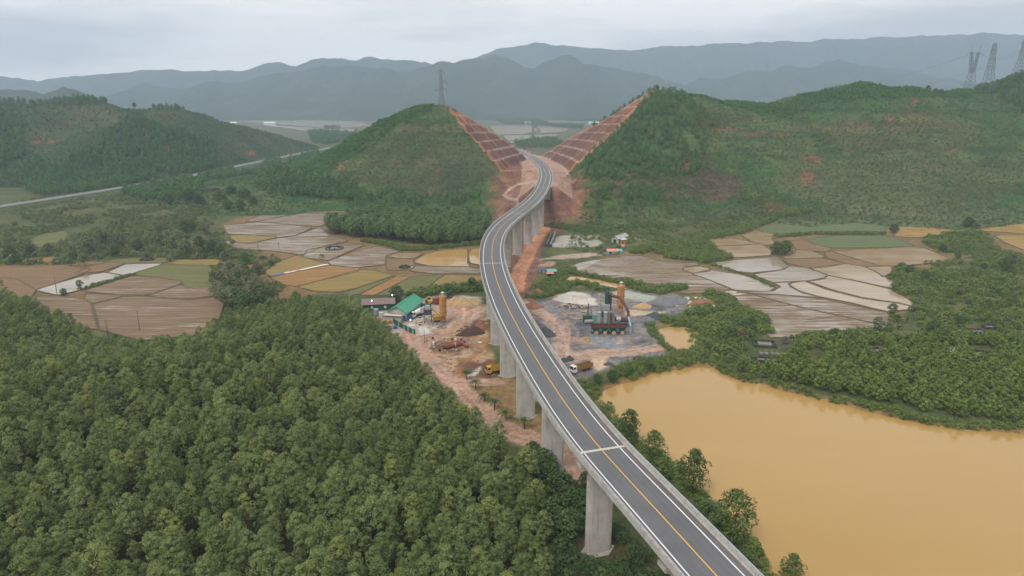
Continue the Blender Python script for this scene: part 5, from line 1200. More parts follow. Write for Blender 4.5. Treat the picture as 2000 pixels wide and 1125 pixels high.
# bare tree and poles above the plantation edge
M_DEADWOOD = paint((.07, .055, .045), .95, 0, .3, 2, .2)
def bare_tree(px, py, h, lb):
    q = at_ground(px, py); o = thing("bare_tree", lb, "tree", q); mb = MB().cyl((0, 0, -.5), (.1, 0, h), .14, .04, 6); mb.build("trunk", M_DEADWOOD, o); b = MB()
    for k in range(14): a = k * 2.4; z = h * (.45 + .04 * k); l = h * .2 * (1.1 - k / 16); b.cyl((0, 0, z), (math.cos(a) * l, math.sin(a) * l, z + l * .7), .05, .02, 4)
    b.build("branches", M_DEADWOOD, o)
bare_tree(215, 680, 12, "leafless dark tree rising out of the plantation edge")
M_POLE = paint((.20, .18, .16), .9, 0, .2, 1, .3)
for px, py, h, lb in [(112, 577, 10, "thin concrete pole at the flooded paddy's corner"), (273, 645, 9, "thick concrete pole behind the plantation by the ploughed paddies"), (504, 488, 6, "short post at the edge of the wet paddies, left one"), (545, 490, 6, "short post at the edge of the wet paddies, right one")]:
    q = at_ground(px, py); o = thing("utility_pole", lb, "pole", q); MB().cyl((0, 0, -1), (0, 0, h), .2, .13, 8).build("shaft", M_POLE, o); MB().box((0, 0, h - .5), (1.6, .12, .12)).build("cross_arm", M_POLE, o)
def palm(px, py, h, r, lb, grp=None):
    q = at_ground(px, py); o = thing("palm_tree", lb, "palm", q, random.random() * 6, grp)
    rg = random.Random(int(px)); mb = MB(); 
    for i in range(5): mb.cyl((0, 0, h * i / 5 - .3), (0, 0, h * (i + 1) / 5 - .3), .24 - .012 * i, .20 - .012 * i, 7)
    mb.build("trunk", M_BARK, o); f = MB()
    for k in range(22):
        a = k * 2.4; el = .15 + 1.15 * (k / 22); d = Vector((math.cos(a), math.sin(a), 0)); sd = Vector((-d.y, d.x, 0)); pts = []
        for j in range(6):
            t = j / 5; pts.append(Vector((0, 0, h - .3)) + d * r * t * math.cos(el * (1 - .3 * t)) + Vector((0, 0, r * (math.sin(el) * t - .75 * t * t))))
        for j in range(5):
            w0 = .30 * (1 - .15 * j) * (1 if j else .3); w1 = .30 * (1 - .15 * (j + 1)); dr = Vector((0, 0, -.14))
            n = len(f.v); f.v += [tuple(pts[j] + sd * w0 + dr), tuple(pts[j]), tuple(pts[j] - sd * w0 + dr), tuple(pts[j + 1] - sd * w1 + dr), tuple(pts[j + 1]), tuple(pts[j + 1] + sd * w1 + dr)]
            f.f += [(n, n + 1, n + 4, n + 5), (n + 1, n + 2, n + 3, n + 4)]
    f.build("fronds", M_PALM, o)
for i, a in enumerate([(912, 740, 3.0, 2.3, "drooping dark palm beside the pale puddle under the viaduct"), (929, 760, 3.2, 2.6, "palm with a bright trunk on the bend of the muddy track"), (946, 783, 2.4, 2.6, "bushy short palm between track and first pier in view"), (966, 800, 3.4, 2.6, "slim palm left of the second pier"), (988, 820, 3.0, 3.2, "spreading palm in front of the second pier"), (1024, 838, 3.5, 2.8, "palm half hidden behind the second pier"),
                       (1385, 1005, 3.0, 3.2, "low palm in the lake shore row beside the rail"), (629, 504, 2.2, 2.4, "small banana plant at the corner of the ploughed paddies")]): palm(*a)
BN = crown_mesh("crown", M_BANANA, 560, .4, 3.6, 1.7, 7, 12, .75, .35, .5, .5, .3); BNT = trunk_mesh("trunk", 2.4, .16, 561, 2, .3)
for a, b in [(415, 555), (425, 545), (440, 565), (438, 572), (300, 492), (285, 495), (160, 510), (140, 520), (195, 505), (340, 508), (332, 512), (60, 430), (100, 425), (130, 440), (75, 445), (30, 440), (260, 410), (290, 405), (310, 412), (330, 408), (240, 418), (150, 430), (180, 425), (50, 455), (20, 460)]:
    q = at_ground(a, b); tree_thing("banana_plant", "pale broad leaved banana plant on the plain left of the paddies", "plant", (BN, BNT), q, random.random() * 6, random.uniform(.9, 1.3), "banana plants on the left plain")

# ------------------------------------------------------------------ pylons and wires
M_LATT = paint((.20, .22, .24), .5, .5, .15, .3, .1); M_INS = paint((.07, .07, .08), .4)
def lattice(mb, z0, z1, w0, w1, n, t, x0=0.0, x1=0.0):
    for i in range(n):
        a, b = i / n, (i + 1) / n; za, zb = z0 + (z1 - z0) * a, z0 + (z1 - z0) * b; ha, hb = (w0 + (w1 - w0) * a) / 2, (w0 + (w1 - w0) * b) / 2; xa, xb = x0 + (x1 - x0) * a, x0 + (x1 - x0) * b
        c0 = [(xa - ha, -ha, za), (xa + ha, -ha, za), (xa + ha, ha, za), (xa - ha, ha, za)]; c1 = [(xb - hb, -hb, zb), (xb + hb, -hb, zb), (xb + hb, hb, zb), (xb - hb, hb, zb)]
        for k in range(4):
            k2 = (k + 1) % 4; mb.bar(c0[k], c1[k], t * 1.6); mb.bar(c0[k], c1[k2], t); mb.bar(c0[k2], c1[k], t); mb.bar(c1[k], c1[k2], t)
    return mb
def pylon(loc, rz, H, base, waist, arms, label, t=.2, fork=False, peak=None):
    o = thing("electricity_pylon", label, "pylon", loc, rz)
    lattice(MB(), -1, H * .45, base, waist, 5, t).build("lower_body", M_LATT, o)
    if fork:
        lattice(lattice(MB(), H * .45, H * .93, waist * .55, waist * .4, 6, t, -waist * .25, -base * .42), H * .45, H * .93, waist * .55, waist * .4, 6, t, waist * .25, base * .42).build("upper_body", M_LATT, o)
    else: lattice(MB(), H * .45, H, waist, waist * .45, 8, t).build("upper_body", M_LATT, o)
    for z, l, sides in arms:
        mb = MB(); ins = MB()
        for s in sides:
            for dy in (-.5, .5): mb.bar((0, dy, z), (s * l, 0, z + .3), t * 1.2); mb.bar((0, dy, z + 1.6), (s * l, 0, z + .3), t)
            for q in (.3, .55, .8): mb.bar((s * l * q, 0, z), (s * l * q, 0, z + 1.6 * (1 - q) + .2), t)
            ins.cyl((s * l, 0, z + .3), (s * l, 0, z - 2.8), .22, .22, 6)
        mb.build("cross_arm", M_LATT, o); ins.build("insulator", M_INS, o)
    if peak: 
        mb = MB()
        for s in (-1, 1): mb.bar((s * peak, 0, H * .93), (s * peak * 1.25, 0, H * 1.08), t * 1.5)
        mb.build("peak", M_LATT, o)
    return o
def hill_pt(px, y):
    X = PD(px, 190, y).x; return Vector((X, y, gz(X, y)))
q = hill_pt(862, 802); pylon(q, .2, 40, 7.4, 3.4, [(38.6, 3.3, (-1, 1)), (27, 5.6, (1,)), (18.5, 6.2, (-1, 1))], "lone lattice pylon standing on the rounded hill left of the cutting", .32); PA = q
q1 = hill_pt(1890, 905); pylon(q1, .1, 52, 11, 6.0, [(46.5, 11, (-1, 1))], "wide flat topped pylon on the ridge, left of the pair at the right", .17, True, 5.0)
q2 = hill_pt(1925, 862); pylon(q2, .5, 55, 13, 6.5, [(47, 5.5, (-1, 1)), (37, 6.5, (-1, 1)), (28, 6.5, (-1, 1))], "tall narrow pylon on the ridge, right of the pair at the right", .18)
q3 = hill_pt(1982, 905); pylon(q3, .4, 44, 14, 6.0, [(40, 6, (-1, 1)), (30, 7, (-1, 1))], "squat pylon at the right edge of the ridge, the nearer the pair", .17)
q4 = hill_pt(2004, 900); pylon(q4, .4, 46, 14, 6.0, [(40, 6, (-1, 1)), (30, 7, (-1, 1))], "pylon cut by the right border of the picture", .17)
def far_pylon(px, py, y, h, lb):
    q = PD(px, py, y); q.z = max(0, q.z); pylon(q, .3, h, 7, 3, [(h * .9, 6, (-1, 1)), (h * .72, 7, (-1, 1))], lb, .3)
far_pylon(570, 236, 2500, 42, "faint grey pylon in the far valley left of the rounded hill"); far_pylon(660, 240, 2600, 46, "very faint pylon in the far valley, nearer the rounded hill"); far_pylon(1041, 272, 1850, 50, "faint pylon standing in the pale paddies beyond the pass")
M_WIRE = paint((.12, .13, .14), .5)
def wire(a, b, sag, lb, r=.10):
    mb = MB(); pts = []
    for i in range(17): t = i / 16; p = Vector(a).lerp(Vector(b), t); p.z -= sag * 4 * t * (1 - t); pts.append(p)
    mb.tube(pts, r, 5); tag(mb.build("power_cable", M_WIRE), lb, "cable", "power cables by the ridge pylons")
far = PD(1560, 190, 1500)
wire(q1 + Vector((-11, 0, 44)), far + Vector((0, 0, 12)), 12, "power cable falling away left from the flat topped ridge pylon"); wire(q1 + Vector((11, 0, 44)), q3 + Vector((-6, 0, 30)), 5, "power cable from the flat topped pylon to the squat pylon at the edge")
wire(q2 + Vector((-6.5, 0, 28)), PD(1620, 200, 1400), 8, "lower power cable falling left from the tall narrow ridge pylon"); wire(q2 + Vector((6, 0, 37)), q4 + Vector((-5, 0, 38)), 4, "power cable from the tall narrow pylon to the one at the border")
for i, (dx, lean) in enumerate([(14, .5), (19, .6), (25, 0)]):
    o = thing("hilltop_post", ["short leaning post beside the lone pylon", "thin leaning post right of the lone pylon", "upright post at the top edge of the cutting"][i], "post", hill_pt(862 + dx * 1.0, 808)); MB().bar((0, 0, -.5), (lean * 4, 0, 5.5 + i), .25).build("shaft", M_LATT, o)

# ------------------------------------------------------------------ buildings of the concrete plant
M_GROOF = paint((.055, .30, .185), .45, 0, .12, .4, .15); M_PROOF = paint((.20, .135, .130), .6, 0, .2, .5, .4); M_DGREEN = paint((.018, .085, .062), .6, 0, .2, .5, .3); M_WALL = paint((.42, .39, .34), .85, 0, .15, .6, .4)
M_SHEET = paint((.42, .43, .42), .5, .3, .15, .7, .4); M_ORNG = paint((.50, .225, .055), .55, 0, .15, .5, .35); M_GREYP = paint((.33, .34, .35), .6, .2, .15, .6, .35); M_RUST = paint((.13, .060, .038), .8, .2, .3, .8, .4)
M_YELP = paint((.52, .30, .03), .5, 0, .15, .8, .3); M_WHITEP = paint((.66, .66, .63), .45, 0, .08, .8, .3); M_BLACK = paint((.02, .02, .02), .7); M_GLASS = paint((.03, .04, .05), .1); M_REDP = paint((.24, .055, .045), .5, 0, .2, .8, .35); M_BLUEP = paint((.04, .11, .32), .5); M_TEAL = paint((.16, .36, .32), .5, 0, .12, .6, .3); M_DGREY = paint((.06, .065, .07), .7, 0, .3, .8, .2)
M_SAND = paint((.42, .29, .15), .95, 0, .2, .5, .2); M_GRAV = paint((.075, .078, .085), .95, 0, .25, .5, .2); M_GRAV2 = paint((.16, .165, .175), .95, 0, .25, .5, .2); M_TARP = paint((.62, .24, .20), .55, 0, .2, .8, .2); M_SOIL = paint((.085, .045, .035), .95, 0, .4, .8, .3); M_REDSOIL = paint((.26, .12, .075), .95, 0, .3, .6, .3); M_PALEP = paint((.58, .55, .48), .7, 0, .15, .7, .35)
M_LBLUE = paint((.28, .42, .47), .5, .2, .15, .7, .3); M_STONE = paint((.20, .195, .18), .9, 0, .3, .8, .5); M_DSTONE = paint((.055, .053, .05), .9, 0, .3, .8, .4)
def hall(name, label, fl, fr, br, eave, ridge_h, mroof, mwall, overhang=.5, ridge_along=True, windows=0, doors=0):
    """gabled shed from its front-left, front-right and back-right eave corners"""
    fl, fr, br = Vector(fl), Vector(fr), Vector(br); fl.z = fr.z = br.z = 0
    u = fr - fl; v = br - fr; w, dl = u.length, v.length; u.normalize(); v = Vector((-u.y, u.x, 0)) if v.dot(Vector((-u.y, u.x, 0))) > 0 else Vector((u.y, -u.x, 0))
    o = thing(name, label, "building", (fl.x, fl.y, 0), math.atan2(u.y, u.x)); 
    MB().box((w / 2, dl / 2, eave / 2 - .3), (w - .2, dl - .2, eave + .5)).build("wall", mwall, o)
    g = MB()
    if ridge_along: # ridge runs front to back
        g.add([(.1, .1, eave - .05), (w - .1, .1, eave - .05), (w / 2, .1, eave + ridge_h - .1), (.1, dl - .1, eave - .05), (w - .1, dl - .1, eave - .05), (w / 2, dl - .1, eave + ridge_h - .1)], [(0, 1, 2), (5, 4, 3)])
        for s in (0, 1):
            x0 = -overhang if s == 0 else w + overhang; n = max(4, int(dl / 1.0)); rp = MB(); zz = eave - overhang * ridge_h / (w / 2)
            rp.add([(x0, -overhang, zz), (w / 2, -overhang, eave + ridge_h), (w / 2, dl + overhang, eave + ridge_h), (x0, dl + overhang, zz), (x0, -overhang, zz + .1), (w / 2, -overhang, eave + ridge_h + .1), (w / 2, dl + overhang, eave + ridge_h + .1), (x0, dl + overhang, zz + .1)], [(0, 1, 2, 3), (4, 5, 6, 7), (0, 1, 5, 4), (2, 3, 7, 6), (0, 3, 7, 4)])
            part = rp.build("roof", mroof, o); sm = MB()
            for k in range(n + 1): yy = -overhang + (dl + 2 * overhang) * k / n; sm.bar((x0, yy, zz + .13), (w / 2, yy, eave + ridge_h + .13), .08, .06)
            tag(sm.build("roof_ribs", mroof, part), kind="stuff")
        MB().bar((w / 2, -overhang, eave + ridge_h + .15), (w / 2, dl + overhang, eave + ridge_h + .15), .5, .12).build("ridge_cap", mroof, o)
    else:
        g.add([(.1, .1, eave - .05), (.1, dl - .1, eave - .05), (.1, dl / 2, eave + ridge_h - .1), (w - .1, .1, eave - .05), (w - .1, dl - .1, eave - .05), (w - .1, dl / 2, eave + ridge_h - .1)], [(0, 2, 1), (3, 4, 5)])
        for s in (0, 1):
            y0 = -overhang if s == 0 else dl + overhang; zz = eave - overhang * ridge_h / (dl / 2); rp = MB(); n = max(4, int(w / 1.0))
            rp.add([(-overhang, y0, zz), (-overhang, dl / 2, eave + ridge_h), (w + overhang, dl / 2, eave + ridge_h), (w + overhang, y0, zz), (-overhang, y0, zz + .1), (-overhang, dl / 2, eave + ridge_h + .1), (w + overhang, dl / 2, eave + ridge_h + .1), (w + overhang, y0, zz + .1)], [(0, 1, 2, 3), (4, 5, 6, 7), (0, 3, 7, 4), (0, 1, 5, 4), (2, 3, 7, 6)])
            part = rp.build("roof", mroof, o); sm = MB()
            for k in range(n + 1): xx = -overhang + (w + 2 * overhang) * k / n; sm.bar((xx, y0, zz + .13), (xx, dl / 2, eave + ridge_h + .13), .08, .06)
            tag(sm.build("roof_ribs", mroof, part), kind="stuff")
    g.build("gable", mwall, o)
    for k in range(windows): MB().box((w * (k + .7) / (windows + .4), .05, eave * .55), (1.1, .14, 1.1)).build("window", M_PALEP if mwall is M_DGREEN else M_GLASS, o)
    for k in range(doors): MB().box((w * (k + 1) / (doors + 1), .04, eave * .4 - .1), (2.2, .12, eave * .8)).build("door", M_DGREY, o)
    return o, w, dl
E = 4.6
gh, gw, gd = hall("workshop_hall", "long workshop with a bright green metal gable roof at the concrete plant", ZP('b', 425, 492, E), ZP('b', 700, 512, E), ZP('b', 905, 325, E), E - .6, 2.6, M_GROOF, M_WALL, .7, True, 0, 2)
lean = MB().box((gw * .42, -2.2, 3.2), (gw * .95, 4.2, .12), 0, -.12); lean.build("lean_to_roof", M_PALEP, gh); MB().box((gw * .42, -1.9, 1.4), (gw * .85, 3.4, 2.9)).build("lean_to_wall", M_WALL, gh)
hall("storage_shed", "long shed with purple brown roof and dark green wall behind the green hall", ZP('b', 60, 410, 3.6), ZP('b', 525, 388, 3.6), ZP('b', 520, 300, 3.8), 3.4, 1.3, M_PROOF, M_DGREEN, .5, False, 2, 0)
def silo(name, label, loc, r, h0, h1, mbody, rings=6, legs=4, capm=None, rz=0):
    o = thing(name, label, "silo", loc, rz)
    MB().lathe([(r, h0), (r, h1), (r * .93, h1 + .25), (.3, h1 + .8)], n=20).build("body", mbody, o, False); MB().lathe([(.35, h0 - r * 1.3), (r, h0)], n=20).build("hopper", mbody, o)
    for k in range(rings + 1): z = h0 + (h1 - h0) * k / rings; MB().lathe([(r + .01, z - .06), (r + .07, z - .06), (r + .07, z + .06), (r + .01, z + .06)], n=20).build("ring", M_RUST if k % 2 else mbody, o)
    for k in range(legs):
        a = math.pi / 4 + k * math.pi / 2; x, y = r * .86 * math.cos(a), r * .86 * math.sin(a); MB().bar((x, y, -.3), (x, y, h0 + .4), .24).build("leg", mbody, o)
    br = MB()
    for k in range(legs):
        a, b = math.pi / 4 + k * math.pi / 2, math.pi / 4 + (k + 1) * math.pi / 2; A = Vector((r * .86 * math.cos(a), r * .86 * math.sin(a), 0)); B = Vector((r * .86 * math.cos(b), r * .86 * math.sin(b), 0)); br.bar(A + Vector((0, 0, .4)), B + Vector((0, 0, h0 - .3)), .12); br.bar(B + Vector((0, 0, .4)), A + Vector((0, 0, h0 - .3)), .12)
    br.build("bracing", mbody, o)
    MB().lathe([(.5, h1 + .5), (.5, h1 + 1.5), (.85, h1 + 1.55), (.85, h1 + 1.9), (.3, h1 + 2.1)], n=12).build("filter_cap", capm or M_PALEP, o)
    rl = MB()
    for k in range(10): a = k * math.pi / 5; b = a + math.pi / 5; p0 = Vector((r * .95 * math.cos(a), r * .95 * math.sin(a), h1 + .2)); p1 = Vector((r * .95 * math.cos(b), r * .95 * math.sin(b), h1 + .2)); rl.bar(p0, p0 + Vector((0, 0, 1)), .06); rl.bar(p0 + Vector((0, 0, 1)), p1 + Vector((0, 0, 1)), .06)
    rl.build("guard_rail", M_GREYP, o); ld = MB()
    for s in (-.25, .25): ld.bar((s, -r - .25, .3), (s, -r - .25, h1 + .8), .06)
    for k in range(int(h1 / .6)): ld.bar((-.25, -r - .25, .6 + .6 * k), (.25, -r - .25, .6 + .6 * k), .05)
    ld.build("ladder", M_GREYP, o); return o
silo("cement_silo", "orange ringed cement silo on legs at the concrete plant left of the viaduct", at_ground(866, 631), 1.62, 3.8, 12.6, M_ORNG, 6, 4, M_PALEP)
silo("filler_silo", "orange ringed silo with white cap towering behind the asphalt plant", at_ground(1211, 612), 1.75, 4.4, 13.4, M_ORNG, 6, 4, M_PALEP)
# concrete batching unit
q = at_ground(836, 630); bu = thing("batching_plant", "rusty concrete batching unit with conveyor beside the orange silo", "machinery", q, .15)
MB().box((0, 0, 5.2), (3.6, 3.0, 2.6)).build("mixer_house", M_DGREY, bu); MB().box((0, 0, 7.3), (2.6, 2.4, 1.6), 0, 0, .8).build("weigh_hopper", M_GREYP, bu)
lg = MB(); [lg.bar((sx * 1.6, sy * 1.3, -.3), (sx * 1.6, sy * 1.3, 4.2), .25) for sx in (-1, 1) for sy in (-1, 1)]; lg.build("legs", M_RUST, bu)
MB().box((4.6, .8, 2.1), (4.2, 3.4, 1.9), .1, 0, 1.25).build("aggregate_bin", M_YELP, bu); MB().box((4.6, .8, .6), (3.0, 2.4, 1.3), .1).build("bin_frame", M_RUST, bu)
MB().bar((.5, -.2, 8.1), (7.8, -1.2, 1.0), .7, .35).build("conveyor", M_YELP, bu); MB().bar((.5, 1.4, 6.6), (5.4, 1.2, 3.4), .5, .5).build("screw_feeder", M_PALEP, bu); MB().box((-.2, -1.8, 4.0), (3.8, .9, .12)).build("walkway", M_GREYP, bu)
MB().box((-2.6, -.6, 6.2), (1.4, 1.4, 2.2)).build("control_cabin", M_SHEET, bu)
M_LAMP = bpy.data.materials.new("lit_lamp"); M_LAMP.use_nodes = True; _p = M_LAMP.node_tree.nodes["Principled BSDF"]; _p.inputs["Emission Color"].default_value = (1, .93, .78, 1); _p.inputs["Emission Strength"].default_value = 9.0
for i, (o_, X, Y, h, lb) in enumerate([('b', 205, 520, 5.5, "lit white work lamp on a post at the end of the dark green shed"), ('b', 505, 450, 6, "lit lamp between the purple roof and the green roof"), ('b', 770, 800, 5, "bright work lamp above the green sheet fence"), ('b', 985, 640, 6.2, "lit lamp hanging on the batching unit"), ('b', 1280, 690, 6, "lit lamp beside the legs of the cement silo")]):
    q = ZP(o_, X, Y); o = thing("work_lamp", lb, "lamp", q); MB().cyl((0, 0, -.3), (0, 0, h), .06, .05, 6).build("post", M_GREYP, o); MB().lathe([(.05, h - .05), (.16, h + .05), (.16, h + .27), (.06, h + .35)], n=10).build("lamp_head", M_LAMP, o)
# sheet fence, tanks and clutter left of the hall
mbf = None; fc = thing("sheet_fence", "dark green corrugated sheet fence curving round the plant yard", "fence", (0, 0, 0)); fp = zpoly('b', [(490, 640), (520, 690), (600, 740), (680, 780), (760, 825), (835, 850)])
for i in range(len(fp) - 1):
    a, b = Vector((*fp[i], 0)), Vector((*fp[i + 1], 0)); n = max(1, int((b - a).length / 1.1))
    for k in range(n): p0 = a.lerp(b, k / n); p1 = a.lerp(b, (k + .96) / n); mb = MB().bar(p0 + Vector((0, 0, 1.1)), p1 + Vector((0, 0, 1.1)), .08, 2.4); mb.build("panel", M_TEAL if (i + k) % 5 == 0 else M_DGREEN, fc)
def tank(px, py, r, h, m, lb, name="storage_tank", cat="tank"):
    q = P(px, py); o = thing(name, lb, cat, q); MB().lathe([(r, -.2), (r, h), (r * .7, h + .25), (.2, h + .4)], n=14).build("shell", m, o); MB().lathe([(.25, h + .3), (.25, h + .55)], n=8).build("lid", M_DGREY, o)
tank(735, 614, 1.2, 2.6, M_GREYP, "grey water tank at the plantation edge by the dark green shed"); tank(745, 620, 1.0, 2.4, M_PALEP, "cream tank beside the grey water tank"); tank(740, 626, .7, 1.3, M_ORNG, "small orange tank below the grey tank"); tank(759, 632, .95, 1.5, M_ORNG, "orange tank at the end of the green sheet fence"); tank(772, 642, .8, 1.3, M_BLUEP, "blue drum against the green sheet fence")
# truck helper
def wheel(o, x, y, r, w=.35):
    h = thing if False else None; t = MB().cyl((x, y - w / 2, r), (x, y + w / 2, r), r, n=14).build("wheel", M_BLACK, o); MB().cyl((x, y - w / 2 - .01, r), (x, y + w / 2 + .01, r), r * .5, n=10).build("rim", M_GREYP, t)
def truck(label, loc, rz, cab, body=None, L=7.5, W=2.45, kind="dump", name="dump_truck"):
    o = thing(name, label, "truck", loc, rz); H = 3.0
    for x in (L * .38, -L * .2, -L * .36):
        for s in (-1, 1): wheel(o, x, s * (W / 2 - .2), .52)
    MB().box((0, 0, .95), (L * .96, .95, .32)).build("chassis", M_DGREY, o)
    cx = L * .40
    c = MB(); v = [(cx - .95, -W / 2, .75), (cx + 1.0, -W / 2, .75), (cx + 1.0, -W / 2, 1.9), (cx + .7, -W / 2 + .08, H), (cx - .85, -W / 2 + .08, H + .08), (cx - .95, -W / 2, 1.9)]; v += [(a, -b, z) for a, b, z in v]
    c.add(v, [tuple(range(6)), tuple(range(6, 12))[::-1]] + [(i, (i + 1) % 6, 6 + (i + 1) % 6, 6 + i) for i in range(6)]); cab_o = c.build("cab", cab, o)
    MB().add([(cx + 1.01, -W / 2 + .15, 1.95), (cx + 1.01, W / 2 - .15, 1.95), (cx + .74, W / 2 - .2, H - .1), (cx + .74, -W / 2 + .2, H - .1)], [(0, 1, 2, 3)]).build("windscreen", M_GLASS, cab_o)
    for s in (-1, 1): MB().box((cx + .1, s * (W / 2 - .01), 2.35), (1.0, .06, .7)).build("side_window", M_GLASS, cab_o); MB().box((cx + 1.03, s * .8, 1.1), (.08, .4, .22)).build("headlight", M_PALEP, cab_o); MB().box((cx + 1.1, s * (W / 2 + .15), 2.3), (.12, .2, .5)).build("mirror", M_DGREY, cab_o)
    MB().box((cx + 1.08, 0, .8), (.2, W, .35)).build("bumper", cab if kind != "dump" else M_REDP, o)
    x0, x1 = -L * .52, L * .25
    if kind == "dump":
        b = MB(); z0, z1 = 1.35, 2.85; f = .12
        b.box(((x0 + x1) / 2, 0, z0), (x1 - x0, W - .1, .16))
        for s in (-1, 1): b.box(((x0 + x1) / 2, s * (W / 2 - .03), (z0 + z1) / 2), (x1 - x0, .1, z1 - z0))
        b.box((x1, 0, (z0 + z1) / 2 + .2), (.1, W, z1 - z0 + .4)); b.box((x0, 0, (z0 + z1) / 2), (.1, W, z1 - z0)); bo = b.build("tipper_body", body, o)
        rb = MB()
        for k in range(7):
            for s in (-1, 1): rb.box((x0 + (x1 - x0) * (k + .5) / 7, s * (W / 2 + .06), (z0 + z1) / 2), (.12, .12, z1 - z0))
        rb.build("side_ribs", body, bo)
    elif kind == "mixer":
        MB().cyl((x1 - .2, 0, 2.0), (x1 - 1.3, 0, 2.2), .7, 1.15, 16).build("drum_front", body, o); d = MB().cyl((x1 - 1.3, 0, 2.2), (x0 + 1.6, 0, 2.6), 1.15, 1.15, 16); d.build("drum", body, o); MB().cyl((x0 + 1.6, 0, 2.6), (x0 + .1, 0, 3.05), 1.15, .5, 16).build("drum_rear", body, o); MB().box((x0, 0, 3.5), (.9, 1.0, .7), 0, 0, 1.3).build("charge_hopper", M_GREYP, o)
    elif kind == "box": MB().box(((x0 + x1) / 2, 0, 2.35), (x1 - x0, W, 2.3)).build("cargo_box", body, o)
    return o
def heading(o, X0, Y0, X1, Y1):
    a, b = ZP(o, X0, Y0), ZP(o, X1, Y1); return math.atan2(b.y - a.y, b.x - a.x)
truck("dump truck with white cab and rusty brown tipper parked beside the viaduct", ZP('k', 410, 490), heading('k', 500, 470, 300, 510) + .12, M_WHITEP, paint((.30, .165, .06), .7, .1, .25, .8, .5), 9.2)
truck("white concrete mixer truck under the batching unit", ZP('b', 870, 585), -2.2, M_WHITEP, M_WHITEP, 8.0, 2.4, "mixer", "mixer_truck")
truck("yellow truck half hidden behind a viaduct pier", ZP('d', 1120, 810), 3.5, M_YELP, M_YELP, 7.5, 2.4, "dump", "yellow_truck")
q = P(566, 304, 3.65); i = int(np.argmin([np.hypot(a[0] - q.x, a[1] - q.y) for a in OLD])); hd = math.atan2(OLD[i - 1][1] - OLD[i + 1][1], OLD[i - 1][0] - OLD[i + 1][0])
o = truck("white cabbed lorry with dark red trailer on the old highway", (q.x, q.y, 3.62), hd, M_WHITEP, M_REDP, 15, 2.6, "box", "lorry")
tr = thing("box_trailer", "dark red box body standing behind the cement silo", "trailer", ZP('b', 1155, 395), 1.2); MB().box((0, 0, 2.0), (5.2, 2.4, 2.5)).build("box", M_REDP, tr); MB().box((0, 0, .6), (5.0, 1.0, .25)).build("frame", M_DGREY, tr); [wheel(tr, x_, s * .95, .45) for x_ in (-1.4, -.3) for s in (-1, 1)]
ld = thing("wheel_loader", "yellow wheel loader with cab behind the batching unit", "loader", ZP('b', 1035, 395), 1.9)
MB().box((-1.4, 0, 1.35), (2.6, 1.7, 1.1)).build("engine_hood", M_YELP, ld); MB().box((.1, 0, 1.9), (1.2, 1.5, .5)).build("cab_base", M_YELP, ld); MB().box((.1, 0, 2.7), (1.15, 1.4, 1.1)).build("cab", M_GLASS, ld); MB().box((.1, 0, 3.3), (1.4, 1.6, .14)).build("cab_roof", M_YELP, ld); [wheel(ld, x_, s * 1.05, .75, .55) for x_ in (-1.6, 1.4) for s in (-1, 1)]
MB().bar((1.0, .5, 1.6), (3.0, .5, .7), .22, .4).build("arm", M_YELP, ld); MB().bar((1.0, -.5, 1.6), (3.0, -.5, .7), .22, .4).build("arm", M_YELP, ld); MB().add([(2.9, -1.3, .2), (2.9, 1.3, .2), (3.0, 1.3, 1.2), (3.0, -1.3, 1.2), (3.9, -1.3, .15), (3.9, 1.3, .15)], [(0, 1, 2, 3), (0, 1, 5, 4), (0, 3, 4), (1, 5, 2)]).build("bucket", M_DGREY, ld)
# excavator on the haul road
q = at_ground(1083, 441); ex = thing("excavator", "yellow crawler excavator working on the orange haul road", "excavator", q, 1.0)
for s in (-1, 1):
    t_ = MB(); pr = [(-1.9, .25), (-1.5, 0), (1.5, 0), (1.9, .25), (1.9, .6), (1.5, .85), (-1.5, .85), (-1.9, .6)]; v = [(a, s * 1.25 - .3, b) for a, b in pr] + [(a, s * 1.25 + .3, b) for a, b in pr]
    t_.add(v, [tuple(range(8)), tuple(range(8, 16))[::-1]] + [(i, (i + 1) % 8, 8 + (i + 1) % 8, 8 + i) for i in range(8)]).build("track", M_DGREY, ex)
MB().box((-.6, 0, 1.6), (3.6, 2.6, 1.2)).build("house", M_YELP, ex); MB().box((-2.3, 0, 1.7), (.9, 2.7, 1.3)).build("counterweight", M_BLUEP if False else M_DGREY, ex); MB().box((.7, .75, 2.6), (1.5, 1.0, 1.5)).build("cab", M_GLASS, ex); MB().box((.7, .75, 3.4), (1.6, 1.1, .1)).build("cab_roof", M_YELP, ex)
MB().bar((1.0, -.2, 1.9), (3.6, -.2, 4.9), .45, .7).bar((3.6, -.2, 4.9), (5.4, -.2, 4.2), .4, .6).build("boom", M_YELP, ex); MB().bar((5.4, -.2, 4.5), (5.9, -.2, 1.5), .35, .5).build("stick", M_YELP, ex); MB().box((5.6, -.2, .8), (1.1, 1.2, 1.0), 0, 0, .7).build("bucket", M_DGREY, ex)
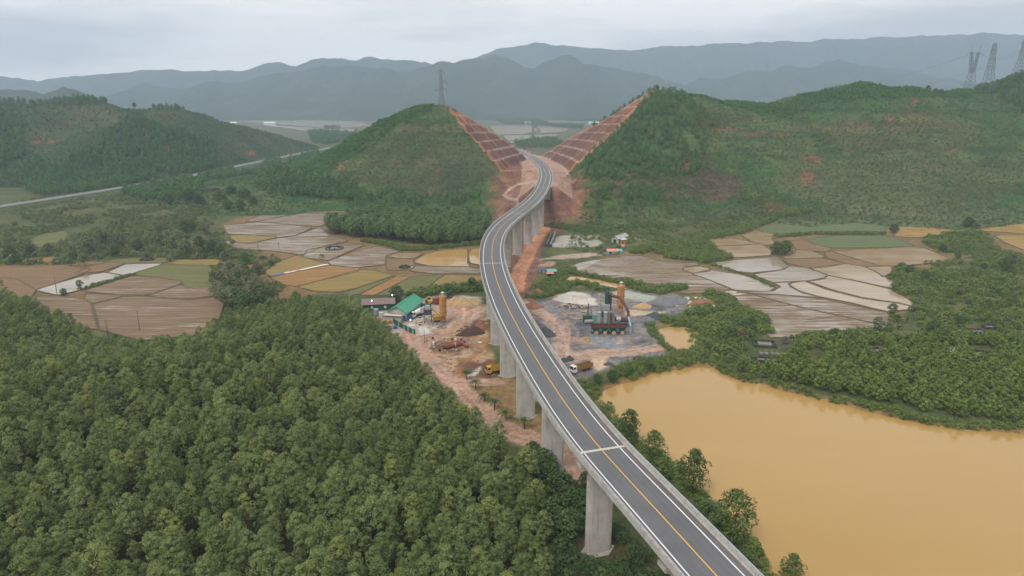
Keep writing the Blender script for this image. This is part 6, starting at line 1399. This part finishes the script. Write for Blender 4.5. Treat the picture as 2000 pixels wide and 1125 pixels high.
# heaps
def heap(px, py, rx, ry, h, m, lb, name="sand_heap", cat="heap", seed=0, rz=0.0):
    q = P(px, py); o = MB().heap((0, 0, 0), rx, ry, h * 1.45, 24, 7, seed, rz).build(name, m, None, True); o.location = (q.x, q.y, gz(q.x, q.y)); return tag(o, lb, cat)
heap(889, 593, 5.0, 3.6, 2.6, M_SAND, "tan sand heap right of the cement silo", seed=1); heap(905, 596, 5.5, 3.8, 2.9, M_SAND, "tan sand heap between the silo and the viaduct", seed=2); heap(922, 594, 5.0, 3.2, 2.2, M_SAND, "tan sand heap touching the viaduct's edge", seed=3)
heap(803, 636, 1.8, 1.4, .9, M_PALEP, "small white heap in front of the lean-to roof", "powder_heap", seed=4); heap(925, 650, 5.2, 3.2, 2.4, M_SOIL, "dark heap of spoil and roots beside the viaduct", "spoil_heap", seed=5); heap(908, 655, 3.6, 2.2, 1.5, M_SOIL, "low dark spoil heap left of the root heap", "spoil_heap", seed=6); heap(938, 640, 3.4, 3.0, 2.4, M_REDSOIL, "reddish spoil heap against the viaduct", "spoil_heap", seed=7)
heap(1064, 655, 4.6, 3.4, 2.9, M_GRAV, "dark cone of gravel beside the viaduct rail", "gravel_heap", seed=8); heap(1277, 622, 5.6, 3.2, 2.3, M_GRAV, "dark gravel heap right of the asphalt plant", "gravel_heap", seed=9); heap(1262, 627, 5.5, 2.6, 1.7, M_GRAV2, "grey gravel heap next to the dark one right of the plant", "gravel_heap", seed=10); heap(1296, 592, 8, 6, 2.6, M_GRAV2, "broad grey gravel bank behind the asphalt plant", "gravel_heap", seed=11); heap(1322, 590, 8, 5, 2.2, M_GRAV2, "grey gravel bank ending at the ditch", "gravel_heap", seed=12); heap(1256, 600, 5, 3.2, 1.8, M_SAND, "tan earth heap below the grey bank", seed=13)
heap(1112, 704, 2.2, 1.5, 1.5, M_GRAV, "dark tarp covered heap behind the dump truck, right one", "tarp_heap", seed=14); heap(1101, 706, 1.9, 1.3, 1.2, M_GRAV, "dark tarp covered heap behind the dump truck, left one", "tarp_heap", seed=15); heap(1247, 700, 2.2, 1.2, .8, M_DGREY, "dark tarp bundle on the bank at the yard's edge", "tarp_heap", seed=16); heap(1188, 712, 2.0, 1.3, .8, M_GRAV, "small dark heap at the corner of the gravel yard", "gravel_heap", seed=17); heap(1375, 592, 9, 4, 1.6, M_REDSOIL, "bank of rubble and red soil by the ditch", "rubble_heap", seed=18); heap(1040, 600, 5, 4, 2.0, M_REDSOIL, "red soil heap right of the viaduct by the yard", "spoil_heap", seed=19); heap(1050, 575, 6, 4, 2.2, M_REDSOIL, "red soil heap beside the haul road", "spoil_heap", seed=20)
# red pipes, drums and scrap under the viaduct
pp = thing("steel_tank", "long dark red steel tank lying on the ground beside the viaduct", "tank", (0, 0, 0)); A, B = ZP('b', 1260, 1065), ZP('b', 1500, 1010); MB().cyl(A + Vector((0, 0, .9)), B + Vector((0, 0, .9)), .95, .95, 18).build("shell", M_REDP, pp); MB().cyl(A.lerp(B, -.06) + Vector((0, 0, .9)), A + Vector((0, 0, .9)), .8, .8, 18).build("end_cap", M_DGREY, pp); MB().cyl(A.lerp(B, .6) + Vector((0, 0, .9)), A.lerp(B, .64) + Vector((0, 0, .9)), .98, .98, 18).build("band", M_PALEP, pp)
pp = thing("steel_pipe", "dark red pipe leaning off the end of the red tank", "pipe", (0, 0, 0)); A, B = ZP('b', 1480, 985), ZP('b', 1600, 1050); MB().cyl(A + Vector((0, 0, 1.2)), B + Vector((0, 0, .6)), .6, .6, 14).build("shell", M_REDP, pp)
for i, (X, Y, m, lb) in enumerate([(1370, 935, M_REDP, "red drum among the scrap above the red tank"), (1425, 940, M_WHITEP, "white drum among the scrap above the red tank"), (1505, 945, M_BLUEP, "blue drum next to the white one in the scrap"), (1550, 970, M_BLUEP, "blue drum beside the bent red pipe"), (1090, 920, M_REDP, "red drum by the thin pole at the track bend"), (1000, 950, M_ORNG, "orange drum at the foot of the thin pole"), (1100, 995, M_WHITEP, "white drum left of the red tank"), (395 * 0 + 1190, 1095, M_BLACK, "black drum near the end of the red tank")]):
    q = ZP('b', X, Y); o = thing("drum", lb, "drum", q); MB().lathe([(.45, 0), (.45, 1.1)], n=12).build("shell", m, o); MB().lathe([(.47, .5), (.47, .58)], n=12).build("hoop", m, o)
o = thing("thin_pole", "thin rusty pole standing at the bend of the muddy track", "pole", ZP('b', 972, 975)); MB().cyl((0, 0, -.3), (0, 0, 6.0), .14, .04, 6).build("shaft", M_RUST, o)
sl_ = MB().heap((0, 0, 0), 1.7, 1.0, .35, 9, 3, 31).build("concrete_slab", M_PALEP); sl_.location = ZP('b', 1775, 965); tag(sl_, "pale broken slab on the ochre ground by the viaduct", "slab")
def rubble(name, lb, o, poly, n, s0, s1, m, seed):
    rg = random.Random(seed); w = zpoly(o, poly); a = np.array(w); mb = MB(); c = 0
    while c < n:
        x, y = rg.uniform(a[:, 0].min(), a[:, 0].max()), rg.uniform(a[:, 1].min(), a[:, 1].max())
        if inpoly(np.array([x]), np.array([y]), w)[0]: s = rg.uniform(s0, s1); mb.box((x, y, gz(x, y) + s * .15), (s * rg.uniform(.5, 1.8), s, s * .5), rg.random() * 6, rg.uniform(-.3, .3), .8); c += 1
    tag(mb.build(name, m), lb, None, None, "stuff")
rubble("debris", "scattered planks and scrap round the red tank", 'b', [(950, 960), (1300, 880), (1700, 900), (1850, 950), (1700, 1100), (1250, 1120), (1000, 1050)], 70, .25, .9, M_GREYP, 1); rubble("debris", "dark roots and timber under the viaduct", 'b', [(1400, 830), (1550, 720), (1800, 660), (1860, 800), (1700, 870), (1500, 870)], 80, .3, 1.0, M_SOIL, 2); rubble("debris", "broken stone beside the haul road", 'h', [(150, 760), (300, 690), (350, 850), (300, 1000), (200, 1050)], 26, .3, .8, M_REDSOIL, 3); rubble("rubble", "pale rubble by the ditch at the end of the gravel yard", 6, [(40, 620), (120, 600), (260, 610), (330, 650), (200, 690), (60, 660)], 70, .4, 1.3, M_PALEP, 4); rubble("rubble", "stones at the foot of the cement silo", 'b', [(1080, 700), (1180, 620), (1340, 680), (1280, 770), (1130, 780)], 60, .3, .9, M_STONE, 5); rubble("rubble", "rubble beside the asphalt plant's generator", 'p', [(470, 400), (600, 350), (800, 380), (900, 410), (700, 430)], 60, .3, 1.0, M_DGREY, 6); rubble("rubble", "red spoil along the foot of the far piers", 5, [(1300, 130), (1350, 110), (1340, 180), (1240, 260), (1190, 330), (1150, 420), (1130, 380), (1220, 220)], 22, .5, 1.5, M_REDSOIL, 7)
# ------------------------------------------------------------------ asphalt plant
q = ZP('p', 1110, 742); ap = thing("asphalt_plant", "asphalt mixing plant with green feed bins, stacks and brown duct on the gravel yard", "machinery", q, 0.0)
S_ = .222
for k in range(4):
    x = -6.0 + 3.75 * k + .4
    h = MB(); z0, z1 = 1.3, 3.2; v = []
    for w, d, z in ((1.5, 1.2, z0), (3.6, 2.8, z1)): v += [(x - w / 2, -d / 2, z), (x + w / 2, -d / 2, z), (x + w / 2, d / 2, z), (x - w / 2, d / 2, z)]
    h.add(v, [(0, 1, 5, 4), (1, 2, 6, 5), (2, 3, 7, 6), (3, 0, 4, 7), (3, 2, 1, 0)]); hp = h.build("feed_bin", M_DGREEN, ap)
    r_ = MB()
    for s in (-1, 1): r_.box((x, s * 1.42, 3.75), (3.66, .08, 1.1)); r_.box((x + s * 1.83, 0, 3.75), (.08, 2.8, 1.1))
    r_.build("sideboard", M_RUST, hp); MB().cyl((x + .3, -1.7, .95), (x + .3, -1.35, .95), .85, .85, 16).build("feeder_mouth", M_SAND, hp)
    [MB().bar((x + sx * 1.6, sy * 1.2, -.2), (x + sx * 1.6, sy * 1.2, 2.6), .16).build("leg", M_DGREEN, hp) for sx in (-1, 1) for sy in (-1, 1)]
MB().box((0, 0, .75), (14.6, .9, .22)).build("belt", M_BLACK, ap)
for x, r in ((-2.9, .95), (-.1, .95)): MB().lathe([(.5, 1.0), (r, 2.4), (r, 6.6), (r * 1.15, 6.7), (r * 1.15, 7.0), (.4, 7.5)], (x, 9, 0), 16).build("dust_collector", M_GREYP, ap)
MB().tube([(1.4, 9, 2), (1.4, 9, 6.2), (1.9, 9, 6.9), (2.9, 9, 6.9), (3.4, 9, 6.2), (3.4, 9, 2)], .5, 12).build("return_duct", M_STONE, ap); MB().box((2.3, 9.6, 3.4), (1.6, 1.6, 4.5)).build("fan_house", M_RUST, ap)
MB().lathe([(.85, 0), (.72, 13.6), (.8, 13.7), (.8, 14.0)], (-2.4, 14, 0), 16).build("chimney", M_SHEET, ap); MB().lathe([(.95, 0), (.95, 14.2), (.6, 15.0), (.6, 16.2)], (1.4, 17, 0), 16).build("green_stack", M_DGREEN, ap)
MB().box((3.0, 18, 6.4), (1.3, 1.3, 12.8)).build("elevator", M_RUST, ap); MB().box((.4, 15.6, 4.4), (5.2, 3.4, 3.0)).build("mixing_tower", M_DGREEN, ap); MB().box((.4, 15.6, 7.4), (4.2, 3.0, 2.4)).build("screen_house", M_GREYP, ap)
tw = MB(); [tw.bar((.4 + sx * 2.3, 15.6 + sy * 1.5, -.3), (.4 + sx * 2.3, 15.6 + sy * 1.5, 3.2), .3) for sx in (-1, 1) for sy in (-1, 1)]; tw.build("tower_legs", M_DGREEN, ap)
MB().tube([(3.4, 17.5, 12.2), (6.8, 15.5, 11.9), (8.8, 11, 9.6), (9.6, 7.5, 7.6), (9.6, 6.6, 5.6)], .62, 12).build("exhaust_duct", M_RUST, ap); MB().tube([(9.6, 6.6, 5.6), (9.6, 3.0, 4.6), (9.6, 0.2, 3.4), (9.6, 0.0, .2)], .42, 12).build("blue_pipe", M_LBLUE, ap)
MB().cyl((4.6, 11.5, 3.2), (10.5, 11.0, 2.7), 1.05, 1.05, 18).build("dryer_drum", M_RUST, ap); MB().cyl((5.0, 11.46, 3.17), (7.0, 11.3, 3.0), 1.1, 1.1, 18).build("drum_shell", M_SHEET, ap); MB().box((7.5, 11.2, .9), (5.6, 1.6, .5)).build("drum_frame", M_DGREEN, ap)
MB().box((-7.2, 17, 1.5), (4.0, 2.6, 3.0)).build("generator", M_DGREEN, ap); MB().cyl((-5.6, 17.5, 7.4), (-.4, 17.5, 7.6), .55, .55, 12).build("silver_duct", M_SHEET, ap); MB().cyl((-5.6, 17.5, 2.0), (-5.6, 17.5, 7.6), .5, .5, 12).build("grey_riser", M_GREYP, ap); MB().cyl((-6.8, 18.5, 0), (-6.8, 18.5, 8.2), .28, .25, 10).build("thin_stack", M_RUST, ap); MB().box((-3.9, 15.5, 2.0), (2.0, 2.4, 4.0)).build("burner_house", M_TEAL, ap); MB().cyl((-4.9, 15, .9), (-8.6, 14.2, .9), .9, .9, 14).build("bitumen_tank", M_GREYP, ap)
lad = MB(); [lad.bar((-3.2 + s * .3, 13.1, .2), (-3.2 + s * .3, 13.1, 9), .07) for s in (-1, 1)]; [lad.bar((-3.5, 13.1, .6 * k), (-2.9, 13.1, .6 * k), .05) for k in range(1, 15)]; lad.build("ladder", M_GREYP, ap); wk_ = MB().box((.4, 13.7, 6.0), (5.6, .9, .1)); [wk_.bar((-2.2 + k * .9, 13.3, 6), (-2.2 + k * .9, 13.3, 7), .05) for k in range(7)]; wk_.bar((-2.3, 13.3, 7), (3.2, 13.3, 7), .06).build("walkway", M_GREYP, ap)
q = ZP('p', 805, 462); o = thing("steel_skid", "low pale yellow steel skid lying on the gravel left of the asphalt plant", "skid", q, .1); MB().box((0, 0, .35), (2.8, 1.8, .3)).build("deck", M_SAND, o); [MB().box((s * 1.2, 0, .15), (.2, 1.7, .4)).build("runner", M_RUST, o) for s in (-1, 1)]
# ------------------------------------------------------------------ small camp beyond the plant
a_, b_, c_ = ZP('h', 1465, 250, 3.2), ZP('h', 1570, 265, 3.2), ZP('h', 1690, 300, 3.2)
hall("work_shed", "grey sheet roofed shed with a yellow extension at the edge of the paddies", ZP('h', 1455, 262, 3.2), ZP('h', 1560, 275, 3.2), ZP('h', 1570, 215, 3.2), 3.2, 1.6, M_SHEET, M_WALL, .5, True, 1, 1)
q = ZP('h', 1625, 330); o = thing("site_hut", "yellow and white site hut with a pale roof beside the grey shed", "hut", q, .3); MB().box((0, 0, 1.3), (4.2, 3.2, 2.6)).build("wall", M_YELP, o); MB().box((0, 0, 2.75), (4.8, 3.8, .14), 0, .12).build("roof", M_PALEP, o); MB().box((-1, -1.62, 1.0), (.9, .06, 1.9)).build("door", M_DGREY, o); MB().box((1, -1.62, 1.6), (.9, .06, .8)).build("window", M_GLASS, o)
q = ZP('h', 1620, 410); tank(*Z('h', 1620, 415), 1.5, 2.4, M_TARP, "red round tank between the yellow hut and the tents")
def tent(o_, X, Y, rz, w, d, h, m, mw, lb):
    q = ZP(o_, X, Y); o = thing("tarpaulin_tent", lb, "tent", q, rz); v = [(-w / 2, -d / 2, h * .6), (w / 2, -d / 2, h * .6), (w / 2, d / 2, h * .62), (-w / 2, d / 2, h * .62), (-w / 2, 0, h), (w / 2, 0, h * .95)]
    MB().add(v, [(0, 1, 5, 4), (3, 4, 5, 2), (0, 4, 3), (1, 2, 5)]).build("canopy", m, o); MB().box((0, 0, h * .3), (w * .92, d * .9, h * .6)).build("wall", mw, o); MB().box((-w * .2, -d * .46, h * .27), (w * .25, .1, h * .5)).build("opening", M_DGREY, o)
tent('h', 1465, 490, .05, 7.5, 5, 3.4, M_TARP, M_LBLUE, "big red tarpaulin tent at the corner of the wet paddy"); tent('h', 1570, 485, .1, 3.6, 4, 3.2, M_TEAL, M_TEAL, "teal tent beside the big red tarpaulin"); tent('h', 1345, 455, .3, 4.5, 3.2, 2.2, M_RUST, M_BLUEP, "small brown and blue tarpaulin shelter left of the red tent"); tent('h', 440, 760, .2, 3.0, 2.6, 2.2, M_BLUEP, M_LBLUE, "blue tarpaulin shelter left of the teal roofed hut")
q = ZP('h', 575, 815); o = thing("teal_roof_hut", "small hut with flat teal roof and red awning beside the haul road", "hut", q, .1); MB().box((0, 0, 1.5), (5.0, 4.0, 3.0)).build("wall", M_DGREY, o); MB().box((.2, .2, 3.15), (5.6, 4.8, .16), 0, .10).build("roof", M_TEAL, o); MB().box((-1.2, -2.9, 2.5), (4.2, 2.2, .12), 0, .3).build("awning", M_TARP, o); MB().box((2.53, 0, 1.3), (.06, 2, 2)).build("door", M_PALEP, o)
gi = thing("steel_girder", "pair of long steel beams lying beside the grey settling pit", "girder", (0, 0, 0)); A, B = ZP('h', 530, 390), ZP('h', 610, 200); sd = (B - A).normalized().cross(Vector((0, 0, 1)))
for s in (-1.3, 1.3): MB().bar(A + sd * s + Vector((0, 0, .9)), B + sd * s + Vector((0, 0, .9)), .6, 1.8).build("beam", M_GREYP if s > 0 else M_STONE, gi)
MB().box(A + Vector((0, 0, 1.0)), (5.2, 2.2, 2.0), math.atan2(sd.y, sd.x)).build("end_block", M_DGREY, gi)
q = ZP('h', 270, 750); o = thing("rebar_mat", "square frame of steel bars by the foot of the haul road", "frame", q, .1); mb = MB(); [mb.bar((-2.4 + k * .8, -2.6, .2), (-2.4 + k * .8, 2.6, .2), .12) for k in range(7)]; [mb.bar((-2.4, -2.6 + k * .87, .34), (2.4, -2.6 + k * .87, .34), .12) for k in range(7)]; mb.build("bars", M_GREYP, o)
# plastic sheeting along the stubble field, tomb rings in the paddies
A, B = ZP(4, 1512, 488), ZP(4, 1830, 422); sh = thing("plastic_sheeting", "long strip of white, red and blue plastic sheeting beside the stubble field", "sheeting", (0, 0, 0))
for t0, t1, m in ((0, .22, M_BLUEP), (.22, .42, M_PALEP), (.42, .5, M_TARP), (.5, 1, M_WHITEP)): MB().bar(A.lerp(B, t0) + Vector((0, 0, .5)), A.lerp(B, t1) + Vector((0, 0, .5)), 2.2, .35).build("strip", m, sh)
def ring_tomb(px, py, r, lb, dome=True):
    q = at_ground(px, py); o = thing("round_tomb", lb, "tomb", q); MB().lathe([(r, -.3), (r, .9), (r - .4, .9), (r - .4, .3)], n=20).build("ring_wall", M_DSTONE, o); MB().lathe([(r - .5, .2), (r * .6, .6), (.3, 1.1)], n=16).build("mound", M_STONE if dome else M_DSTONE, o)
    for k in range(5): a = k * 1.256; MB().box((r * .55 * math.cos(a), r * .55 * math.sin(a), .8), (1.4, .7, 1.3 + .3 * (k % 2)), a).build("headstone", M_DSTONE, o)
ring_tomb(653, 486, 6.2, "dark round walled tomb standing alone in the wet paddies"); ring_tomb(790, 523, 3.4, "low broken stone ring in the brown field by the yellow paddy", False); ring_tomb(288, 508, 4.5, "dark low tombs at the edge of the plain left of the olive field", False)
def tomb(px, py, w, d, rz, lb, slabs=2, wall=True, dark=True):
    q = at_ground(px, py); o = thing("family_tomb", lb, "tomb", q, rz); m = M_DSTONE if dark else M_STONE
    if wall:
        for sx, sy, lx, ly in ((0, 1, w, .35), (0, -1, w, .35), (1, 0, .35, d), (-1, 0, .35, d)): MB().box((sx * w / 2, sy * d / 2, .5), (lx + .35 * (sx == 0), ly, 1.4 if sy == 1 else .9)).build("enclosure_wall", m, o)
    for k in range(slabs): MB().box((w * ((k + .5) / slabs - .5) * .85, 0, .55), (w / slabs * .6, d * .6, .8)).build("grave_slab", M_STONE, o); MB().box((w * ((k + .5) / slabs - .5) * .85, d * .25, 1.2), (w / slabs * .5, .25, 1.2), 0, 0, .7).build("headstone", m, o)
    return o
tomb(1493, 674, 8.5, 6.5, -.2, "big flat walled tomb platform at the foot of the rutted paddy", 1); tomb(1491, 693, 4.5, 3.4, -.1, "pair of grey grave slabs left of the other pair", 2, False, False); tomb(1514, 694, 4.6, 3.6, -.1, "pair of grey grave slabs right of the other pair", 2, False, False); tomb(1505, 706, 13, 2.6, -.1, "long dark walled tomb row in front of the grave slabs", 3)
tomb(1709, 688, 5.5, 4, .2, "spiky dark tomb among bushes right of the bare red patch", 3); tomb(1906, 650, 7, 4, -.1, "dark tomb with two pale slabs in the scrub, upper right", 2); tomb(1932, 641, 4.5, 3, -.1, "small dark tomb just behind the two slab tomb", 1); tomb(1690, 708, 4, 2, .1, "small white edged grave frame in the young trees", 1, False, False); tomb(1425, 699, 3, 2, .1, "small white grave near the lake corner", 1, False, False); tomb(1446, 683, 3, 2.4, 0, "small dark tomb under the trees near the dry shrubs", 1)
q = at_ground(1916, 696); o = thing("walled_tomb", "large dark square walled tomb with round mound in the young trees", "tomb", q, -.35); W = 8.5
for sx, sy in ((0, 1), (0, -1), (1, 0), (-1, 0)): MB().box((sx * W / 2, sy * W / 2, .6), (W if sy else .5, W if sx else .5, 1.8)).build("enclosure_wall", M_DSTONE, o)
MB().lathe([(2.6, 0), (2.4, .8), (1.5, 1.3), (.2, 1.5)], n=16).build("mound", paint((.13, .15, .06), .9), o)
q = at_ground(1533, 678); o = thing("small_pagoda", "little dark stone pagoda beside the flat walled tomb", "shrine", q); MB().box((0, 0, 1.2), (2.2, 2.2, 2.4)).build("body", M_STONE, o); MB().box((0, 0, 2.7), (3.4, 3.4, .7), 0, 0, .5).build("roof", M_DSTONE, o); MB().box((0, 0, 3.5), (1.2, 1.2, 1.0)).build("upper_storey", M_STONE, o); MB().box((0, 0, 4.3), (2.2, 2.2, .7), 0, 0, .3).build("upper_roof", M_DSTONE, o)
q = at_ground(1859, 688); o = thing("white_monument", "small white rounded monument in the scrub by the walled tomb", "monument", q); MB().lathe([(1.2, 0), (1.3, .8), (1.1, 1.6), (.5, 2.2)], n=12).build("body", M_WHITEP, o); MB().box((0, -.3, .3), (2.6, 2.2, .5)).build("plinth", M_PALEP, o)
# bridge-like culvert on the old highway, far sheds
q = at_ground(407, 374); o = thing("small_bridge", "dark low concrete bridge where the old highway crosses a stream", "bridge", q, .5); MB().box((0, 0, 2.6), (22, 6, 1.0)).build("deck", M_DSTONE, o); [MB().box((s * 7, 0, 1.0), (1.2, 5, 3.0)).build("pier", M_STONE, o) for s in (-1, 1)]; MB().box((0, -3, 3.4), (22, .3, .8)).build("parapet", M_STONE, o)
for i, (px, py, w, lb) in enumerate([(452, 209, 26, "long white roofed shed at the foot of the far mountains, leftmost"), (525, 207, 34, "long white roofed shed below the red scar in the far valley"), (1030, 211, 18, "white far roof above the pale paddies, left one"), (1042, 213, 14, "white far roof above the pale paddies, right one"), (1160, 206, 30, "long white far roof left of the cutting's top"), (1205, 204, 40, "longest white far roof beside the cutting's top")]):
    q = P(px, py + 12, 0); q = PD(px, py + 8, 3000); o = thing("far_shed", lb, "shed", (q.x, q.y, max(0, q.z - 6) * 0)); w2 = w * 1.4; MB().box((0, 0, 4), (w2, 16, 8)).build("wall", M_PALEP, o); MB().add([(-w2 / 2 - 1, -9, 8), (w2 / 2 + 1, -9, 8), (w2 / 2 + 1, 9, 8), (-w2 / 2 - 1, 9, 8), (-w2 / 2 - 1, 0, 12), (w2 / 2 + 1, 0, 12)], [(0, 1, 5, 4), (3, 4, 5, 2), (0, 4, 3), (1, 2, 5)]).build("roof", M_WHITEP, o)

q = at_ground(154, 346); o = thing("small_house", "small white roofed house among trees beside the old highway", "house", q, .3); MB().box((0, 0, 1.8), (11, 7, 4.2)).build("wall", M_PALEP, o); MB().add([(-6, -4.2, 3.8), (6, -4.2, 3.8), (6, 4.2, 3.8), (-6, 4.2, 3.8), (-6, 0, 6.4), (6, 0, 6.4)], [(0, 1, 5, 4), (3, 4, 5, 2), (0, 4, 3), (1, 2, 5)]).build("roof", M_SHEET, o); MB().box((-1.5, -3.52, 1.2), (1.2, .06, 2.2)).build("door", M_DGREY, o); [MB().box((x_, -3.52, 2.0), (1.2, .06, 1.1)).build("window", M_GLASS, o) for x_ in (-4, 2.5)]
rubble("debris", "loose stones and scrap scattered over the gravel yard", 'p', [(150, 760), (500, 560), (850, 560), (860, 760), (760, 950), (500, 1000)], 60, .15, .5, M_DGREY, 11); rubble("debris", "scrap and pallets in front of the lean-to roof", 'b', [(280, 600), (480, 560), (520, 660), (760, 700), (900, 700), (860, 640), (640, 600)], 45, .3, .9, M_STONE, 12); rubble("debris", "clods of earth along the muddy track", 'd', [(300, 560), (520, 620), (560, 800), (900, 560), (960, 900), (700, 1000), (420, 760)], 70, .2, .7, M_REDSOIL, 13); rubble("debris", "scrap iron round the legs of the batching unit", 'b', [(880, 600), (1180, 560), (1190, 700), (900, 720)], 40, .2, .8, M_RUST, 14)
for i, (X, Y, rz_, m, lb) in enumerate([(690, 640, .3, M_BLUEP, "blue shipping container behind the green sheet fence"), (980, 470, .1, M_DGREEN, "green steel container right behind the batching unit")]):
    q = ZP('b', X, Y); o = thing("container", lb, "container", q, rz_); MB().box((0, 0, 1.2), (5.6, 2.3, 2.3)).build("box", m, o); rb = MB(); [rb.box((-2.6 + k * .4, s_ * 1.17, 1.2), (.16, .06, 2.1)) for k in range(14) for s_ in (-1, 1)]; rb.build("corrugation", m, o); [MB().box((2.82, s_ * .56, 1.2), (.06, 1.05, 2.1)).build("door", m, o) for s_ in (-1, 1)]
